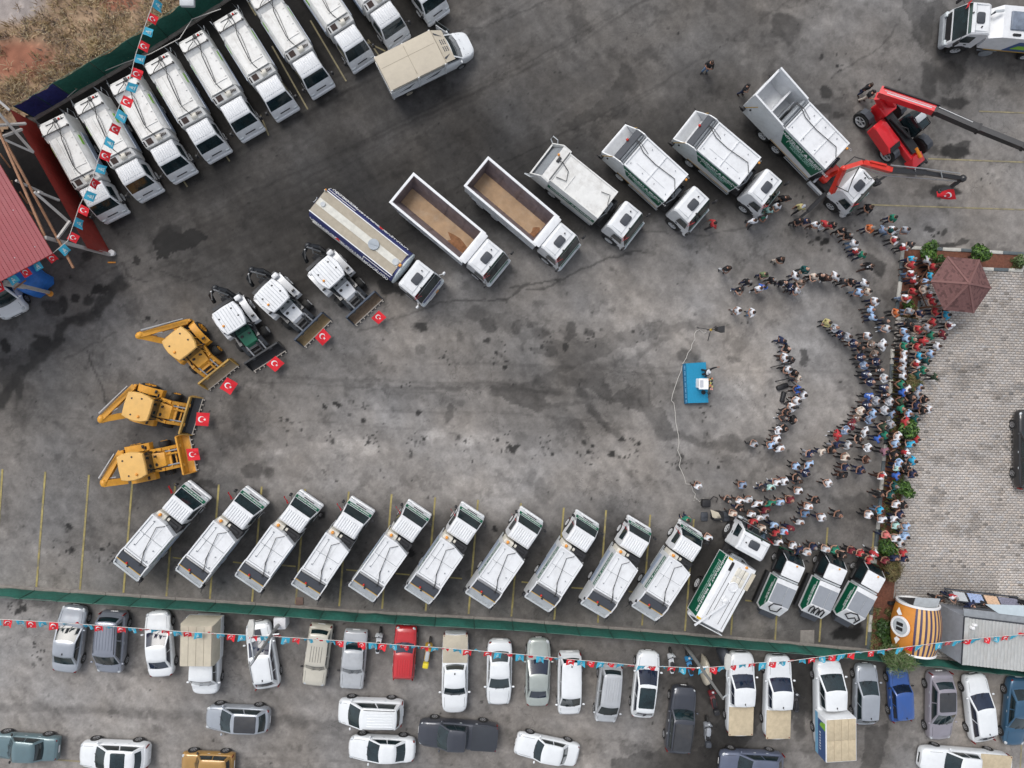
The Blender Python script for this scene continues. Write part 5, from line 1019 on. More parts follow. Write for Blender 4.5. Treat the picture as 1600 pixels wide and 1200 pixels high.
        if e in ('sunroof', 'panorama', 'darkroof'):
            m = MB(); q0, q1 = {'sunroof': (.12, .72), 'panorama': (.0, .85), 'darkroof': (.04, .97)}[e]; m.rbox(lerp(rx1, rx0, q1), lerp(rx1, rx0, q0), -wr*.86, wr*.86, H-.08, H+.008, .1, .012, 3); m.build('roof_panel', GLASS if e != 'darkroof' else mat('dusty_black_roof', (.045, .047, .052), .45, var=.15, dirt=.25), root)
        if e == 'hoodstripe': m = MB(); m.quad((fx(ws[0]-.03), -.26, belt+.05), (fx(.09), -.2, hood+.075), (fx(.09), .2, hood+.075), (fx(ws[0]-.03), .26, belt+.05), .008); m.build('bonnet_stripe', DGREY, root)
        if e == 'vents':
            for s_ in (-1, 1): m = MB(); m.rbox(fx(.125), fx(.10), s_*.28-.13, s_*.28+.13, hood+.05, hood+.125, .02, .01, 1); m.build('bonnet_vent', BLACK, root)
        if e == 'door_open':
            m = MB(); a_ = Vector((fx(ws[0]+.03), hw+.02, 0)); b_2 = a_+Vector((-.55, .95, 0)); m.bar(a_+Vector((0, 0, .7)), b_2+Vector((0, 0, .7)), .06, .6); dr = m.build('open_door', p, root); m = MB(); m.bar(a_+Vector((0, 0, 1.35)), b_2+Vector((0, 0, 1.35)), .03, .55); m.build('door_window', GLASS, dr)
    return root
def pickup_bed(root, L, Wd, f0, z, cover=None, liner=None, wall=.45, over=.0):
    xf = L/2; hw = Wd/2; x1 = xf-f0*L; x0 = -L/2+.03
    if cover:
        m = MB(); m.rbox(x0-over, x1, -hw*.93-over*.3, hw*.93+over*.3, z-.02, z+.055, .04, .02, 2); m.build('bed_cover', cover, root)
    else:
        m = MB(); m.rbox(x0, x1, -hw*.9, hw*.9, z-.02, z+.04, .04, .02, 2); m.build('bed_liner', liner or BLACK, root)
P_ = {}
SILV = paint('silver', (.40, .43, .47), .35); GREYM = paint('grey', (.27, .29, .34), .35); DGR = paint('dark_grey', (.055, .06, .075), .3); REDC = paint('red', (.52, .025, .03)); BLUEC = paint('blue', (.035, .10, .33), .1, .2); SAGE = paint('sage', (.42, .46, .43), .3); BEIGE = paint('beige', (.56, .53, .45)); GOLD = paint('gold', (.42, .24, .07), .2, .2); TEAL = paint('teal', (.13, .20, .22), .2, .2); DBLUE = paint('deep_blue', (.04, .11, .19), .25); MAUVE = paint('mauve_grey', (.33, .31, .35), .3); SLATE = paint('slate_blue', (.12, .14, .20), .2); OLDW = paint('old_silver', (.46, .48, .50), .1, .2); BLACKC = paint('black', (.02, .02, .022), .1); PW = WCAR
SED = dict(L=4.5, Wd=1.78, H=1.45, ws=(.26, .47), rf=(.71, .88), tail='sedan'); HAT = dict(L=4.2, Wd=1.76, H=1.50, ws=(.225, .44), rf=(.86, .97), tail='hatch', hood=.80, nose=.66)
VAN = dict(L=4.35, Wd=1.80, H=1.82, belt=1.05, ws=(.15, .36), rf=(.92, .985), tail='van', boxy=.6, hood=.88, nose=.74); SUV = dict(L=4.4, Wd=1.84, H=1.66, belt=1.02, ws=(.235, .44), rf=(.85, .975), tail='van', boxy=.35, hood=.92, nose=.76)
OLDS = dict(L=4.2, Wd=1.64, H=1.42, belt=.88, ws=(.28, .40), rf=(.72, .83), tail='sedan', boxy=1, hood=.80, nose=.66); OLDV = dict(L=4.2, Wd=1.64, H=1.44, belt=.88, ws=(.27, .385), rf=(.90, .975), tail='van', boxy=1, hood=.80, nose=.66)
PIC = dict(L=5.3, Wd=1.86, H=1.78, belt=1.08, ws=(.225, .37), rf=(.60, .638), tail='bed', boxy=.5, hood=.98, nose=.82)
def car(name, label, cat, p, kw, f, r, zc=.6, **over):
    k = dict(kw); k.update(over); a = at(*f, zc); b = at(*r, zc); Lm = (a-b).xy.length
    k['L'] = Lm; o = make_car(name, label, cat, p, **k); put(o, (*r, zc), (*f, zc)); o['L_'] = Lm; return o
car('sedan_car', 'silver sedan at the left end of the car row under the fence', 'car', SILV, SED, (117,946), (103,1049), Wd=1.84, extras=('antenna',), rim=RIM)
car('minivan', 'grey minivan with ribbed roof between silver sedan and white sedan', 'car', GREYM, VAN, (172,1050), (179,955), extras=('ribs', 'rails'), Wd=1.86)
car('sedan_car', 'white sedan beside the grey minivan, nose to the fence', 'car', PW, SED, (246,955), (254,1056), Wd=1.76, glass=GLASSB)
car('suv_car', 'white SUV with dark bonnet stripe under the leaning lamp post', 'car', PW, SUV, (403,971), (420,1073), glass=GLASSB, extras=('rails', 'antenna', 'hoodstripe'), wins=3)
car('station_wagon', 'old beige station wagon with slotted roof', 'car', BEIGE, OLDV, (490,1071), (503,975), extras=('slots',), wins=3, Wd=1.66)
car('sedan_car', 'boxy pale silver sedan beside the old beige wagon', 'car', OLDW, OLDS, (549,1076), (557,984), Wd=1.70)
car('station_wagon', 'small bright red estate car between two mopeds', 'car', REDC, OLDV, (635,978), (630,1061), L=3.8, Wd=1.56, ws=(.26, .42), extras=('ribs',), glass=GLASSB)
o = car('pickup_truck', 'white double cab pickup with canvas covered bed', 'pickup truck', PW, PIC, (710,1110), (712,987), extras=('antenna',)); pickup_bed(o, o['L_'], 1.86, .645, 1.08, TAN)
car('sedan_car', 'white sedan right of the canvas covered pickup', 'car', PW, SED, (779,1101), (781,999), Wd=1.80)
car('sedan_car', 'sage green sedan parked nose to the fence', 'car', SAGE, SED, (842,997), (839,1102), Wd=1.74, glass=GLASSB)
car('minivan', 'white van with long plain roof right of the sage sedan', 'car', PW, VAN, (889,1115), (890,1018), extras=('antenna',), Wd=1.74)
car('minivan', 'small white van with dusty ribbed roof', 'car', OLDW, VAN, (945,1127), (955,1037), extras=('ribs',), Wd=1.7, H=1.75)
car('hatchback_car', 'white hatchback with black panoramic roof panel', 'car', PW, HAT, (1014,1017), (1002,1120), extras=('panorama',), glass=GLASSB)
o = car('pickup_truck', 'dark grey pickup with covered bed, alone below the motorbikes', 'pickup truck', DGR, PIC, (1069,1072), (1056,1171), glass=GLASS, H=1.74, ws=(.30, .42), rf=(.93, .97), extras=('darkroof', 'rails'))
for lab, f, r in (('white pickup with plywood bed floor, left of the pair', (1158,1019), (1154,1145)), ('white pickup with plywood bed floor, right of the pair', (1216,1024), (1212,1150))):
    o = car('pickup_truck', lab, 'pickup truck', PW, PIC, f, r, Wd=1.92, glass=GLASSB, extras=('antenna',), zc=.7); pickup_bed(o, o['L_'], 1.92, .645, 1.08, WOOD, over=.02)
car('hatchback_car', 'small silver hatchback between the box pickup and the blue car', 'car', SILV, HAT, (1353,1037), (1350,1131), Wd=1.72, extras=('antenna',))
car('station_wagon', 'bright blue estate car under the bunting and the tree', 'car', BLUEC, OLDV, (1402,1043), (1407,1126), Wd=1.56, glass=GLASSB, extras=('antenna',))
car('suv_car', 'mauve grey coupe SUV with dark dusty roof', 'car', MAUVE, SUV, (1466,1154), (1467,1048), extras=('darkroof', 'antenna'), rf=(.80, .94), Wd=1.86)
car('hatchback_car', 'white rounded crossover car beside the mauve SUV', 'car', PW, SUV, (1521,1053), (1533,1156), glass=GLASSB, extras=('antenna',), Wd=1.82)
car('sedan_car', 'deep blue sedan at the right end of the car row', 'car', DBLUE, SED, (1583,1165), (1592,1058), Wd=1.8)
car('hatchback_car', 'silver hatchback with a black roof parked alone crosswise', 'car', SILV, HAT, (322,1120), (422,1124), Wd=1.8, extras=('darkroof',))
car('minivan', 'white minivan with ribbed roof parked above a white sedan', 'car', PW, VAN, (529,1110), (630,1113), extras=('ribs', 'rails'), Wd=1.86)
car('sedan_car', 'white sedan parked close below the white minivan', 'car', PW, SED, (545,1167), (649,1171), Wd=1.78)
o = car('pickup_truck', 'dark blue grey pickup with open black bed parked crosswise', 'pickup truck', DGR, PIC, (654,1142), (777,1150), Wd=1.92); pickup_bed(o, o['L_'], 1.92, .67, 1.08, mat('dark_bed_cover', (.04, .045, .055), .5))
car('sedan_car', 'small boxy white sedan parked aslant near the bottom edge', 'car', PW, OLDS, (806,1160), (903,1180), Wd=1.72, boxy=.7)
car('sedan_car', 'dusty teal sedan at the bottom left corner', 'car', TEAL, OLDS, (-14,1163), (92,1170), Wd=1.72)
car('hatchback_car', 'white hatchback with dark sunroof at the bottom edge', 'car', PW, SUV, (126,1176), (234,1180), Wd=1.84, extras=('sunroof',), H=1.6)
car('station_wagon', 'golden yellow old estate car at the bottom edge', 'car', GOLD, OLDV, (284,1192), (366,1194), Wd=1.6)
car('suv_car', 'slate blue SUV partly cut by the bottom edge', 'car', SLATE, SUV, (1124,1190), (1222,1194), Wd=1.86)
o = car('pickup_truck', 'white pickup with tan bed at the bottom right', 'pickup truck', PW, PIC, (1436,1183), (1572,1194), Wd=1.9); pickup_bed(o, o['L_'], 1.9, .64, 1.08, WOOD)
car('suv_car', 'black SUV standing on the paving at the right edge', 'car', BLACKC, SUV, (1606,640), (1606,764), Wd=1.95)
car('minivan', 'white van nosing out from under the red shed roof', 'car', PW, VAN, (22,492), (-26,404), Wd=2.0, H=1.95, zc=.8)
# crew cab lorries with box bodies
o = car('canopy_pickup', 'white crew cab truck with boxed beige canvas load', 'pickup truck', PW, dict(PIC, ws=(.12, .235), rf=(.48, .50), H=1.95, belt=1.15, nose=.85, hood=.95, boxy=.7), (321,1083), (324,962), zc=.8, Wd=1.9, extras=('vents',))
Lq = o['L_']; x1 = Lq/2-.50*Lq; m = MB()
m.loft([[(-Lq/2-.1, -1.12, 1.0), (x1, -1.12, 1.0), (x1, 1.12, 1.0), (-Lq/2-.1, 1.12, 1.0)], [(-Lq/2-.1, -1.12, 2.5), (x1, -1.12, 2.5), (x1, 1.12, 2.5), (-Lq/2-.1, 1.12, 2.5)], [(-Lq/2+.0, -.98, 2.78), (x1-.05, -.98, 2.78), (x1-.05, .98, 2.78), (-Lq/2+.0, .98, 2.78)]]); cv = m.build('canvas_canopy', TAN, o)
m = MB()
for y in (-.5, .0, .5): m.box(-Lq/2+.02, x1-.06, y-.01, y+.01, 2.775, 2.79)
m.build('canopy_seams', mat('canvas_seam', (.25, .22, .17), .9), cv)
m = MB(); m.box(-Lq/2-.12, x1+.02, -1.16, -1.125, .9, 1.45); m.box(-Lq/2-.12, x1+.02, 1.125, 1.16, .9, 1.45); m.box(-Lq/2-.1, x1, -1.1, 1.1, .85, .99); m.build('drop_sides', PW, o)
o = car('box_pickup', 'white crew cab truck with printed blue box and plywood roof', 'pickup truck', PW, dict(PIC, ws=(.11, .27), rf=(.50, .515), H=2.05, belt=1.2, nose=.9, hood=1.0, boxy=.6), (1294,1032), (1295,1166), zc=.8, Wd=2.0, extras=('vents', 'antenna'), glass=GLASS)
Lq = o['L_']; x1 = Lq/2-.535*Lq; x0 = -Lq/2-.15; m = MB(); m.rbox(x0, x1, -1.12, 1.12, 1.0, 2.55, .03, .03, 1); bx_ = m.build('box_body', WHITE, o)
for k in range(4):
    for j in range(2):
        m = MB(); a = x0+.06+j*(x1-x0-.1)/2; m.rbox(a+.008, a+(x1-x0-.1)/2-.008, -1.06+k*.53+.008, -1.06+(k+1)*.53-.008, 2.54, 2.60, .01, .01, 1); m.build('plywood_panel', WOOD, o)
BLUEP = mat('navy_print', (.05, .10, .24), .5); LBP = mat('sky_blue_print', (.18, .40, .58), .5); LIME = mat('lime_print', (.24, .50, .05), .5)
for s_ in (-1, 1):
    m = MB(); m.box(x0+.02, x1-.4, s_*1.128-.006, s_*1.128+.006, 1.45, 2.5); m.build('side_print', BLUEP, o)
    m = MB(); m.box(x0+.02, x1-.05, s_*1.13-.006, s_*1.13+.006, 1.05, 1.42); m.build('lower_print', LBP, o)
    m = MB(); m.quad(*[(x1-.9, s_*1.137, 2.48), (x1-.35, s_*1.137, 2.48), (x1-.5, s_*1.137, 1.9), (x1-.8, s_*1.137, 1.7)], t=.006); m.build('lime_print', LIME, o)
    text_mesh('lettering', '0 4 4 4 0 2 3', .26, PWHITE, o, ((x0+x1)/2-.35, s_*1.138, 1.75), (math.radians(90), 0, 0 if s_ < 0 else math.pi), .002)
m = MB(); m.box(x0-.012, x0-.003, -1.0, -.1, 1.1, 2.45); m.build('rear_print', LIME, o)
# canvas-topped delivery truck with its door open
tr = make_car('canopy_truck', 'white delivery truck with beige canvas roof and one door open', 'truck', PW, L=6.4, Wd=2.0, H=2.1, belt=1.3, ws=(.13, .245), rf=(.34, .36), tail='bed', boxy=.35, hood=1.1, nose=.95, extras=('vents', 'door_open'), wins=1)
m = MB(); x0, x1 = -3.2, .82; m.box(x0, x1, -1.15, 1.15, .95, 1.1)
for s_ in (-1, 1):
    for k in range(3): m.box(x0, x1, s_*1.13-.03, s_*1.13+.03, 1.15+k*.27, 1.37+k*.27)
    for x in (x0+.05, (x0+x1)/2, x1-.05): m.box(x-.05, x+.05, s_*1.19-.03, s_*1.19+.03, 1.0, 2.6)
    m.box(x0, x1, s_*1.15-.03, s_*1.15+.03, 1.1, 1.15)
m.box(x0-.04, x0, -1.15, 1.15, 1.1, 1.95); m.box(x1, x1+.04, -1.15, 1.15, 1.1, 2.5); m.build('drop_sides', PW, tr)
sw_ = MB()
for s_ in (-1, 1):
    for x in ((x0*.75+x1*.25), (x0*.25+x1*.75)): sw_.quad(*[(x-.5, s_*1.165, 1.5), (x+.3, s_*1.165, 1.5), (x+.7, s_*1.165, 1.9), (x+.2, s_*1.165, 1.7)], t=.006)
sw_.build('painted_swoosh', DGREY, tr)
m = MB(); m.loft([[(x0-.05, -1.2, 2.45), (x1+.05, -1.2, 2.45), (x1+.05, 1.2, 2.45), (x0-.05, 1.2, 2.45)], [(x0-.02, -1.18, 2.6), (x1+.02, -1.18, 2.6), (x1+.02, 1.18, 2.6), (x0-.02, 1.18, 2.6)], [(x0, -.6, 2.68), (x1, -.6, 2.68), (x1, .6, 2.68), (x0, .6, 2.68)]]); cv = m.build('canvas_roof', mat('beige_canvas', (.53, .475, .38), .85, var=.06, scale=1.2, dirt=.25, dirtcol=(.33, .29, .25)), tr)
m = MB(); m.box((x0+x1)/2-.01, (x0+x1)/2+.01, -1.0, 1.0, 2.66, 2.69); m.box(x0+.1, x1-.1, .28, .30, 2.67, 2.686); m.build('canopy_seams', mat('canvas_seam', (.25, .22, .17)), cv)
m = MB(); m.quad((x1+.05, -1.15, 2.55), (x1+.75, -1.02, 2.15), (x1+.75, 1.02, 2.15), (x1+.05, 1.15, 2.55), .02); vz = m.build('wind_deflector', mat('beige_canvas', (.53, .475, .38)), tr)
m = MB()
for s_ in (-1, 1):
    for j in range(3):
        for k in range(3): m.box(x1+.25+j*.14, x1+.35+j*.14, s_*(.12+k*.12)-.045, s_*(.12+k*.12)+.045, 2.50-.57*(.2+.14*j)-.02+.06, 2.50-.57*(.2+.14*j)+.055)
    m._a([(x1+.1, s_*.95, 2.56), (x1+.6, s_*.6, 2.275), (x1+.1, s_*.8, 2.56)], [(0, 1, 2)])
m.build('deflector_grille', DGREY, vz)
for x in (-2.0,):
    for s_ in (-1, 1): wheel(tr, x, s_*.95, .36, .25, mat('dusty_rim', (.38, .34, .27), .7))
print('transit', put(tr, (598,122,2.0), (736,66,.8)))
# two-wheelers
def make_bike(name, label, p, f, r, box=None, seat=BLACK, big=False, cat='moped'):
    o = thing(name, label, cat); L_ = 1.85 if not big else 2.1
    for x in (-.62, .62):
        w = MB(); w.lathe((x, -.055, .29), (0, 1, 0), [(0, .2), (0, .27), (.03, .29), (.08, .29), (.11, .27), (.11, .2)], 14); t = w.build('wheel', TYRE, o); w = MB(); w.cyl((x, -.04, .29), (x, .04, .29), .2, n=12); w.build('rim', RIM, t)
    b = MB(); b.loft([[(.55, y*.12, z) for y, z in ((-1, .75), (1, .75), (1.2, .45), (-1.2, .45))], [(.42, y*.26, z) for y, z in ((-1, .95), (1, .95), (1, .35), (-1, .35))], [(.15, y*.2, z) for y, z in ((-1, .45), (1, .45), (1, .3), (-1, .3))], [(-.15, y*.16, z) for y, z in ((-1, .7), (1, .7), (1, .32), (-1, .32))], [(-.5, y*.18, z) for y, z in ((-1, .78), (1, .78), (1, .4), (-1, .4))], [(-.85, y*.1, z) for y, z in ((-1, .74), (1, .74), (1, .55), (-1, .55))]]); b.build('fairing', p, o, ang=60)
    s_ = MB(); s_.rbox(-.72, .02, -.14, .14, .74, .86, .12, .04, 3); s_.build('seat', seat, o)
    h = MB(); h.tube([(.28, -.36, 1.02), (.38, -.2, 1.0), (.42, 0, .98), (.38, .2, 1.0), (.28, .36, 1.02)], .022); h.cyl((.6, 0, .35), (.42, 0, 1.0), .035); h.build('handlebar', BLACK, o)
    m = MB(); m.ell((.52, 0, .88), (.09, .1, .09), 8, 5); m.build('headlight', HLAMP, o)
    for y in (-1, 1): m = MB(); m.tube([(.38, y*.25, 1.0), (.42, y*.36, 1.15)], .01, 4); m.ell((.42, y*.38, 1.17), (.02, .06, .04), 6, 4); m.build('mirror', BLACK, o)
    if box: m = MB(); m.rbox(-1.1, -.72, -.2, .2, .8, 1.12, .08, .05, 2); m.build('top_box', box, o)
    if big: m = MB(); m.rbox(-.35, .3, -.17, .17, .78, .98, .12, .06, 2); m.build('fuel_tank', p, o)
    put(o, (*r, .5), (*f, .5)); return o
make_bike('moped', 'white moped standing left of the red estate car', mat('moped_white', (.62, .64, .66), .3, coat=.5), (594,981), (590,1020))
make_bike('moped', 'golden moped with yellow top box right of the red car', mat('moped_gold', (.50, .30, .03), .35, coat=.5, dirt=.2), (673,993), (665,1038), mat('yellow_box', (.68, .55, .03), .5), seat=LGREY)
make_bike('moped', 'white moped nearest the panoramic roof hatchback', mat('moped_white', (.62, .64, .66)), (1048,1012), (1049,1052))
make_bike('moped', 'blue moped with black tail beside the lamp post', mat('moped_blue', (.04, .25, .50), .35, coat=.5), (1073,1014), (1080,1058))
make_bike('motorcycle', 'dark red motorcycle with long black seat behind the canvas wrapped bike', mat('moped_maroon', (.16, .02, .025), .3, coat=.5), (1110,1070), (1116,1108), BLACK, cat='motorcycle')
make_bike('motorcycle', 'black and white motorcycle with rear box beside the dark pickup', mat('moped_grey', (.3, .32, .35), .3, coat=.5), (1106,1112), (1103,1166), DGREY, big=True, cat='motorcycle')
make_bike('motorcycle', 'small dark motorcycle between white pickups', mat('moped_dark', (.06, .06, .07), .4), (1241,1070), (1243,1115), cat='motorcycle')
def cloth_cover(name, label, cx, cy, ln, wd, h, ang_, m, seed):
    n, k = 18, 7; r_ = random.Random(seed); b = MB(); rs = []
    for j in range(k+1):
        t = j/k; z = h*math.sin(t*math.pi/2)**.8; s_ = math.cos(t*math.pi/2)**.45 if t < 1 else .02; ring = []
        for i in range(n):
            a = 2*math.pi*i/n; w = 1+(1-t)*.10*math.sin(5*a+seed)+(1-t)*.06*r_.uniform(-1, 1); ring.append((ln/2*math.copysign(abs(math.cos(a))**.9, math.cos(a))*s_*w, wd/2*math.sin(a)*s_*w*(.75+.25*math.cos(a)), z+.03*r_.uniform(-1, 1)))
        rs.append(ring)
    b.loft(rs); o = b.build(name, m, None, ang=70); o.location = at(cx, cy, .02); o.rotation_euler = (0, 0, math.radians(ang_)); return tag(o, label, 'covered vehicle')
cloth_cover('covered_motorcycle', 'motorcycle wrapped in pale beige canvas beside the lamp post', 1100, 1044, 2.1, .85, 1.05, -85, TAN, 3)
cloth_cover('covered_motorcycle', 'motorcycle under a dark grey cover touching the left plywood pickup', 1128, 1022, 1.7, .9, 1.05, 100, DGREY, 8)
cloth_cover('tarp_covered_vehicle', 'bright blue tarpaulin bulging out under the red shed roof', 44, 433, 3.3, 2.5, 1.5, -30, mat('blue_tarp', (.03, .17, .55), .45, var=.15, scale=4), 5)  # small vehicle under a blue tarpaulin
# ---------------------------------------------------------------- heavy machines
o = make_big_compactor(10.6, True, 'largest garbage truck with huge white hopper and a red crane behind its cab')
def crane_on(o, L):
    xf = L/2; xc = xf-2.75
    CR = mat('crane_red', (.62, .03, .015), .35, coat=.4, var=.15)
    b = MB(); b.rbox(xc-.45, xc+.1, -.7, .7, .9, 1.4, .05, .04); b.cyl((xc, 0, 1.4), (xc, 0, 2.4), .18, .14); b.build('crane_base', CR, o)
    inv = o.matrix_world.inverted()
    def P(px, py, z): return inv @ at(px, py, z)
    p0 = P(1300, 300, 2.4); p1 = P(1318, 263, 4.6); p2 = P(1347, 254, 4.9); p3 = P(1392, 266, 4.7); p4 = P(1445, 270, 4.4); p5 = P(1504, 279, 4.0); p6 = P(1486, 292, 3.2); p7 = P(1470, 297, 2.9)
    b = MB(); b.bar(p0, p1, .30, .32); b.ell(p1, (.2, .2, .2)); b.bar(p1, p2, .28, .3); b.build('crane_lower_arm', CR, o)
    b = MB(); b.bar(p2, p3, .32, .36); b.bar(P(1360, 252, 5.1), P(1385, 258, 5.0), .12, .08); b.build('crane_main_boom', CR, o)
    b = MB(); b.bar(p3, p4, .32, .34); b.bar(p4, p5, .24, .26); b.ell(p5, (.26, .26, .26)); b.build('crane_extension_boom', mat('crane_black', (.02, .02, .022), .35, coat=.3), o)
    b = MB(); b.tube([P(1392, 258, 5.0), P(1440, 263, 4.7), P(1500, 271, 4.3)], .045, 6); b.tube([P(1345, 262, 4.5), P(1380, 274, 4.4), P(1495, 283, 3.9)], .04, 6); b.bar(P(1470, 268, 4.6), P(1472, 278, 4.3), .06, .06); b.bar(P(1430, 264, 4.8), P(1431, 276, 4.3), .06, .06); b.build('hydraulic_cylinder', STEEL, o)
    b = MB(); b.bar(p5, p6, .2, .22); b.bar(p6, p7, .22, .22); b.cyl(p7, P(1468, 300, 2.5), .12); b.build('folded_jib', mat('crane_black', (.02, .02, .022)), o)
    b = MB(); b.tube([P(1305, 290, 3.2), P(1325, 300, 3.4), P(1332, 280, 4.2), P(1342, 262, 4.7)], .04); b.tube([P(1350, 270, 4.5), P(1358, 280, 4.1), P(1372, 276, 4.4)], .03); b.tube([P(1320, 258, 4.7), P(1335, 245, 4.9), P(1352, 250, 5.1)], .04); b.build('hydraulic_hose', RUBB, o)
    b = MB(); b.bar(P(1262, 330, .9), P(1290, 302, 1.1), .26, .22); b.bar(P(1250, 340, .7), P(1264, 329, .9), .16, .16); b.cyl(P(1251, 340, .1), P(1251, 340, 1.0), .08); b.bar(P(1368, 285, 1.2), P(1384, 275, 1.2), .16, .16); b.box(*sum(([c-.2, c+.2] for c in P(1368, 285, .9)), [])); b.build('outrigger_beam', BLACK, o)
    b = MB(); b.box(xc-.6, xc-.45, -1.15, 1.15, 1.0, 1.15); b.box(xc-.8, xc-.4, 1.0, 1.2, .8, 1.3); b.bar((xc-.75, -1.25, .75), (xc+.5, -1.25, .75), .18, .3); b.build('side_rail', LGREY, o)
put(o, (1188,124,3.2), (1341,326,.7)); bpy.context.view_layer.update(); crane_on(o, 10.6)
def make_backhoe(label, roofp, bktp, body, roof, arm, hood, bucket, inner, ribs=True, gp=None, rear=None, ay=-.35):
    o = thing('backhoe_loader', label, 'backhoe', gp)
    b = MB(); b.box(-1.0, 2.0, -.38, .38, .55, 1.0); b.box(-1.5, -.9, -.9, .9, .6, .95); b.box(1.6, 2.0, -.7, .7, .45, .65); b.build('chassis', DARK, o)
    h = MB(); h.prof([(1.12, .9, .46), (2.3, .85, .42), (2.38, 1.3, .40), (2.2, 1.62, .40), (1.12, 1.74, .46)], .05); hd = h.build('bonnet', hood, o)
    k = MB(); k.cyl((1.5, .26, 1.6), (1.5, .26, 1.95), .07); k.cyl((1.45, -.24, 1.6), (1.45, -.24, 1.76), .1); k.tube([(1.15, .48, 1.55), (1.6, .56, 1.6), (2.3, .5, 1.4)], .04); k.tube([(1.15, -.48, 1.55), (1.6, -.56, 1.6), (2.3, -.5, 1.4)], .04); k.build('exhaust_stack', BLACK, hd)
    c = MB(); c.prof([(-.75, .95, .68), (.95, .95, .66), (1.22, 1.75, .62), (1.02, 2.6, .62), (-.7, 2.68, .62)], .03); c.build('cab_glass', GLASS, o)
    f = MB()
    for x, x2 in ((-.75, -.7), (.85, .95), (.1, .1)):
        for s_ in (-1, 1): f.bar((x, s_*.70, 1.0), (x2, s_*.64, 2.7), .07, .07)
    f.build('cab_frame', body if ribs is False else BLACK, o)
    r = MB(); pl = [(.84, -.60), (.86, .0), (.84, .60), (.5, .74), (0, .82), (-.45, .78), (-.80, .68), (-.84, 0), (-.80, -.68), (-.45, -.78), (0, -.82), (.5, -.74)]
    r.loft([[(x*1.0, y, 2.66) for x, y in pl], [(x, y, 2.80) for x, y in pl], [(x*.95, y*.95, 2.86) for x, y in pl], [(x*.5, y*.5, 2.885) for x, y in pl]]); rf_ = r.build('cab_roof', roof, o)
    if ribs:
        q_ = MB()
        for k in range(7): y = -.54+k*.18; q_.rbox(-.7, .72, y-.014, y+.014, 2.85, 2.90, .01, .008, 1)
        q_.build('roof_groove', LGREY, rf_)
    d = MB()
    for x, y in ((-.45, .4), (.15, .52), (-.25, -.5)): d.cyl((x, y, 2.86), (x, y, 2.90), .055, n=8)
    d.build('roof_plug', BLACK, rf_)
    bc = MB(); bc.ell((.25, -.5, 2.92), (.08, .08, .08)); bc.build('beacon', ORANGE, rf_)
    for s_ in (-1, 1):
        wheel(o, -.55, s_*.92, .70, .42, body if ribs is False else RIMW); wheel(o, 1.75, s_*.88, .46, .32, body if ribs is False else RIMW)
        m = MB(); m.loft([[(x, s_*.70, z), (x, s_*1.12, z), (x, s_*1.12, z+.05), (x, s_*.70, z+.05)] for x, z in ((-1.35, 1.05), (-1.1, 1.42), (-.5, 1.56), (.2, 1.48), (.9, 1.25), (1.05, .95))]); m.build('mudguard', body, o)
        st = MB(); st.box(.35, .8, s_*.8-.14, s_*.8+.14, .5, .62); st.rbox(.4, .55, s_*.95-.1, s_*.95+.1, 1.5, 1.62, .02, .02, 1); st.build('step', BLACK, o)
        a = MB(); a.bar((.9, s_*.60, 1.35), (2.0, s_*.60, 1.5), .19, .24); a.bar((2.0, s_*.60, 1.5), (3.2, s_*.60, .65), .19, .22); a.build('loader_arm', arm, o)
        cy = MB(); cy.cyl((1.2, s_*.42, 1.0), (2.4, s_*.5, 1.15), .06); cy.cyl((2.2, s_*.42, 1.45), (3.1, s_*.42, 1.0), .05); cy.build('hydraulic_cylinder', STEEL, o)
    cb = MB(); cb.bar((2.45, -.55, 1.25), (2.45, .55, 1.25), .22, .14); cb.bar((2.8, -.55, .95), (2.8, .55, .95), .12, .12); cb.cyl((2.3, .25, 1.5), (3.1, .22, 1.0), .06); cb.tube([(.95, -.3, 1.6), (1.0, -.55, 1.7), (2.3, -.6, 1.4)], .03); cb.tube([(.95, .35, 1.65), (1.6, .6, 1.7), (2.5, .35, 1.3)], .03); cb.build('arm_crossbar', arm, o)
    W2 = 1.16; bk = MB()
    pr = [(3.15, 1.0), (3.05, .55), (3.2, .22), (3.9, .15)]; pi = [(3.9, .19), (3.25, .27), (3.12, .56), (3.2, .98)]
    poly = pr+pi
    bk.loft([[(x, -W2, z) for x, z in poly], [(x, W2, z) for x, z in poly]]); bk.bar((3.12, -W2, 1.03), (3.12, W2, 1.03), .14, .1)
    for s_ in (-1, 1): bk.loft([[(x, s_*W2, z) for x, z in [(3.08, 1.05), (3.02, .5), (3.2, .2), (3.9, .14), (3.55, .65)]], [(x, s_*(W2+.05), z) for x, z in [(3.08, 1.05), (3.02, .5), (3.2, .2), (3.9, .14), (3.55, .65)]]])
    bt = bk.build('front_bucket', bucket, o)
    ii_ = MB(); ii_.quad((3.27, -W2+.01, .285), (3.88, -W2+.01, .2), (3.88, W2-.01, .2), (3.27, W2-.01, .285), .01); ii_.quad((3.15, W2-.01, .6), (3.26, W2-.01, .3), (3.26, -W2+.01, .3), (3.15, -W2+.01, .6), .008); ii_.build('bucket_lining', inner, bt)
    tt = MB()
    for k in range(8): y = -W2+.06+k*(2*W2-.12)/7; tt.bar((3.78, y, .2), (4.05, y, .12), .07, .05)
    tt.bar((3.88, -W2, .2), (3.88, W2, .2), .07, .03); tt.build('bucket_teeth', mat('worn_teeth_steel', (.42, .38, .33), .5, var=.2), bt)
    # rear excavator arm folded to one side
    s_ = rear or 1
    a = MB(); a.box(-1.75, -1.5, -.95, .95, .6, 1.1); a.cyl((-1.75, s_*.55, .6), (-1.75, s_*.55, 1.3), .16)
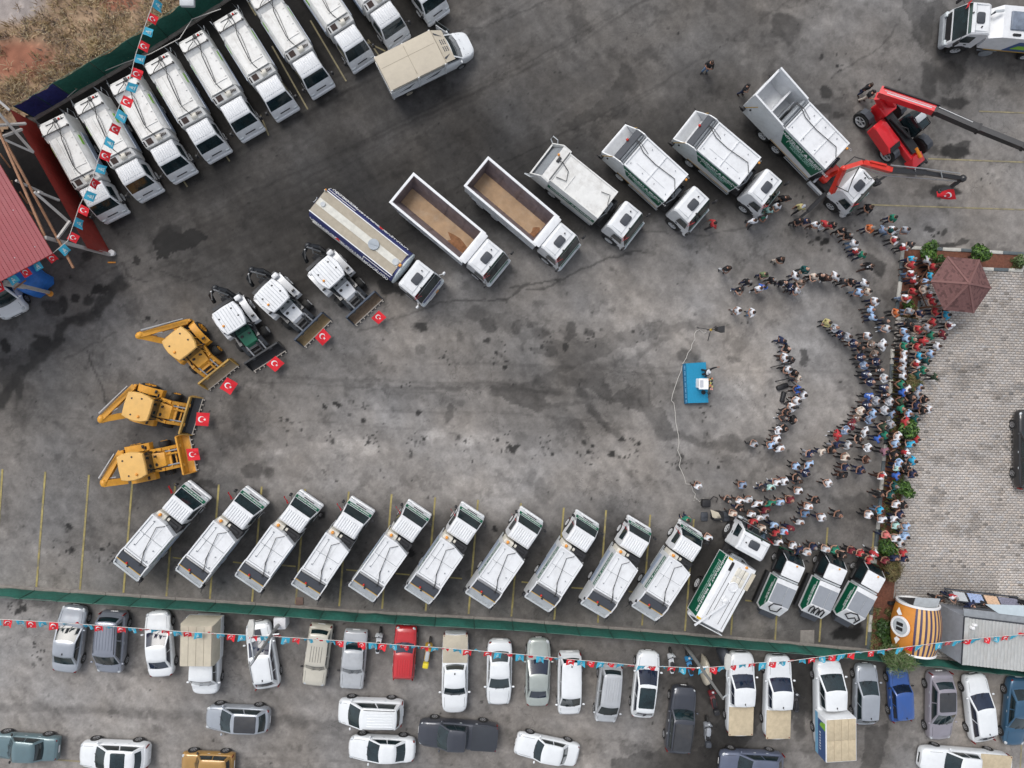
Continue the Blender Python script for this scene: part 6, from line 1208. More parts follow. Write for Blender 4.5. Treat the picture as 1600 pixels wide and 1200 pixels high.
    if not ribs:
        a.bar((-1.5, s_*.85, 1.4), (-2.7, ay, 2.45), .40, .34); a.build('swing_boom', arm, o)
        a = MB(); a.bar((-2.75, ay-.1, 2.5), (-1.3, -.85, 1.6), .38, .3); a.ell((-2.75, ay-.07, 2.5), (.3, .26, .2)); a.bar((-2.65, ay-.15, 2.3), (-2.2, ay*.5-.5, 1.4), .3, .3); a.build('dipper_arm', arm, o)
        a = MB(); a.cyl((-1.75, s_*.85, 1.95), (-2.9, ay+.25, 2.75), .07); a.cyl((-2.6, ay+.15, 2.3), (-1.9, -.5, 2.1), .05); a.build('boom_cylinder', STEEL, o)
    else:
        a.tube([(-1.7, s_*.6, 1.2), (-2.1, s_*.55, 2.0), (-2.6, s_*.2, 2.3)], .15, 6); a.build('swing_boom', arm, o)
        a = MB(); a.tube([(-2.6, s_*.2, 2.3), (-2.5, s_*-.35, 1.9), (-2.1, s_*-.6, 1.0)], .13, 6); a.ell((-2.62, s_*.18, 2.3), (.22, .22, .22)); a.build('dipper_arm', arm, o)
        a = MB(); a.cyl((-1.8, s_*.45, 1.7), (-2.5, s_*.1, 2.5), .06); a.cyl((-2.5, s_*-.1, 2.45), (-2.2, s_*-.5, 1.6), .05); a.tube([(-1.6, .3, 1.3), (-2.0, .1, 2.0), (-2.3, s_*.3, 2.3)], .04); a.build('boom_cylinder', STEEL, o)
        rp = MB(); rp.rbox(-1.45, -1.05, .62, 1.02, 1.2, 1.75, .08, .06, 2); rp.rbox(-1.3, -1.0, -1.0, -.66, 1.2, 1.6, .08, .06, 2); rp.build('rear_fender_box', body, o)
    bb = MB(); bb.prof([(-2.35, .25, .22), (-1.8, .25, .22), (-1.75, .9, .22), (-2.1, .95, .22)], .03); bb.build('rear_bucket', BLACK if ribs else arm, o)
    m = MB(); m.tube([(.9, .62, 2.3), (1.15, .85, 2.35)], .015); m.rbox(1.1, 1.16, .78, .98, 2.15, 2.4, .02, .02, 1); m.build('mirror', BLACK, o)
    a = at(*roofp, 2.85); e = at(*bktp, .3); d = e-a; o.location = (a.x, a.y, 0); o.rotation_euler = (0, 0, math.atan2(d.y, d.x)); kx = .86 if ribs else .76; o.scale = (kx, 1.12, 1.0); rf_.scale = (1.02/kx, 1.03, 1)
    print('backhoe', d.xy.length); return o
BLKP = mat('black_machine_paint', (.02, .022, .025), .35, coat=.4)
WT = dict(body=WHITE, roof=WHITE, arm=BLKP, gp='white backhoe loaders')
make_backhoe('white backhoe loader beside the navy tanker, flag at its bucket', (512,425), (577,489), hood=WHITE, bucket=BSTEEL, inner=SOILB, **WT)
make_backhoe('white backhoe loader in the middle of the three white ones', (425,462), (494,519), hood=WHITE, bucket=BSTEEL, inner=mat('tan_mud', (.26, .19, .10), .95, var=.2), **WT)
make_backhoe('white backhoe loader with a green bonnet and dark bucket', (358,497), (418,560), hood=GREEN, bucket=BLKP, inner=DARK, **WT)
YT = dict(body=YEL, roof=YELR, arm=YEL, hood=YEL, ribs=False, gp='yellow backhoe loaders')
TANB = mat('scraped_bucket', (.30, .24, .16), .7, var=.2)
make_backhoe('yellow backhoe loader parked aslant, next to the white ones', (280,537), (342,583), bucket=mat('yellow_worn_bucket', (.50, .30, .07), .6, dirt=.4), inner=TANB, rear=1, ay=-1.45, **YT)
make_backhoe('yellow backhoe loader in the middle with black bucket', (214,636), (303,650), bucket=mat('yellow_worn_bucket', (.50, .30, .07)), inner=BLKP, rear=1, ay=-1.25, **YT)
make_backhoe('yellow backhoe loader lowest of the three with yellow bucket', (205,729), (291,709), bucket=YEL, inner=YEL, rear=1, ay=-.6, **YT)
# rotating telehandler
def make_telehandler():
    o = thing('telehandler', 'red telehandler with a long black telescopic boom', 'telehandler')
    RT = mat('telehandler_red', (.66, .02, .028), .32, coat=.5, var=.08)
    a = at(1372,165,1.2); e = at(1432,246,1.2); c = (a+e)/2; d = e-a; o.location = (c.x, c.y, 0); o.rotation_euler = (0, 0, math.atan2(d.y, d.x)); bpy.context.view_layer.update(); inv = o.matrix_world.inverted()
    P = lambda px, py, z: inv @ at(px, py, z)
    Lh = d.xy.length/2
    b = MB(); b.rbox(-Lh, Lh, -.45, .45, .7, 1.25, .08, .05); b.prof([(Lh-.1, .5, .55), (Lh+.55, .5, .6), (Lh+.55, 1.0, .55), (Lh-.2, 1.45, .40)], .05); b.rbox(-Lh-.2, -Lh+.9, -.5, .5, 1.1, 1.9, .1, .06); b.build('chassis', RT, o)
    for px, py, s_ in ((1355,182,-1), (1385,243,-1), (1412,160,1), (1440,225,1)):
        p = P(px, py, .8); s_ = 1 if p.y > 0 else -1
        t = wheel(o, p.x, s_*1.15, .68, .46, RIMW); f = MB(); f.loft([[(p.x+x, s_*.9, z), (p.x+x, s_*1.38, z), (p.x+x, s_*1.38, z+.04), (p.x+x, s_*.9, z+.04)] for x, z in ((-.6, 1.25), (-.3, 1.5), (.2, 1.52), (.5, 1.3))]); f.build('mudguard', DGREY, o)
    e0 = P(1386, 214, 1.7); h = MB(); yy = e0.y; h.prof([(e0.x-1.1, 1.0, .52), (e0.x+1.0, .95, .55), (e0.x+1.05, 1.6, .52), (e0.x+.7, 1.9, .5), (e0.x-.9, 1.95, .46), (e0.x-1.2, 1.7, .42)], .08); 
    ho = h.build('engine_cover', RT, o); ho.location = (0, yy, 0); g = MB(); g.quad((e0.x+.74, -.42, 1.9), (e0.x+1.06, -.42, 1.66), (e0.x+1.06, .42, 1.66), (e0.x+.74, .42, 1.9), .015); g.build('vent_grille', BLACK, ho)
    c0 = P(1432, 190, 2.2); cb = MB(); cb.prof([(c0.x-.7, 1.0, .42), (c0.x+.7, 1.0, .42), (c0.x+.85, 1.7, .42), (c0.x+.6, 2.65, .38), (c0.x-.5, 2.75, .38), (c0.x-.75, 2.0, .4)], .06); cc = cb.build('cab_glass', GLASS, o); cc.location = (0, c0.y, 0)
    rf_ = MB(); rf_.rbox(c0.x-.35, c0.x+.1, -.4, .4, 2.68, 2.8, .08, .03, 2); rf_.build('cab_roof', LGREY, cc)
    fr = MB()
    for s_ in (-1, 1): fr.bar((c0.x+.85, s_*.42, 1.6), (c0.x+.6, s_*.38, 2.7), .05, .05); fr.bar((c0.x+.6, s_*.38, 2.7), (c0.x-.5, s_*.38, 2.8), .05, .05)
    fr.build('cab_frame', BLACK, cc)
    dk_ = MB(); dk_.box(-Lh+.7, Lh-.4, -.25, .35, 1.26, 1.5); dk_.cyl((-Lh+1.2, -.1, 1.6), (Lh-1.5, .1, 1.75), .12); dk_.tube([(-.4, .0, 1.6), (.2, .25, 1.9), (.9, .1, 1.7)], .05); dk_.build('hydraulic_gear', BLACK, o)
    tu = MB(); p0 = P(1372, 150, 2.6); p1 = P(1380, 146, 3.1); tu.bar(P(1383, 170, 1.6), p0, .55, .35); tu.bar(P(1396, 168, 1.6), P(1384, 148, 3.1), .22, .4); tu.build('turret_arm', RT, o)
    q0 = P(1374, 143, 3.4); q1 = P(1461, 172, 4.6); q2 = P(1528, 201, 5.6); q3 = P(1598, 229, 6.6); q4 = P(1690, 266, 7.9)
    b = MB(); b.bar(q0, q1, .52, .62); b.build('boom_base_section', RT, o)
    s1 = MB(); k = (q1-q0).normalized(); up = Vector((0, 0, .33)); s1.bar(q0.lerp(q1, .05)+up, q0.lerp(q1, .95)+up, .03, .03); n = Vector((-k.y, k.x, 0)).normalized(); s1.bar(q0.lerp(q1, .1)+up-n*.1, q0.lerp(q1, .9)+up-n*.1, .07, .012); s1.build('boom_decal_line', LGREY, o)
    b = MB(); b.bar(q1, q2, .42, .5); b.build('boom_middle_section', mat('crane_black', (.02, .02, .022)), o)
    b = MB(); b.bar(q2, q3, .34, .42); b.bar(q3, q4, .28, .34); b.build('boom_outer_section', mat('crane_black', (.02, .02, .022)), o)
    b = MB()
    for q_, w_ in ((q1, .60), (q2, .50), (q3, .42)): b.bar(q_-k*.05, q_+k*.1, w_, w_+.06)
    b.build('boom_collar', BLACK, o)
    b = MB(); b.cyl(q0+up*1.2+n*.2, q1+up*1.2+n*.2, .07); b.build('boom_hose_duct', BLACK, o)
    b = MB(); b.cyl(q1+up*.9+n*.1, q1.lerp(q2, .8)+up*.8+n*.1, .035); b.build('chrome_rod', STEEL, o)
    b = MB(); b.cyl((Lh-.6, .15, 1.5), (Lh+.15, .15, 1.35), .12, n=8); b.build('orange_cylinder', mat('orange_cylinder_paint', (.75, .25, .02), .4), o)
    b = MB(); b.box(Lh+.5, Lh+.72, .1, .7, .5, .9); b.cyl((Lh+.6, .7, .6), (Lh+.9, .8, .6), .1); b.build('tow_hitch', BLACK, o)
make_telehandler()
# street sweeper at the top right
def make_sweeper():
    L = 8.6; xf, xr = L/2, -L/2; o = thing('street_sweeper', 'white street sweeper truck with blue and lime side print', 'truck')
    chassis(o, xr+.3, xf-1.3, .45, .9); big_cab(o, xf, 1.2, None); rear_wheels(o, [xr+2.2], 1.22)
    x1 = xf-2.5; b = MB(); b.loft([[(x1+.25, y, z) for y, z in ((-1.15, 1.1), (1.15, 1.1), (1.0, 2.2), (-1.0, 2.2))], [(x1-.4, y, z) for y, z in ((-1.2, 1.1), (1.2, 1.1), (1.1, 2.7), (-1.1, 2.7))], [(xr, y, z) for y, z in ((-1.2, 1.1), (1.2, 1.1), (1.1, 2.8), (-1.1, 2.8))]]); b.build('hopper_body', WHITE, o)
    w = MB(); w.rbox(x1-3.3, x1-.9, -.7, .55, 2.7, 2.84, .05, .03, 2); w.build('roof_hatch', mat('blue_grey_sheet', (.16, .19, .24), .25, var=.3, scale=2), o)
    w = MB(); w.rbox(x1-1.7, x1-1.1, .78, .95, 2.72, 2.8, .08, .02, 2); w.build('inspection_port', BLACK, o)
    for s_ in (-1, 1):
        g = MB(); g.quad(*[(x1-1.5, s_*1.21, 1.2), (xr+.1, s_*1.21, 1.2), (xr+.1, s_*1.14, 2.5), (x1-2.0, s_*1.16, 2.3)], t=.012); g.build('navy_print', BLUEP, o)
        g = MB(); g.quad(*[(x1-1.9, s_*1.225, 1.5), (x1-3.6, s_*1.225, 1.5), (x1-3.4, s_*1.19, 1.9), (x1-2.2, s_*1.19, 1.9)], t=.012); g.build('lime_print', LIME, o)
        g = MB(); g.bar((x1-.2, s_*1.23, 1.12), (xr, s_*1.23, 1.12), .02, .07); g.build('amber_reflector_strip', mat('amber_tape', (.55, .33, .06)), o)
        g = MB(); g.lathe((x1-.9, s_*1.05, .45), (0, s_, 0), [(0, .1), (.05, .42), (.16, .45), (.2, .12)], 14); g.cyl((x1-.2, s_*1.0, .5), (x1-1.6, s_*1.0, .6), .07); g.build('sweeping_gear', MGREY, o)
    g = MB(); g.box(x1+.25, x1+.4, -.9, .9, 1.0, 2.0); g.tube([(x1+.3, -.5, 2.0), (x1+.35, -.5, 2.9), (x1-.2, -.6, 2.9)], .1); g.build('intake_duct', LGREY, o)
    put(o, (1668, 56, 1.6), (1484, 43, 1.2)); return o
make_sweeper()
# ---------------------------------------------------------------- flags with crescent and star
def emblem(name='crescent_star', s=1.0, z=.004):
    m = MB(); n = 14; vs = []; fs = []
    for k in range(n+1):
        a = math.radians(38+284*k/n); ca, sa = math.cos(a), math.sin(a)
        # inner arc centre shifted towards the star
        vs.append((.25*s*ca, .25*s*sa)); 
        b_ = math.radians(48+264*k/n); vs.append((.0625*s+.20*s*math.cos(b_), .20*s*math.sin(b_)))
    m._a([(x, y, z) for x, y in vs], [(2*i, 2*i+1, 2*i+3, 2*i+2) for i in range(n)])
    st = []
    for k in range(10): a = math.pi+math.pi*k/5; r = (.125 if k % 2 == 0 else .05)*s; st.append((.26*s+r*math.cos(a), r*math.sin(a), z))
    m._a(st+[(.26*s, 0, z)], [(k, (k+1) % 10, 10) for k in range(10)])
    return m
def flag_sheet(w, h, amp, seed, n=8, k=4):
    """cloth with its hoist along x=0..w, hanging in -y; returns builder and surface function"""
    r = random.Random(seed); p = r.uniform(0, 6); q_ = r.uniform(.6, 1.4); sk = r.uniform(-.18, .18)
    def f(u, v): return (u*w+sk*h*v, -v*h, amp*math.sin(p+q_*(4*u+2.5*v))*(.2+v)+amp*.5*math.sin(9*u+p*2)*v)
    m = MB(); vs = [f(i/n, j/k) for j in range(k+1) for i in range(n+1)]
    m._a(vs, [(j*(n+1)+i, (j+1)*(n+1)+i, (j+1)*(n+1)+i+1, j*(n+1)+i+1) for j in range(k) for i in range(n)])
    return m, f
def flag_data(w, h, amp, seed, m, kind):
    b, f = flag_sheet(w, h, amp, seed); me = b.mesh('flag_cloth', m, 80)
    if kind == 'crescent':
        e = emblem(s=min(h, w)*1.15); cx_, cy_ = .46, .5
        rot = True
        vs = []
        for x, y, z in e.v:
            u, v = cx_+y/w*.9, cy_+(x-.08*h)/h; X_, Y_, Z_ = f(u, v); vs.append((X_, Y_, Z_+.012))
        e.v = vs; em = e.mesh('crescent_star', PWHITE, 0)
    else:
        e = MB(); vs = []
        for (u0, u1, v0, v1) in ((.42, .58, .25, .65), (.34, .42, .45, .72), (.58, .66, .45, .72), (.25, .75, .76, .84)):
            e._a([tuple(Vector(f(u, v))+Vector((0, 0, .012))) for u, v in ((u0, v0), (u0, v1), (u1, v1), (u1, v0))], [(0, 1, 2, 3)])
        em = e.mesh('pale_crest', mat('crest_print', (.50, .62, .62), .7), 0)
    return me, em
RF = [flag_data(.48, .50, .07, s_, FLAGR, 'crescent') for s_ in range(5)]; TF = [flag_data(.48, .50, .07, 20+s_, TURQ, 'crest') for s_ in range(5)]
def resample(pts, step):
    out = [pts[0]]; acc = 0
    for a, e in zip(pts[:-1], pts[1:]):
        L_ = (e-a).length; d = step-acc
        while d < L_: out.append(a.lerp(e, d/L_)); d += step
        acc = L_-(d-step)
    return out
def bunting(label, pts, zf, step, wind, seed):
    r = random.Random(seed); P = [at(x, y, zf) for x, y in pts]
    root = thing('bunting', label, 'bunting', loc=(0, 0, 0))
    s_ = MB(); s_.tube(P, .02, 4); s_.build('string', mat('white_rope', (.6, .58, .55), .8), root)
    Q_ = resample(P, step)
    for i, p in enumerate(Q_[:-1]):
        d = (Q_[i+1]-p).normalized()
        red = (i % 2 == 0); me, em = (RF if red else TF)[r.randrange(5)]
        wv = Vector((wind[0]+r.uniform(-.35, .35), wind[1]+r.uniform(-.3, .3), -.55+r.uniform(-.4, .35))).normalized()
        y = -(wv-d*wv.dot(d)).normalized(); 
        if r.random() < .12: y = (y+Vector((0, 0, 1.2))); y = (y-d*y.dot(d)).normalized()
        z = d.cross(y)
        if z.z < 0: d = -d; z = -z; p = p-d*.48
        o = link('red_flag' if red else 'turquoise_flag', me, root)
        M = Matrix((d, y, z)).transposed().to_4x4(); M.translation = p+d*.0; o.matrix_world = M if False else M; o.scale = (r.uniform(.95, 1.15),)*3
        e = link('crescent_star' if red else 'pale_crest', em, o)
bunting('string of red and turquoise flags over the red shed and old trucks', [(247,-25),(240,2),(226,42),(212,85),(205,115),(193,147),(184,172),(168,208),(156,240),(146,275),(124,322),(106,376),(82,396),(50,412),(10,434),(-30,455)], 6.1, .86, (.75, -.55), 3)
bunting('string of red and turquoise flags tied to two lamp posts over the cars', [(-30,966),(80,972),(180,979),(300,988),(436,995),(560,1003),(700,1013),(820,1023),(900,1031),(1000,1040),(1096,1044),(1130,1041),(1180,1036),(1240,1032),(1300,1024),(1400,1013),(1470,1004),(1540,996),(1640,988)], 3.4, .70, (.05, -.85), 11)
for i, (px, py, ang_, lab, sc) in enumerate([(592,497,48,'red flag laid out before the bucket beside the tanker',.9),(505,526,52,'red flag hanging before the tan mud bucket',1.05),(428,568,45,'red flag hanging before the dark bucket of the green bonnet loader',1.05),(352,600,55,'red flag at the aslant yellow loader bucket',1.1),(311,655,88,'red flag at the black bucket of the yellow loader',1.1),(297,710,95,'red flag at the lowest yellow loader bucket',1.0)]):
    b, f = flag_sheet(.82*sc, .74*sc, .08, 50+i); me = b.mesh('flag_cloth', FLAGR, 80); e = emblem(s=.74*sc); e.v = [tuple(Vector(f(.5+y/(.82*sc), .40+x/(.74*sc)))+Vector((0, 0, .012))) for x, y, z in e.v]; em = e.mesh('crescent_star', PWHITE, 0)
    o = link('red_flag', me); tag(o, lab, 'flag', 'red flags at the loader buckets'); link('crescent_star', em, o)
    p = at(px, py, .8); hd = math.radians(90+ang_-90)  # blowing away from the bucket
    hx = {0: 315, 1: 318, 2: 312, 3: 325, 4: 353, 5: 10}[i]; q1 = math.radians(hx+90)
    o.rotation_euler = (math.radians(18), 0, q1); dd = Vector((math.cos(q1), math.sin(q1), 0)); fw = Vector((math.cos(math.radians(hx)), math.sin(math.radians(hx)), 0))
    o.location = p-dd*.41*sc+fw*(-.40, -.36, -.30, -.14, -.18, -.20)[i]*sc
b, f = flag_sheet(1.0, 1.4, .22, 77); me = b.mesh('flag_cloth', FLAGR, 80); e = emblem(s=1.0); e.v = [tuple(Vector(f(.5+y, .35+x/1.4))+Vector((0, 0, .015))) for x, y, z in e.v]; em = e.mesh('crescent_star', PWHITE, 0)
o = link('red_flag', me); tag(o, 'large red flag hanging from the crane jib tip', 'flag'); link('crescent_star', em, o); o.location = at(1490, 296, 2.9); o.rotation_euler = (math.radians(66), math.radians(20), math.radians(-55)); o.scale = (.75, .75, .75)
# ---------------------------------------------------------------- fences
NET = mat('green_netting', (.018, .118, .088), .8, var=.22, scale=5, bump=.4, dirt=.25, dirtcol=(.05, .10, .08)); NETB = mat('blue_tarpaulin', (.03, .035, .17), .55, var=.35, scale=5, bump=.5)
POSTM = mat('galvanised_post', (.3, .3, .29), .5, metal=.4)
def net_fence(label, pts, h, step, seed, mats_=None, lean=(0, 0), skip=None):
    root = thing('mesh_fence', label, 'fence', loc=(0, 0, 0)); r = random.Random(seed); segs = along(pts, step)
    for i, (a, e) in enumerate(segs):
        d = (e-a); n_ = Vector((-d.y, d.x, 0)).normalized(); m = MB(); N_, K_ = 10, 5; vs = []
        bl = r.uniform(.06, .24); ph = r.uniform(0, 6); sg_ = r.uniform(.10, .30)
        for j in range(K_+1):
            for q_ in range(N_+1):
                u = q_/N_; t = j/K_; z = .06+t*(h-sg_*math.sin(math.pi*u)-.02*math.sin(13*u+ph)); of = bl*math.sin(math.pi*u)*math.sin(math.pi*t)+.015*math.sin(9*u+ph+4*t)
                p = a+d*(.012+u*.976)+n_*of+Vector((lean[0]*t, lean[1]*t, 0)); vs.append((p.x, p.y, z))
        m._a(vs, [(j*(N_+1)+q_, j*(N_+1)+q_+1, (j+1)*(N_+1)+q_+1, (j+1)*(N_+1)+q_) for j in range(K_) for q_ in range(N_)])
        m.build('net_panel', (mats_[i] if mats_ and i in mats_ else NET), root, ang=60)
        p = MB(); p.cyl((a.x, a.y, 0), (a.x+lean[0], a.y+lean[1], h+.04), .03, n=6); p.build('post', mat('green_post', (.015, .06, .045), .6), root)
        w = MB(); w.tube([(a.x+lean[0], a.y+lean[1], h), (e.x+lean[0], e.y+lean[1], h)], .015, 4); w.build('top_wire', mat('pale_green_wire', (.10, .22, .17)), root)
net_fence('long green netting fence between the truck row and parked cars', FB, 1.75, 2.6, 5)
net_fence('green netting fence along the waste ground with a blue tarpaulin end', [(54,184),(84,167),(112,150),(222,86),(345,5),(440,-58),(520,-110)], 2.2, 2.4, 6, {0: NETB, 1: NETB})
kerb([(54,186),(112,152),(222,88),(345,7),(460,-70)], 2.2, .25, .12, False, 'concrete_fence_footing', (CONC, CONC))
# sagging rope behind the old trucks
m = MB(); m.tube([at(x, y, z) for x, y, z in ((345,14,1.6),(300,30,1.0),(281,60,1.9),(235,84,1.1),(195,98,.7),(165,110,.5),(130,130,.3),(105,152,.3))], .025, 5); tag(m.build('rope', mat('white_rope', (.6, .58, .55))), 'slack pale rope strung behind the upper garbage trucks', 'rope')
m = MB(); p = at(292, 2, 2.4); m.rbox(p.x-.45, p.x+.45, p.y-.3, p.y+.3, 2.2, 2.45, .05, .03, 1); tag(m.build('cabinet', LGREY), 'white panel box on the green fence at the top edge', 'box')
# ---------------------------------------------------------------- red shed on the left
sh = thing('open_shed', 'open shed with red sheet roof, red side wall and bare steel frame', 'shed')
RSH = mat('red_roof_sheet', (.27, .045, .055), .4, var=.06, scale=.8, dirt=.12, dirtcol=(.4, .2, .2)); RWL = mat('red_wall_sheet', (.38, .055, .042), .5, var=.12, scale=2, dirt=.15)
zr_ = 6.6; A = at(82, 396, zr_); D1 = (at(25, 300, zr_)-A).normalized(); D2 = (at(0, 440, zr_)-A).normalized()
for k in range(9):
    m = MB(); w = 1.32; 
    for j in range(5):
        u0 = k*w+j*w/5; 
        a = A+D2*(u0+.012); 
        m._a([tuple(q_) for q_ in (a-D2*.013, a-D2*.013+D1*14.0, a+D1*14.0+D2*(w/5-.06), a+D2*(w/5-.06))], [(0, 3, 2, 1)]); c = a+D2*(w/5-.07)
        m._a([tuple(q_) for q_ in (c, c+Vector((0, 0, .028))+D2*.012, c+Vector((0, 0, .028))+D2*.046, c+D2*.058)]+[tuple(q_+D1*14.0) for q_ in (c, c+Vector((0, 0, .028))+D2*.012, c+Vector((0, 0, .028))+D2*.046, c+D2*.058)], [(0, 1, 5, 4), (1, 2, 6, 5), (2, 3, 7, 6)])
    m.build('roof_panel', RSH, sh, ang=0)
    sc = MB()
    for t in range(6): q_ = A+D2*(k*w+w*.5)+D1*(.8+t*2.4); sc.cyl(q_, q_+Vector((0, 0, .03)), .03, n=5)
    sc.build('roof_screws', LGREY, sh)
und = MB(); und._a([tuple(q_+Vector((0, 0, -.09))) for q_ in (A, A+D1*14, A+D1*14+D2*11.9, A+D2*11.9)]+[tuple(q_+Vector((0, 0, -.03))) for q_ in (A, A+D1*14, A+D1*14+D2*11.9, A+D2*11.9)], [(0, 1, 2, 3), (7, 6, 5, 4), (0, 3, 7, 4), (0, 4, 5, 1), (1, 5, 6, 2), (2, 6, 7, 3)]); und.build('roof_underside', RWL, sh)
# corrugated side wall, sheet by sheet
W0, W1 = at(175, 399), at(62, 196); nW = 9; hW = 3.1
for k in range(nW):
    a = W0.lerp(W1, k/nW); e = W0.lerp(W1, (k+1)/nW); d = (e-a); n_ = Vector((-d.y, d.x, 0)).normalized(); m = MB(); N_ = 24; vs = []
    for i in range(N_+1):
        p = a+d*(i/N_*.995)+n_*(.025 if (i//1) % 2 else -.025)
        vs += [(p.x, p.y, 0.0), (p.x, p.y, hW)]
    m._a(vs, [(2*i, 2*i+2, 2*i+3, 2*i+1) for i in range(N_)]); m.build('wall_sheet', RWL, sh, ang=0)
STW = mat('white_steel_frame', (.50, .48, .46), .6, dirt=.3); STR = mat('rusty_steel_frame', (.30, .15, .08), .7, var=.25, dirt=.3)
def beam(a, e, w=.2, m=STW, nm='frame_beam'): b = MB(); b.bar(at(*a), at(*e), w, w); b.build(nm, m, sh)
for a, e in (((70,371,6.4), (172,398,.2)), ((8,440,6.0), (76,457,.2))): beam(a, e, .2, STW, 'column')
for a, e in (((-10,150,6.3), (15,172,6.0)), ((-6,172,6.3), (52,238,4.2)), ((2,216,6.3), (52,238,4.6)), ((0,215,6.2), (34,202,4.5)), ((25,282,6.3), (66,301,4.6)), ((54,300,6.3), (110,349,4.4)), ((60,300,6.2), (92,313,4.6)), ((109,346,4.8), (90,372,5.8)), ((-5,196,6.2), (40,193,4.5)), ((-4,443,6.2),(38,450,4.2))): beam(a, e, .13)
for a, e in (((-30,140,6.35), (70,369,6.35)), ((-14,180,5.6), (115,419,5.6))): beam(a, e, .12, STR, 'purlin')
for a, e in (((0,240,6.35), (16,262,5.7)), ((-6,262,6.35), (20,302,5.7)), ((31,300,6.3), (43,318,5.7)), ((20,300,5.8), (18,282,6.3)), ((44,330,6.3), (57,338,5.7)), ((22,452,5.0),(40,438,5.2))): beam(a, e, .07, STR, 'bracing')
m = MB(); p = at(177, 396); m.lathe((p.x, p.y, 0), (0, 0, 1), [(0, .18), (.3, .22), (.32, .2), (.3, .05)], 14); tag(m.build('bucket', PWHITE), 'white bucket at the foot of the red shed corner column', 'bucket')
m = MB(); a = at(169, 410, .02); m.rbox(a.x-.02, a.x+.5, a.y-.05, a.y+.05, .02, .05, .01, .01, 1); o = m.build('traffic_marker', ORANGE); tag(o, 'short orange strip lying on the asphalt by the bucket', 'marker')
m = MB(); a = at(79, 459); m.lathe((a.x, a.y, 0), (0, 0, 1), [(0, .2), (.05, .2), (.08, .14), (.5, .06), (.52, .02)], 12); tag(m.build('traffic_cone', ORANGE), 'small red cone at the left shed column', 'cone')
m = MB(); a = at(68, 457, .3); m.rbox(a.x-.25, a.x+.1, a.y-.12, a.y+.12, 0, .5, .05, .03, 2); tag(m.build('barrel', mat('blue_plastic', (.03, .10, .42), .4)), 'small blue container beside the red cone', 'container')
# ---------------------------------------------------------------- gazebo
gz = thing('gazebo', 'hexagonal gazebo with a brown shingle roof on the paving', 'gazebo', loc=(0, 0, 0))
GS = mat('brown_shingle', (.165, .080, .075), .8, var=.22, scale=6, bump=.4); GS2 = mat('dark_brown_shingle', (.115, .055, .052), .85, var=.2); GH = mat('hip_shingle', (.20, .10, .092), .8, var=.1)
ap = at(1514, 443, 4.1); cs = [at(x, y, 2.9) for x, y in ((1480,401),(1530,406),(1548,450),(1521,489),(1474,484),(1454,439))]
r_ = random.Random(4)
for k in range(6):
    a, e = cs[k], cs[(k+1) % 6]; n_ = (e-a).cross(ap-a).normalized(); n_ = n_ if n_.z > 0 else -n_
    m = MB(); m._a([tuple(q_) for q_ in (a, e, ap, a-n_*.05, e-n_*.05, ap-n_*.05)], [(0, 1, 2), (5, 4, 3), (0, 3, 4, 1)]); face = m.build('roof_face', GS, gz)
    rows = 15; m = MB(); m2 = MB()
    for j in range(rows):
        t0, t1 = j/rows, (j+1)/rows+.01; L_ = (e-a).length*(1-t0); cn = max(1, int(L_/.20))
        for i in range(cn):
            u0, u1 = (i+.03+(.5 if j % 2 else 0)*0)/cn, (i+.97)/cn
            q0 = a.lerp(e, u0).lerp(ap, t0); q1 = a.lerp(e, u1).lerp(ap, t0); q2 = a.lerp(e, u1).lerp(ap, min(1, t1)); q3 = a.lerp(e, u0).lerp(ap, min(1, t1)); lift = n_*.025
            (m2 if r_.random() < .25 else m)._a([tuple(q_) for q_ in (q0+lift, q1+lift, q2+n_*.006, q3+n_*.006, q0, q1)], [(0, 1, 2, 3), (4, 5, 1, 0)])
    o = m.build('shingles', GS, gz, ang=0); tag(o, kind='stuff'); o = m2.build('shingles', GS2, gz, ang=0); tag(o, kind='stuff')
    h = MB(); h.bar(a+Vector((0, 0, .03)), ap+Vector((0, 0, .03)), .14, .05); h.build('hip_ridge', GH, gz)
    p = a.lerp(Vector((ap.x, ap.y, a.z)), .18); b = MB(); b.box(p.x-.06, p.x+.06, p.y-.06, p.y+.06, 0, 2.9); b.build('post', mat('brown_timber', (.12, .06, .035), .7), gz)
    b = MB(); p2 = e.lerp(Vector((ap.x, ap.y, e.z)), .18); b.bar((p.x, p.y, .9), (p2.x, p2.y, .9), .05, .08); b.bar((p.x, p.y, 2.8), (p2.x, p2.y, 2.8), .08, .12); b.build('rail', mat('brown_timber', (.12, .06, .035)), gz)
m = MB(); m.lathe((ap.x, ap.y, 4.1), (0, 0, 1), [(0, .1), (.08, .12), (.12, .03)], 8); m.build('finial', GH, gz)
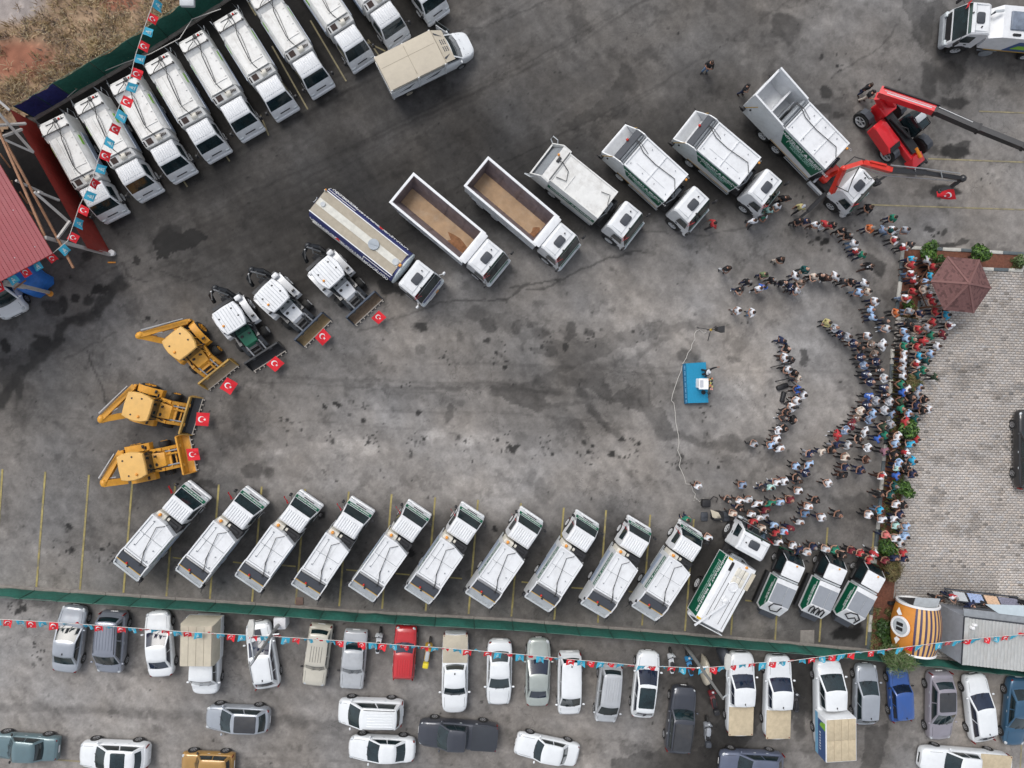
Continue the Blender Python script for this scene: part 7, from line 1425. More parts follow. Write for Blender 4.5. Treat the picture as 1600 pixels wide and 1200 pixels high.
# ---------------------------------------------------------------- barrel kiosk
kb = thing('barrel_kiosk', 'orange barrel shaped kiosk with dark blue and yellow stripes', 'kiosk')
KO = mat('kiosk_orange', (.62, .24, .035), .45, var=.08, dirt=.15); KY = mat('kiosk_yellow_stripe', (.66, .39, .14), .5, var=.08, dirt=.15); KN = mat('kiosk_navy_stripe', (.06, .045, .10), .5)
c0 = at(1433, 980, 1.9); kb.location = (c0.x, c0.y, 0); kb.rotation_euler = (0, 0, math.radians(86))
Rb = 1.62; Lb = 3.3; zc_ = 1.75
def bar_r(t): return Rb*(1-.16*(2*t-1)**2)
def stave(a0, a1, m_, nm, lift=0.0, t0=0, t1=1):
    m = MB(); n = 12; rs = []; K_ = 3
    vs = []
    for i in range(n+1):
        t = lerp(t0, t1, i/n); x = -Lb/2+Lb*t; r = bar_r(t)+lift
        for k in range(K_+1): a = lerp(a0, a1, k/K_); vs.append((x, r*math.sin(a), zc_+r*math.cos(a)))
        for k in range(K_, -1, -1): a = lerp(a0, a1, k/K_); vs.append((x, (r-.04)*math.sin(a), zc_+(r-.04)*math.cos(a)))
    w = 2*(K_+1); fs = [(i*w+j, i*w+(j+1) % w, (i+1)*w+(j+1) % w, (i+1)*w+j) for i in range(n) for j in range(w)]; fs.append(tuple(range(w))); fs.append(tuple(range(n*w+w-1, n*w-1, -1)))
    m._a(vs, fs); return m.build(nm, m_, kb, ang=60)
st_ = math.radians(9.2)
a = math.radians(-118); i = 0
# orange west flank, striped crown and east flank
sgn = 1
k0 = math.radians(5)
ang_list = []
t_ = math.radians(-10)
stave(math.radians(38), math.radians(118), KO, 'orange_stave')
i = 0; t_ = math.radians(37.6)
while t_ > math.radians(-118):
    w_ = math.radians(5.2 if i % 2 == 0 else 7.0); stave(t_-w_+.004, t_, KN if i % 2 == 0 else KY, 'navy_stave' if i % 2 == 0 else 'yellow_stave', .0 if i % 2 else .012); t_ -= w_; i += 1
for t in (0, 1):
    x = -Lb/2+Lb*t; r = bar_r(t); m = MB(); sg = -1 if t == 0 else 1
    pts = []; rs = []
    for (rr_, dx_) in ((r-.12, .0), (r+.05, .0), (r+.07, .14*sg), (r-.05, .16*sg)): rs.append([(x+dx_, rr_*math.sin(2*math.pi*k/28), zc_+rr_*math.cos(2*math.pi*k/28)) for k in range(28)])
    m.loft(rs, cap=False); m.build('end_rim', PWHITE, kb, ang=40)
    m = MB(); m.lathe((x-.02*sg, 0, zc_), (sg, 0, 0), [(0, r-.06), (.03, r-.06)], 28); ew = m.build('end_wall', LGREY, kb)
    if t == 1:
        m = MB(); m.box(x+.02, x+.06, -.7, .75, .6, 2.5); m.build('counter_opening', BLACK, kb); m = MB(); m.quad((x+.05, -.9, 2.55), (x+.75, -.9, 2.75), (x+.75, .9, 2.75), (x+.05, .9, 2.55), .02); m.build('counter_awning', LGREY, kb)
m = MB(); wa = math.radians(70); nrm = Vector((0, math.sin(wa), math.cos(wa))); pc = Vector((0.15, 0, zc_))+nrm*Rb
m.lathe(pc-nrm*.05, nrm, [(0, .72), (.12, .72), (.14, .6), (.10, .56)], 24); m.build('round_window_frame', PWHITE, kb)
m = MB(); m.lathe(pc, nrm, [(0, .56), (.07, .56), (.08, .5)], 24); m.build('window_disc', LGREY, kb)
q_ = nrm.to_track_quat('Z', 'X')
for s_ in (-1, 1):
    m = MB(); e1 = Vector((1, 0, 0)); e2 = nrm.cross(e1); ce = pc+nrm*.09+e1*s_*.17
    m.quad(ce-e1*.12-e2*.25, ce+e1*.12-e2*.25, ce+e1*.12+e2*.25, ce-e1*.12+e2*.25, .01); m.build('window_pane', BLACK, kb)
for s_ in (-1, 1):
    m = MB(); e1 = Vector((1, 0, 0)); ce = pc+nrm*.02+e1*s_*1.12; ce.z -= .05
    m._a([tuple(ce+nrm*.06-e1*.25*s_+e2*(-.15)), tuple(ce+nrm*.03+e1*.2*s_+e2*(.15)), tuple(ce+nrm*.06-e1*.15*s_+e2*.3), tuple(ce+nrm*.08-e1*.35*s_+e2*.1)], [(0, 1, 2, 3)]); m.build('painted_moustache', PWHITE, kb, ang=0)
m = MB(); 
for x in (-1.1, 1.1): m.box(x-.1, x+.1, -1.2, 1.2, 0, .35)
m.build('cradle', DARK, kb)
# ---------------------------------------------------------------- container building
cbld = thing('container_building', 'grey container building with ribbed roof and lean-to canopy', 'building')
GR = mat('ribbed_grey_roof', (.44, .45, .44), .5, var=.12, scale=1.2, dirt=.35, dirtcol=(.3, .27, .22)); GW = mat('grey_wall', (.34, .36, .40), .6, var=.1, dirt=.2)
hB = 2.9
c1 = at(1473, 947); c2 = at(1469, 1016); dx_ = (at(1600, 975, hB)-at(1507, 964, hB)).normalized(); dy_ = (c2-c1).normalized(); Lc = 9.0; Wc = (at(1500, 1038, hB)-at(1507, 964, hB)).length
r1 = at(1507, 964, hB); r1g = Vector((r1.x, r1.y, 0))
m = MB(); q4 = [r1g, r1g+dx_*Lc, r1g+dx_*Lc+dy_*Wc, r1g+dy_*Wc]; m.loft([[(p.x, p.y, .0) for p in q4], [(p.x, p.y, hB) for p in q4]]); m.build('wall', GW, cbld)
nrib = 34
for k in range(nrib):
    m = MB(); a = r1+dx_*(.35+k*(Lc-.4)/nrib); e = a+dx_*((Lc-.4)/nrib-.015); up = Vector((0, 0, .05)); mid = a.lerp(e, .5)
    vs = [a+Vector((0, 0, .006)), a.lerp(e, .2)+up, a.lerp(e, .62)+up, a.lerp(e, .8)+Vector((0, 0, .006)), e+Vector((0, 0, .006))]; vs = [v_ for v_ in vs]+[v_+dy_*Wc for v_ in vs]; m._a([tuple(v_) for v_ in vs], [(i, i+1, i+6, i+5) for i in range(4)]); m.build('roof_rib', GR, cbld, ang=0)
m = MB(); m.bar(r1+dx_*.15+Vector((0, 0, .03)), r1+dx_*.15+dy_*Wc+Vector((0, 0, .03)), .3, .08); m.build('roof_flashing', GR, cbld); m = MB(); m.bar(r1+Vector((0, 0, .0)), r1+dy_*Wc, .07, .1); m.bar(r1, r1+dx_*Lc, .07, .1); m.build('gutter', DGREY, cbld)
sd_ = -dy_
m = MB(); a = r1+sd_*.05; 
m._a([tuple(q_) for q_ in (a+Vector((0, 0, -.1)), a+dx_*Lc+Vector((0, 0, -.1)), a+dx_*Lc+sd_*.5+Vector((0, 0, -.2)), a+sd_*.5+Vector((0, 0, -.2)))]+[tuple(q_+Vector((0, 0, .04))) for q_ in (a+Vector((0, 0, -.1)), a+dx_*Lc+Vector((0, 0, -.1)), a+dx_*Lc+sd_*.5+Vector((0, 0, -.2)), a+sd_*.5+Vector((0, 0, -.2)))], [(0, 1, 2, 3), (7, 6, 5, 4), (0, 4, 5, 1), (3, 2, 6, 7), (0, 3, 7, 4), (1, 5, 6, 2)]); m.build('eaves_board', MGREY, cbld)
ck = r1+dx_*.5+dy_*.65+Vector((0, 0, .1)); m = MB(); m.rbox(ck.x-.12, ck.x+.12, ck.y-.1, ck.y+.1, hB, hB+.3, .03, .02, 1); m.rbox(ck.x-.02, ck.x+.25, ck.y+.15, ck.y+.3, hB+.1, hB+.35, .03, .02, 1); m.build('roof_floodlight', PWHITE, cbld)
# shop counter with magazines along the north side
ct = thing('newsstand_counter', 'dark slatted display counter with papers along the grey building', 'stall')
a = r1g+sd_*.65; m = MB()
for k in range(5): m.bar(a+sd_*(.0+k*.16)+Vector((0, 0, 1.3-k*.16)), a+dx_*5.8+sd_*(.0+k*.16)+Vector((0, 0, 1.3-k*.16)), .10, .04)
m.build('slatted_rack', DGREY, ct); m = MB()
for t in (.1, 2.0, 3.9, 5.7): m.bar(a+dx_*t, a+dx_*t+Vector((0, 0, 1.3)), .06, .06); m.bar(a+dx_*t+Vector((0, 0, 1.3)), a+dx_*t+sd_*.7+Vector((0, 0, .55)), .05, .05)
m.build('rack_frame', BLACK, ct)
for k, (t, w, cm) in enumerate([(.5, .9, LGREY), (1.6, 1.1, mat('blue_white_print', (.30, .38, .58), .6, var=.5, scale=14)), (2.9, 1.0, mat('peach_print', (.62, .42, .28), .6, var=.3, scale=12)), (4.0, 1.5, mat('speckled_print', (.2, .2, .26), .6, var=.8, scale=22))]):
    m = MB(); p0 = a+dx_*t+sd_*.05+Vector((0, 0, 1.36)); p1 = p0+dx_*w; p2 = p1+sd_*.5+Vector((0, 0, -.5)); p3 = p0+sd_*.5+Vector((0, 0, -.5)); m.quad(p0, p3, p2, p1, .01); tag(m.build('newspaper_board', cm, ct))
m = MB(); b0 = r1+dx_*2.6+sd_*.5+Vector((0, 0, -.1)); m.quad(b0, b0+dx_*4, b0+dx_*4+sd_*.9+Vector((0, 0, -.25)), b0+sd_*.5+dx_*-.9+Vector((0, 0, -.2)), .02); m.build('awning', mat('pale_blue_awning', (.45, .52, .56), .6), cbld)
# ---------------------------------------------------------------- lamp posts
def lamp(label, base, top, h, arm_to, head, sz):
    o = thing('lamp_post', label, 'lamp post'); B = at(*base); Tp = at(*top, h); m = MB(); m.cyl((B.x, B.y, 0), (B.x+(Tp.x-B.x)*1, B.y+(Tp.y-B.y)*1, h), .14, .075, 10); m.build('pole', POSTM, o)
    A_ = at(*arm_to, h+.3); Hd = at(*head, h+.15); T2 = Vector((Tp.x, Tp.y, h-.1)); m = MB(); m.tube([T2, T2.lerp(A_, .3)+Vector((.25, .1, .15)), A_+Vector((.15, 0, .1)), A_.lerp(Hd, .6), Hd], .045, 6); m.build('lamp_arm', LGREY, o)
    d = (Hd-A_).normalized(); m = MB(); m.loft([[tuple(Hd+d*x+Vector((-d.y, d.x, 0)).normalized()*y*w+Vector((0, 0, z))) for y, z in ((-1, 0), (1, 0), (.8, .12), (-.8, .12))] for x, w in ((0, .12), (.15, .2), (.7, .22), (.95, .14))]); m.build('lamp_head', mat('lamp_head_grey', (.5, .5, .47), .5, dirt=.2), o)
    m = MB(); c = B.lerp(Vector((Tp.x, Tp.y, 0)), .0); k = at(base[0], base[1], 0); zz = 3.4; q_ = Vector((B.x, B.y, 0)).lerp(Vector((Tp.x, Tp.y, 0)), zz/h); m.cyl((q_.x-.3, q_.y, zz), (q_.x+.5, q_.y+.06, zz), .05); m.build('pole_bracket', PWHITE, o)
    return o
lp1 = lamp('tall lamp post at the fence leaning over the white SUV', (445,962), (390,1041), 8.0, (391,1015), (392,994), 1)
lp2 = lamp('tall lamp post at the fence above the left plywood pickup', (1071,1009), (1130,1092), 7.5, (1134,1070), (1136,1046), 1)
p = at(447, 960); m = MB(); m.rbox(p.x-.40, p.x+.40, p.y-.40, p.y+.38, .7, 1.75, .04, .03, 1); tag(m.build('electrical_cabinet', mat('cabinet_white', (.62, .62, .63), .5, dirt=.15)), 'white square cabinet on the lamp post by the fence', 'cabinet')
for x, y, lab, mm, s_ in ((468,939,'rusty square manhole cover beside the fence footing', mat('rusty_plate', (.17, .11, .09), .8, var=.25), 12), (1261,995,'concrete inspection slab beside the oil stain', CONC, 22)):
    a = at(x-s_/2, y+s_/2); e = at(x+s_/2, y-s_/2); m = MB(); m.rbox(a.x, e.x, a.y, e.y, 0.0, .07, .02, .015, 1); tag(m.build('inspection_cover', mm), lab, 'cover')
# ---------------------------------------------------------------- stage
sg = thing('stage', 'low bright blue stage with a step along its left side', 'stage')
SB = mat('blue_stage_carpet', (.015, .24, .42), .9, var=.08, scale=8); p = [at(1072,568,.5), at(1103,566,.5), at(1107,629,.5), at(1075,630,.5)]
m = MB(); m.loft([[(q_.x, q_.y, 0) for q_ in p], [(q_.x, q_.y, .5) for q_ in p]]); m.build('platform', SB, sg)
p = [at(1067.5,569,.25), at(1071.8,568.6,.25), at(1074.8,630.6,.25), at(1070.5,631,.25)]; m = MB(); m.loft([[(q_.x, q_.y, 0) for q_ in p], [(q_.x, q_.y, .25) for q_ in p]]); m.build('step', mat('dark_blue_step', (.012, .11, .22), .8), sg)
l = MB(); a = at(1069.5, 571, .262); e = at(1072.5, 629, .262)
for k in range(26):
    q_ = a.lerp(e, (k+.5)/26)
    if k % 4 != 3: l.box(q_.x-.05, q_.x+.05, q_.y-.03, q_.y+.03, .252, .262)
l.build('step_edge_print', mat('pale_blue_print', (.16, .35, .5), .6), sg)
pd = thing('lectern', 'white lectern with papers standing on the blue stage', 'lectern'); a = at(1100, 599.5, 1.3)
m = MB(); m.rbox(a.x-.32, a.x+.30, a.y-.33, a.y+.33, .5, 1.45, .04, .03, 1); m.build('stand', PWHITE, pd); m = MB(); m.quad((a.x-.42, a.y-.38, 1.48), (a.x+.2, a.y-.38, 1.62), (a.x+.2, a.y+.38, 1.62), (a.x-.42, a.y+.38, 1.48), .02); m.build('sloped_top', PWHITE, pd)
m = MB(); m.quad((a.x-.36, a.y-.25, 1.525), (a.x-.14, a.y-.25, 1.575), (a.x-.14, a.y+.25, 1.575), (a.x-.36, a.y+.25, 1.525), .006); m.build('paper_sheet', mat('grey_print_sheet', (.45, .47, .52), .7, var=.3, scale=30), pd)
fw = thing('flower_arrangement', 'flower arrangement at the front edge of the lectern', 'flowers'); r_ = random.Random(2)
for k, (cm) in enumerate([mat('orange_flower', (.7, .25, .12), .7), mat('dark_leaf', (.03, .04, .02), .7), mat('yellow_leaf', (.5, .5, .15), .7), mat('pink_flower', (.7, .35, .3), .7)]):
    m = MB()
    for _ in range(9): q_ = a+Vector((.38+r_.uniform(-.14, .14), r_.uniform(-.4, .4), r_.uniform(0, .35))); m.ell(q_, (.06, .07, .04), 6, 4)
    m.build('blossom' if k % 2 == 0 else 'leaf_spray', cm, fw)
def microphone(label, px, py): 
    q_ = at(px, py, .5); m = MB(); m.cyl((q_.x, q_.y, .5), (q_.x, q_.y, .53), .16, n=12); m.cyl((q_.x, q_.y, .5), (q_.x, q_.y, 1.6), .015); m.bar((q_.x, q_.y, 1.6), (q_.x-.1, q_.y-.35, 1.72), .02, .02); m.ell((q_.x+.02, q_.y, 1.6), (.12, .11, .1)); tag(m.build('microphone_stand', BLACK), label, 'stand')
microphone('small black stand on the stage below the lectern', 1099, 613)
sp = thing('loudspeaker', 'black loudspeaker on a yellow tripod above the stage', 'loudspeaker'); g_ = at(1104.5, 516); sp.location = (g_.x, g_.y, 0)
m = MB(); m.loft([[(-.05, y, z) for y, z in ((-.12, 1.75), (.12, 1.75), (.12, 2.35), (-.12, 2.35))], [(.42, y, z) for y, z in ((-.24, 1.7), (.24, 1.7), (.24, 2.4), (-.24, 2.4))]]); m.build('speaker_box', BLACK, sp)
m = MB(); m.cyl((0, 0, .1), (0, 0, 1.75), .03); m.build('pole', BLACK, sp); m = MB(); m.cyl((0, 0, .75), (0, 0, .95), .08); m.build('yellow_clamp', mat('yellow_clamp', (.6, .38, .06), .5), sp)
for k in range(3): an = math.radians(165+k*110); m = MB(); m.bar((0, 0, .8), (.75*math.cos(an), .75*math.sin(an), .03), .04, .04); m.build('leg', BLACK, sp)
m = MB(); m.tube([at(x, y, .03) for x, y in ((1103,519),(1100,521),(1097,518),(1093,515),(1088,517),(1085,522),(1086,530),(1081,538),(1080,545),(1075,551),(1072,560),(1067,568),(1064,580),(1059,592),(1055,604),(1051,616),(1049,626),(1053,630),(1055,644),(1056,660),(1060,680),(1061,692),(1059,704),(1064,716),(1061,728),(1065,736),(1069,745),(1072,756),(1080,757),(1083,768),(1087,772),(1085,777),(1089,781),(1084,782),(1086,776),(1093,784),(1099,780),(1106,783))], .022, 5)
tag(m.build('cable', mat('white_cable', (.55, .53, .49), .6)), 'white cable snaking from loudspeaker past the stage to the amplifier', 'cable')
m = MB(); p = at(1102, 785); m.rbox(p.x-.35, p.x+.25, p.y-.25, p.y+.25, 0, .45, .06, .04, 2); m.tube([(p.x, p.y, .3), (p.x+.6, p.y+.45, .05), (p.x+.9, p.y+.3, .05), (p.x+.8, p.y, .05)], .03); tag(m.build('amplifier_case', BLACK), 'black amplifier case at the end of the white cable', 'case')
for (px, py, w, h, z, lab, cm) in ((1118,804,.75,.6,.7,'black equipment trunk under a beige cloth', BLACK), (1100,807,.5,.65,.15,'dark bag lying left of the equipment trunk', DGREY), (1132,806,.6,.7,.3,'grey case right of the equipment trunk', DGREY)):
    q_ = at(px, py); m = MB(); m.rbox(q_.x-w/2, q_.x+w/2, q_.y-h/2, q_.y+h/2, 0, z, .08, .05, 2); m.tube([(q_.x-w*.3, q_.y, z), (q_.x, q_.y, z+.12), (q_.x+w*.3, q_.y, z)], .02); tag(m.build('equipment_case', cm), lab, 'case')
q_ = at(1114, 800); m = MB(); m._a([(q_.x-.45, q_.y+.35, .74), (q_.x-.3, q_.y-.2, .76), (q_.x+.3, q_.y-.15, .78), (q_.x+.5, q_.y-.6, .5), (q_.x+.1, q_.y+.15, .8)], [(0, 1, 4), (1, 2, 4), (1, 3, 2)]); tag(m.build('beige_cloth', TAN), 'beige cloth thrown over the equipment trunk', 'cloth')
# television tripods among the press
def tripod(label, px, py, hd=180):
    g_ = at(px, py); o = thing('camera_tripod', label, 'camera', 'camera tripods in the press line', loc=(g_.x, g_.y, 0), rz=math.radians(hd)); 
    for k in range(3): an = math.radians(30+k*120); m = MB(); m.bar((0, 0, 1.45), (.55*math.cos(an), .55*math.sin(an), .03), .045, .045); m.build('leg', BLACK, o)
    m = MB(); m.rbox(-.18, .22, -.08, .08, 1.5, 1.72, .03, .02, 1); m.cyl((.2, 0, 1.6), (.36, 0, 1.6), .06); m.bar((-.15, 0, 1.5), (-.55, .1, 1.25), .02, .02); m.build('video_camera', BLACK, o)
tripod('press camera tripod above the blue shirt cameraman', 1221, 590); tripod('press camera tripod between blue and white shirts', 1236, 607); tripod('press camera tripod below the lying camera bag', 1228, 634); tripod('press camera tripod beside the olive cap', 1214, 568)
for px, py, w, h, a_, lab in ((1221,604,.85,.35,20,'long black camera bag lying beside the tripods'),(1222,620,.28,.8,-12,'black camera case lying on the asphalt before the press')):
    q_ = at(px, py); m = MB(); m.rbox(-w/2, w/2, -h/2, h/2, 0, .3, .1, .06, 2); o = m.build('camera_bag', BLACK); o.location = q_; o.rotation_euler = (0, 0, math.radians(a_)); tag(o, lab, 'bag')
# ---------------------------------------------------------------- shrubs
def shrub(name, label, cat, px, py, r, h, cols, n=900, leaf=.085, feather=False, seed=1, squash=1.0):
    o = thing(name, label, cat, loc=tuple(at(px, py, 0))); rr_ = np.random.default_rng(seed); t = MB()
    for k in range(7):
        an = 2*math.pi*k/7+rr_.uniform(-.3, .3); e = (r*.6*math.cos(an), r*.6*math.sin(an), h*rr_.uniform(.6, .9)); t.tube([(0, 0, 0), (e[0]*.4, e[1]*.4, h*.45), e], .035, 5)
    t.build('trunk', mat('bark', (.09, .065, .045), .9, var=.3), o)
    lobes = [(rr_.uniform(-.5, .5)*r, rr_.uniform(-.5, .5)*r, h*rr_.uniform(.5, .9), r*rr_.uniform(.32, .6)) for _ in range(11)]
    V_ = []; F_ = []; M_ = []
    for i in range(n):
        l = lobes[rr_.integers(0, len(lobes))]; d = rr_.normal(size=3); d /= np.linalg.norm(d); q_ = np.array(l[:3])+d*l[3]*rr_.uniform(.65, 1.12)*np.array([1, 1, .75]); q_[2] = max(.08, q_[2])
        nrm = d+rr_.normal(size=3)*.5+np.array([0, 0, .5]); nrm /= np.linalg.norm(nrm); a_ = np.cross(nrm, rr_.normal(size=3)); a_ /= np.linalg.norm(a_); b_ = np.cross(nrm, a_); s1 = leaf*rr_.uniform(.6, 1.5); s2 = s1*(.22 if feather else .55); s1 *= (2.6 if feather else 1)
        o_ = len(V_); V_ += [q_-a_*s1, q_+b_*s2+nrm*s2*.3, q_+a_*s1-nrm*s1*.25, q_-b_*s2+nrm*s2*.3]; F_.append((o_, o_+1, o_+2, o_+3)); M_.append(int(rr_.integers(0, len(cols))) if rr_.random() > .2 else int(min(len(cols)-1, d[2] > .2)))
    me = npmesh('crown', np.array(V_), np.array(F_), cols); me.polygons.foreach_set('material_index', M_); link('crown', me, o); return o
LG = [mat('leaf_green', (.045, .105, .018), .55, var=.3), mat('leaf_bright', (.085, .17, .025), .5, var=.3), mat('leaf_dark', (.022, .055, .012), .6, var=.3)]; LO = [mat('leaf_olive', (.10, .10, .03), .7, var=.3), mat('leaf_yellowed', (.19, .15, .06), .7, var=.3), mat('leaf_brown', (.11, .075, .035), .8, var=.3)]; LF = [mat('leaf_feathery', (.10, .15, .05), .7, var=.3), mat('leaf_grey_green', (.14, .17, .08), .7, var=.3), LG[0]]
shrub('round_shrub', 'round bright green shrub at the corner of the planting bed', 'shrub', 1437, 396, .72, 1.6, LG, 1500, .10, seed=1)
shrub('round_shrub', 'round green shrub above the gazebo roof', 'shrub', 1512, 402, .78, 1.7, LG, 1500, .10, seed=2)
shrub('low_shrub', 'sparse grey green shrub at the right end of the red soil bed', 'shrub', 1586, 408, .5, .7, LF, 500, .07, seed=3)
shrub('low_shrub', 'straggly shrub on the red soil between round shrub and gazebo', 'shrub', 1463, 410, .55, .8, [LG[2], LG[0]], 500, .08, seed=4)
shrub('low_shrub', 'small green shrub below the red capped man in the bed', 'shrub', 1412, 477, .45, .8, LG, 420, .08, seed=5)
shrub('dry_shrub', 'half dry brownish shrub amid the crowd on the bed', 'shrub', 1415, 598, .72, 1.5, LO+[LG[0]], 1100, .08, True, seed=6)
shrub('round_shrub', 'leafy green shrub amid the crowd beside a red cap', 'shrub', 1405, 668, .80, 1.8, LG, 1500, .10, seed=7)
shrub('round_shrub', 'bright green shrub beside dark teal shirts on the bed', 'shrub', 1395, 756, .80, 1.7, LG, 1500, .10, seed=8)
shrub('low_shrub', 'dark green shrub under the salmon red cap', 'shrub', 1379, 848, .8, 1.1, [LG[0], LG[1], LG[2], LG[2]], 1300, .09, seed=9)
shrub('dry_shrub', 'yellowish olive shrub beside the black cabbed hose truck', 'shrub', 1383, 886, .9, 1.6, LO, 1700, .075, True, seed=10)
shrub('low_shrub', 'dense dark shrub left of the barrel kiosk', 'shrub', 1376, 975, .85, 1.0, [LG[0], LG[2], LG[2]], 1300, .09, seed=11)
shrub('low_shrub', 'deep green shrub beside the round kiosk window', 'shrub', 1381, 998, .7, .9, [LG[2], LG[0]], 900, .09, seed=13)
shrub('feathery_tree', 'feathery green tree leaning over the fence and the blue car', 'tree', 1372, 1010, 1.15, 3.6, LF, 2600, .08, True, seed=12)
# ---------------------------------------------------------------- people
def tube_into(m, pts, rs, mi):
    for (a, e), (ra, rb) in zip(zip(pts[:-1], pts[1:]), zip(rs[:-1], rs[1:])): m.cyl(a, e, ra, rb, 5, mi)
def build_pose(pose, step):
    V_ = []; E_ = []; Rr = []; Lb_ = []
    def v(p, r, l): V_.append(Vector(p)); Rr.append(r); Lb_.append(l); return len(V_)-1
    pel = v((0, 0, .95), (.15, .12), 4); bel = v((0, 0, 1.10), (.18, .145), 1); ch = v((0, 0, 1.30), (.205, .145), 1); up = v((-.005, 0, 1.42), (.15, .105), 1); nk = v((0, 0, 1.50), (.06, .06), 0); hd = v((.015, 0, 1.60), (.085, .075), 0)
    E_ += [(pel, bel), (bel, ch), (ch, up), (up, nk), (nk, hd)]; hands = []
    for s in (1, -1):
        A = {0: [(-.02, .28, 1.12), (.05, .28, .88), (.07, .27, .80)], 1: [(0, .28, 1.14), (.2, .12, .98), (.25, .04, .95)], 2: [(.10, .29, 1.15), (.27, .06, 1.17+.03*s), (.27, -.03, 1.18+.03*s)], 3: [(.08, .25, 1.14), (.31, .12, 1.27), (.37, .06, 1.33)], 4: [(-.12, .29, 1.14), (-.21, .10, 1.0), (-.21, .02, .97)], 5: [(-.02-.12*s, .27, 1.13), (.02-.22*s, .26, .90), (.05-.25*s, .25, .82)], 6: [(-.06, .40, 1.15), (.06, .23, 1.02), (.10, .17, 1.0)], 7: ([(-.02, .28, 1.12), (.05, .28, .88), (.07, .27, .80)] if s < 0 else [(.22, .36, 1.32), (.45, .50, 1.40), (.53, .54, 1.43)])}[pose]
        sh = v((-.005, s*.15, 1.41), (.10, .09), 2); el = v((A[0][0], s*A[0][1], A[0][2]), (.062, .062), 2); wr = v((A[1][0], s*A[1][1], A[1][2]), (.034, .034), 3); ha = v((A[2][0], s*A[2][1], A[2][2]), (.04, .028), 0)
        E_ += [(up, sh), (sh, el), (el, wr), (wr, ha)]; hands.append((V_[wr], V_[ha], s))
        dx = (.20*s if pose == 5 else 0)*1.0+step*s
        hp = v((0, s*.095, .90), (.10, .10), 4); kn = v((.03+dx*.55, s*.11, .50), (.08, .078), 4); an = v((-.02+dx, s*.125, .10), (.06, .062), 4); he = v((dx-.02, s*.13, .055), (.05, .045), 5); to = v((dx+.16, s*.15, .04), (.05, .03), 5)
        E_ += [(pel, hp), (hp, kn), (kn, an), (an, he), (he, to)]
    me = bpy.data.meshes.new('body'); me.from_pydata([tuple(p) for p in V_], E_, []); o = bpy.data.objects.new('body_tmp', me); COL.objects.link(o)
    sk = o.modifiers.new('s', 'SKIN'); sk.use_smooth_shade = True
    for i, q in enumerate(me.skin_vertices[0].data): q.radius = Rr[i]; q.use_root = (i == 0)
    sb = o.modifiers.new('u', 'SUBSURF'); sb.levels = 1; sb.render_levels = 1
    dg = bpy.context.evaluated_depsgraph_get(); m2 = bpy.data.meshes.new_from_object(o.evaluated_get(dg)); bpy.data.objects.remove(o)
    b = MB(); b.v = [tuple(q.co) for q in m2.vertices]
    segs = [(V_[a], V_[c], (Lb_[c] if Lb_[c] != 0 or a == up else 0), c) for a, c in E_]
    for f in m2.polygons:
        c = Vector((0, 0, 0)); 
        for i in f.vertices: c += m2.vertices[i].co
        c /= len(f.vertices); best = 9; lab = 1
        for a, e, l, ci in segs:
            d = e-a; t = max(0, min(1, (c-a).dot(d)/d.length_squared)); dist = (c-a-d*t).length/(.6+Rr[ci][0]*4)
            if dist < best: best = dist; lab = l
            
        if c.z > 1.49: lab = 0
        b.f.append(tuple(f.vertices)); b.m.append(lab)
    # head, ears, nose, eyes, fingers
    b.ell((.02, 0, 1.625), (.098, .078, .118), 10, 8, 0); b.ell((.115, 0, 1.61), (.02, .012, .025), 5, 4, 0)
    for s in (1, -1): b.ell((.01, s*.08, 1.615), (.022, .012, .032), 5, 4, 0); b.ell((.103, s*.03, 1.64), (.01, .012, .008), 5, 4, 5)
    b.ell((.108, 0, 1.572), (.008, .024, .006), 5, 4, 5)
    for wr, ha, s in hands:
        d = (ha-wr).normalized(); side = d.cross(Vector((0, 0, 1))); side = side.normalized() if side.length > .1 else Vector((1, 0, 0)); dn = Vector((0, 0, -1)) if abs(d.z) < .8 else Vector((.5, 0, -.3))
        for k, (o_, ln) in enumerate(((-.026, .062), (-.009, .072), (.009, .068), (.026, .054))):
            p0 = ha+d*.015+side*o_; p1 = p0+d*ln*.6; p2 = p1+d*ln*.35+dn*ln*.35; tube_into(b, [p0, p1, p2], [.0095, .0085, .006], 0)
        p0 = wr.lerp(ha, .55)+side*.032*s; tube_into(b, [p0, p0+d*.03+side*.026*s, p0+d*.055+side*.03*s], [.011, .0095, .007], 0)
    return b.mesh('body', [mat('skin', (.36, .195, .135), .6)]*6, 80)
SK = [mat('skin', (.36, .195, .135), .6), mat('skin_tanned', (.26, .13, .085), .6), mat('skin_fair', (.44, .26, .19), .6)]
CL = {'w': ('white', (.72, .74, .78)), 'k': ('black', (.014, .014, .016)), 'n': ('navy', (.016, .024, .065)), 'r': ('red', (.44, .04, .045)), 'm': ('maroon', (.15, .018, .028)), 'g': ('green', (.02, .19, .12)), 't': ('dark teal', (.01, .075, .075)), 'c': ('cyan', (.05, .42, .66)), 'b': ('blue', (.05, .14, .50)), 'l': ('light blue', (.38, .53, .75)), 's': ('slate blue', (.22, .29, .42)), 'y': ('grey', (.36, .38, .42)), 'd': ('cream', (.64, .56, .48)), 'e': ('taupe', (.22, .17, .14)), 'o': ('orange', (.55, .14, .04)), 'p': ('salmon pink', (.60, .17, .16)), 'v': ('mauve', (.28, .14, .18)), 'i': ('mint', (.40, .62, .58)), 'a': ('khaki yellow', (.48, .43, .20)), 'j': ('camouflage green', (.035, .06, .035)), 'h': ('denim blue', (.12, .20, .33)), 'u': ('dark grey', (.045, .043, .046)), 'x': ('olive green', (.14, .19, .09)), 'z': ('pale grey', (.55, .57, .60)), 'q': ('brown', (.06, .028, .02))}
CM = {k: mat('cloth_'+n.replace(' ', '_'), c, .9, var=.12, scale=5) for k, (n, c) in CL.items()}
PM = {}
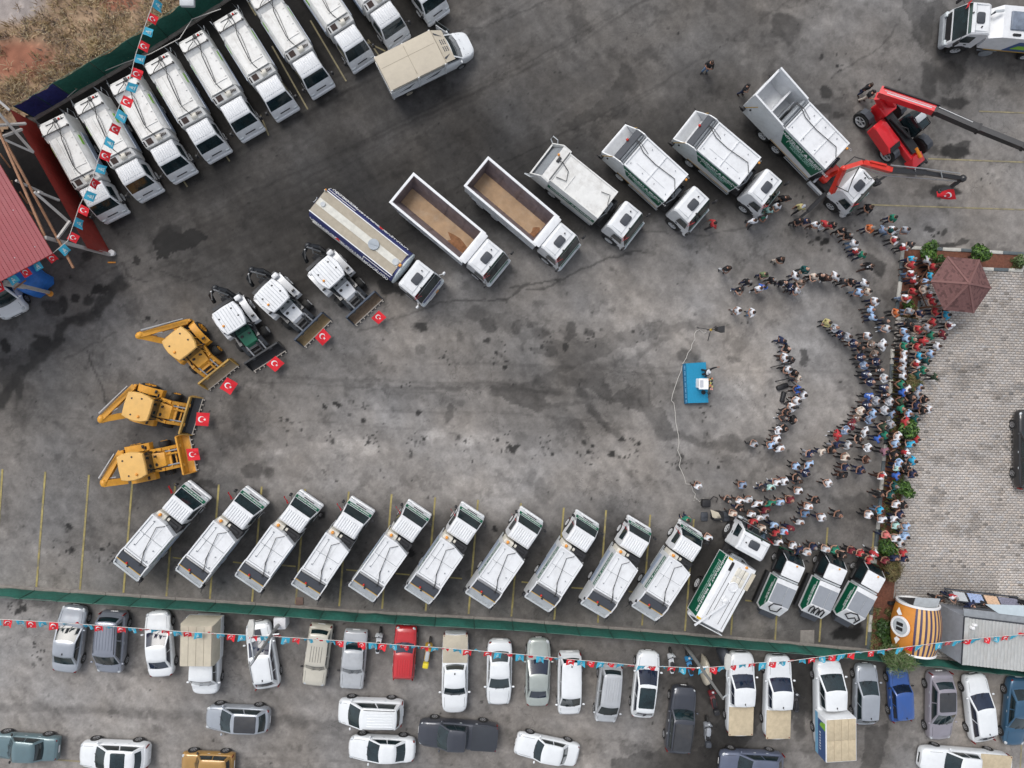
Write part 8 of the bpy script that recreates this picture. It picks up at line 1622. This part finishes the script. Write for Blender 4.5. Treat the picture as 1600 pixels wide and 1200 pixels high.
def pose_mesh(p, st): 
    if (p, st) not in PM: PM[(p, st)] = build_pose(p, (0, .09, -.08)[st])
    return PM[(p, st)]
def hairs():
    a = MB(); a.ell((.006, 0, 1.635), (.112, .092, .122), 10, 6, zmin=-.02); a.ell((-.03, 0, 1.61), (.085, .084, .10), 10, 6)
    b = MB(); b.ell((-.035, 0, 1.60), (.080, .0865, .075), 10, 6)
    c = MB(); c.ell((.0, 0, 1.665), (.115, .098, .10), 12, 6, zmin=0); c.lathe((.115, 0, 1.665), (0, 0, 1), [(0, .075), (.012, .07)], 10)
    d = MB(); d.ell((-.01, 0, 1.635), (.115, .098, .13), 10, 8); d.ell((-.04, 0, 1.46), (.14, .20, .10), 10, 6)
    e = MB(); e.ell((.0, 0, 1.65), (.112, .094, .112), 10, 6, zmin=-.1); e.ell((-.06, 0, 1.55), (.075, .09, .16), 10, 6)
    return {n: m.mesh(n2, [CM['k']], 80) for n, n2, m in (('hair', 'hair', a), ('thin', 'hair', b), ('cap', 'cap', c), ('scarf', 'headscarf', d), ('long', 'hair', e))}
HM = hairs(); HCOL = [mat('hair_black', (.012, .009, .008), .6), mat('hair_brown', (.035, .018, .010), .6), mat('hair_grey', (.22, .21, .20), .7), mat('hair_white', (.55, .54, .52), .7)]
sf = MB(); sf._a([(.075, -.055, 1.47), (.075, .055, 1.47), (.155, .035, 1.30), (.15, 0, 1.05), (.155, -.035, 1.30)], [(0, 1, 2, 4), (4, 2, 3)]); sf = sf.mesh('shirt_front', CM['w'], 0)
jk = MB(); jk.loft([[(1.13*r*math.cos(2*math.pi*k/14)*.135*1.18, r*math.sin(2*math.pi*k/14)*.225*1.0, z) for k in range(14)] for z, r in ((.86, .93), (1.05, .90), (1.28, .98), (1.40, .86))], cap=False); jk = jk.mesh('jacket', CM['k'], 80)
cn = MB(); cn.rbox(.30, .36, -.05, .05, 1.28, 1.40, .01, .01, 1); PHN = cn.mesh('phone', BLACK)
r7 = random.Random(99); FOC = at(1094, 600)
ORD2 = ORD+['eleventh', 'twelfth', 'thirteenth', 'fourteenth', 'fifteenth', 'sixteenth', 'seventeenth', 'eighteenth']
import re
def people(zone, group, data, vert=True, face=None):
    ents = []
    for tok in data.split():
        x, y, c = tok.split(','); mm = re.match(r'([a-z])([A-Z]*[a-z]*)(?:/([a-z]))?(?:@(-?\d+))?(?:P(\d))?$', c)
        top, mods, pt, fc, po = mm.groups(); cap = None; mods = mods or ''
        if 'C' in mods: cap = mods[mods.index('C')+1]; 
        ents.append((float(x), float(y), top, mods, pt, fc, po, cap))
    ents.sort(key=lambda e: e[1] if vert else e[0]); cnt = {}; tot = {}
    def desc(e):
        n = CL[e[2]][0]; m = e[3]
        d = n+(' blazer' if 'J' in m else ' vest over white' if 'V' in m else ' long sleeves' if 'L' in m else ' shirt')
        if e[7]: d += ' and '+CL[e[7]][0]+' cap'
        if 'S' in m: d += ' and pale headscarf'
        return d
    for e in ents: tot[desc(e)] = tot.get(desc(e), 0)+1
    for e in ents:
        x, y, top, m, pt, fc, po, cap = e; d = desc(e); cnt[d] = cnt.get(d, 0)+1
        lab = 'person in '+d+(' ' if tot[d] == 1 else ', '+ORD2[min(17, cnt[d]-1)]+' such '+('downwards ' if vert else 'from the left '))+zone
        sc = r7.uniform(.98, 1.08); h = at(x, y, 1.62*sc); hd = math.atan2(FOC.y-h.y, FOC.x-h.x) if face is None else math.radians(face)
        if fc: hd = math.radians(float(fc))
        else: hd += r7.gauss(0, .22)
        o = thing('person', lab, 'person', group, (h.x, h.y, .06 if x > 1398 else .01), hd); o.scale = (sc*r7.uniform(1.0, 1.13), sc*r7.uniform(1.0, 1.12), sc)
        pose = int(po) if po else (5 if 'W' in m else r7.choice([1, 1, 1, 2, 2, 0, 4, 3, 6])); st = r7.randrange(3) if pose != 5 else 0
        b = link('body', pose_mesh(pose, st), o); skn = r7.choice(SK)
        long = 'L' in m or 'J' in m; C = CM[top]; pm = CM[pt] if pt else CM[r7.choice('kknuknuq')]
        for i, mt in enumerate([skn, C, CM['w'] if 'V' in m else C, C if long else skn, pm, r7.choice([CM['k'], CM['k'], CM['q'], CM['z'] if r7.random() < .5 else CM['k']])]):
            b.material_slots[i].link = 'OBJECT'; b.material_slots[i].material = mt
        if 'J' in m:
            j = link('jacket', jk, o); j.material_slots[0].link = 'OBJECT'; j.material_slots[0].material = C; s_ = link('shirt_front', sf, o); s_.scale = (1.2, 1.2, 1)
        if 'S' in m: hk, hc = 'scarf', CM['z']
        elif cap: hk, hc = 'cap', CM[cap]
        elif 'B' in m: hk, hc = 'thin', r7.choice(HCOL[2:]+HCOL[:1])
        elif 'H' in m: hk, hc = 'long', HCOL[1]
        else: hk, hc = 'hair', (HCOL[3] if 'O' in m else r7.choice([HCOL[0], HCOL[0], HCOL[0], HCOL[1], HCOL[1], HCOL[2]]))
        q = link('cap' if hk == 'cap' else 'headscarf' if hk == 'scarf' else 'hair', HM[hk], o); q.material_slots[0].link = 'OBJECT'; q.material_slots[0].material = hc
        if pose == 3 and r7.random() < .5: link('phone', PHN, o)
people('beside the crane truck', 'bystanders around the lorry cabs', '1231,308,k 1218,320,w 1205,327,i 1196,336,gVP3 1181,344,wW 1256,322,aWCy 1253,343,k/k 1264,344,n 1279,349,w 1296,349,r/w 1306,350,kP3 1321,358,kP2 1331,367,k 1363,323,kH', False)
people('in the queue above the planting bed', 'people queuing above the planting bed', '1339,379,w/h 1343,391,rV 1352,397,g 1400,339,g 1365,355,oP2 1385,358,sL 1399,358,tV/h 1420,358,y/z 1403,374,rV 1417,386,rV/u')
people('on the bed between kerb and gazebo', 'people on the planting bed by the gazebo', '1427,381,u 1430,404,c 1454,406,z/u 1430,413,r/u 1463,416,rP3 1430,427,rV/h 1433,438,rV/n 1459,431,c 1452,441,l 1449,451,d 1432,455,r/u 1421,465,rVCr/s 1459,461,rV/z 1463,471,r/z 1467,486,rP2 1426,486,y/s 1405,488,o/k 1443,489,n 1484,492,cP2 1463,503,r/u 1489,508,mVCw/k 1425,507,kL')
people('in the upper arc', 'people standing in the upper arc', '1140,418,k/z 1224,404,kH/d 1198,428,x 1159,451,kP3 1173,440,kL 1211,437,kL 1229,441,kJB 1190,450,w 1196,448,b 1241,448,nJ 1247,431,w 1249,453,w 1263,420,tLB 1256,440,eP3 1277,431,d 1287,430,kLB 1297,434,q 1310,431,w 1323,439,u 1336,440,kP2 1356,442,w 1348,456,lB/h 1361,455,d 1373,470,w 1366,484,lB 1369,496,l 1389,502,uB 1391,513,z/s 1364,415,kJ@195P5 1298,504,aL 1310,512,yJB 1157,485,w/z@180P3 1179,488,w/h@180')
people('in the press line', 'press and cameramen facing the stage', '1227,533,n/n 1234,545,kB 1231,559,w 1240,562,uP3 1236,577,w/kP3 1246,583,kP3 1252,592,dP3 1251,609,bP3 1260,618,wP3 1250,627,wP3 1242,637,w 1233,646,k 1229,654,u 1244,657,kLB 1230,671,k 1221,674,wL 1218,688,w/kP1 1209,697,lP1 1223,702,wB 1182,696,yP3')
people('in the outer arc', 'people in the outer arc facing the stage', '1318,521,nJ 1330,526,yJ 1361,524,w 1339,536,nJB 1385,539,wJ 1350,544,kB 1368,538,eJ 1351,558,nJB 1374,553,eJ 1356,571,sJB 1376,565,nJ 1380,578,uJB 1359,585,nJO 1366,597,nJB 1388,591,zJ 1387,606,nJB 1363,619,bJO 1389,617,kJB 1375,627,yJ 1396,628,zJ 1360,633,nJB 1351,643,dJ 1370,647,l 1389,642,zJ 1398,648,s 1345,655,eJ 1364,657,sL 1337,664,mJ 1327,674,sJ 1356,676,wL 1312,681,rLCr 1347,687,k 1376,687,b 1397,664,yL 1386,668,j 1313,696,n/y 1330,697,zL 1362,701,wL 1305,705,kB 1387,706,v 1326,716,d 1288,707,d 1270,711,n/y')
people('on the planted strip', 'people standing on the planted strip', '1418,518,l 1440,514,rP2 1454,512,y 1421,529,l 1430,531,gB 1460,524,g 1478,523,mL 1447,533,rCr 1438,542,rP3 1418,541,g 1469,541,w 1418,552,w 1459,553,l 1441,556,c 1417,563,w 1453,564,t 1438,569,rV 1416,576,z 1448,579,gL 1416,588,w 1439,586,t 1466,590,jL 1413,601,g 1441,606,s 1421,609,w 1415,614,bP0 1438,616,y 1428,621,kB 1413,627,j 1437,634,nP2 1412,639,gB 1424,647,lB 1449,625,kP2 1447,642,kP2 1456,640,w 1435,656,t 1419,660,rB 1388,681,g 1408,683,wP2 1436,687,r/z 1404,694,l 1428,695,c 1419,708,rVCw')
people('in the lower arc', 'people in the lower arc', '1248,730,l 1268,727,l 1264,741,nJ 1218,756,w 1230,754,w 1249,748,k 1252,753,u 1208,763,i 1195,766,uL 1252,769,w/u 1299,757,w 1321,744,kL 1326,732,n 1350,737,n 1359,720,qP2 1279,784,kP2 1239,783,mB 1223,787,l 1208,788,g 1268,794,wB 1263,805,h 1289,811,w 1315,807,uB 1187,789,w 1200,799,m 1190,811,w 1199,809,y 1213,822,l 1254,818,zB 1239,827,mCm 1229,833,lCr 1216,835,r')
people('near the equipment cases', 'people near the equipment cases', '1094,762,w@115 1164,760,s 1141,784,k/qP3 1160,785,w 1173,783,z 1160,797,kP2 1149,805,dB 1178,806,w 1180,817,r 1194,828,d 1076,813,g 1110,843,w')
people('on the lower bed strip', 'people on the lower end of the planted strip', '1401,711,kB 1410,725,lL 1431,721,c 1407,732,iP2 1420,731,k 1431,742,nP2 1405,745,b 1384,746,rV 1402,761,tP2 1397,775,tP2 1380,774,kB 1405,790,w 1416,791,kP3 1380,799,c/h 1363,807,wP3 1411,806,nP2 1384,814,w 1402,812,w 1404,823,i 1421,825,l 1389,838,pCp 1404,843,w 1419,840,lL 1411,850,z 1416,866,r 1402,874,nB 1417,875,nP3 1388,879,mP2')
people('before the black cabbed trucks', 'people gathered before the black cabbed trucks', '1220,850,w 1243,855,wP3 1252,862,n 1265,866,zB 1275,857,nP3 1295,861,zB 1309,862,g 1321,870,k 1335,863,mP3 1349,867,rP2 1363,878,rP2 1370,867,rVCr', False)
people('at the newsstand counter', 'people at the newsstand counter', '1474,939,k 1495,935,rVP3 1521,947,nB 1540,945,kL/k 1595,958,z/h 1606,944,kL', False, -75)
people('in the upper yard', 'people strolling in the upper yard', '1113,97,k/h@-120P2 1170,133,k@-45P1 1362,132,k@-60 1366,143,k/d@-45P3 1118,348,rW@10 1334,311,rP1', False, -100)
people('behind the white lectern area on the stage', 'speaker on the stage', '1108.5,581,kLS/k@-5P7')
sp_ = [o for o in COL.objects if o.get('group') == 'speaker on the stage'][0]; q_ = at(1108.5, 582, 2.1); sp_.location = (q_.x, q_.y, .5); sp_['label'] = 'speaker in black coat and pale headscarf with outstretched arm on the stage'; sp_.rotation_euler.z = math.radians(-20)
print('persons', sum(1 for o in COL.objects if o.get('category') == 'person'))
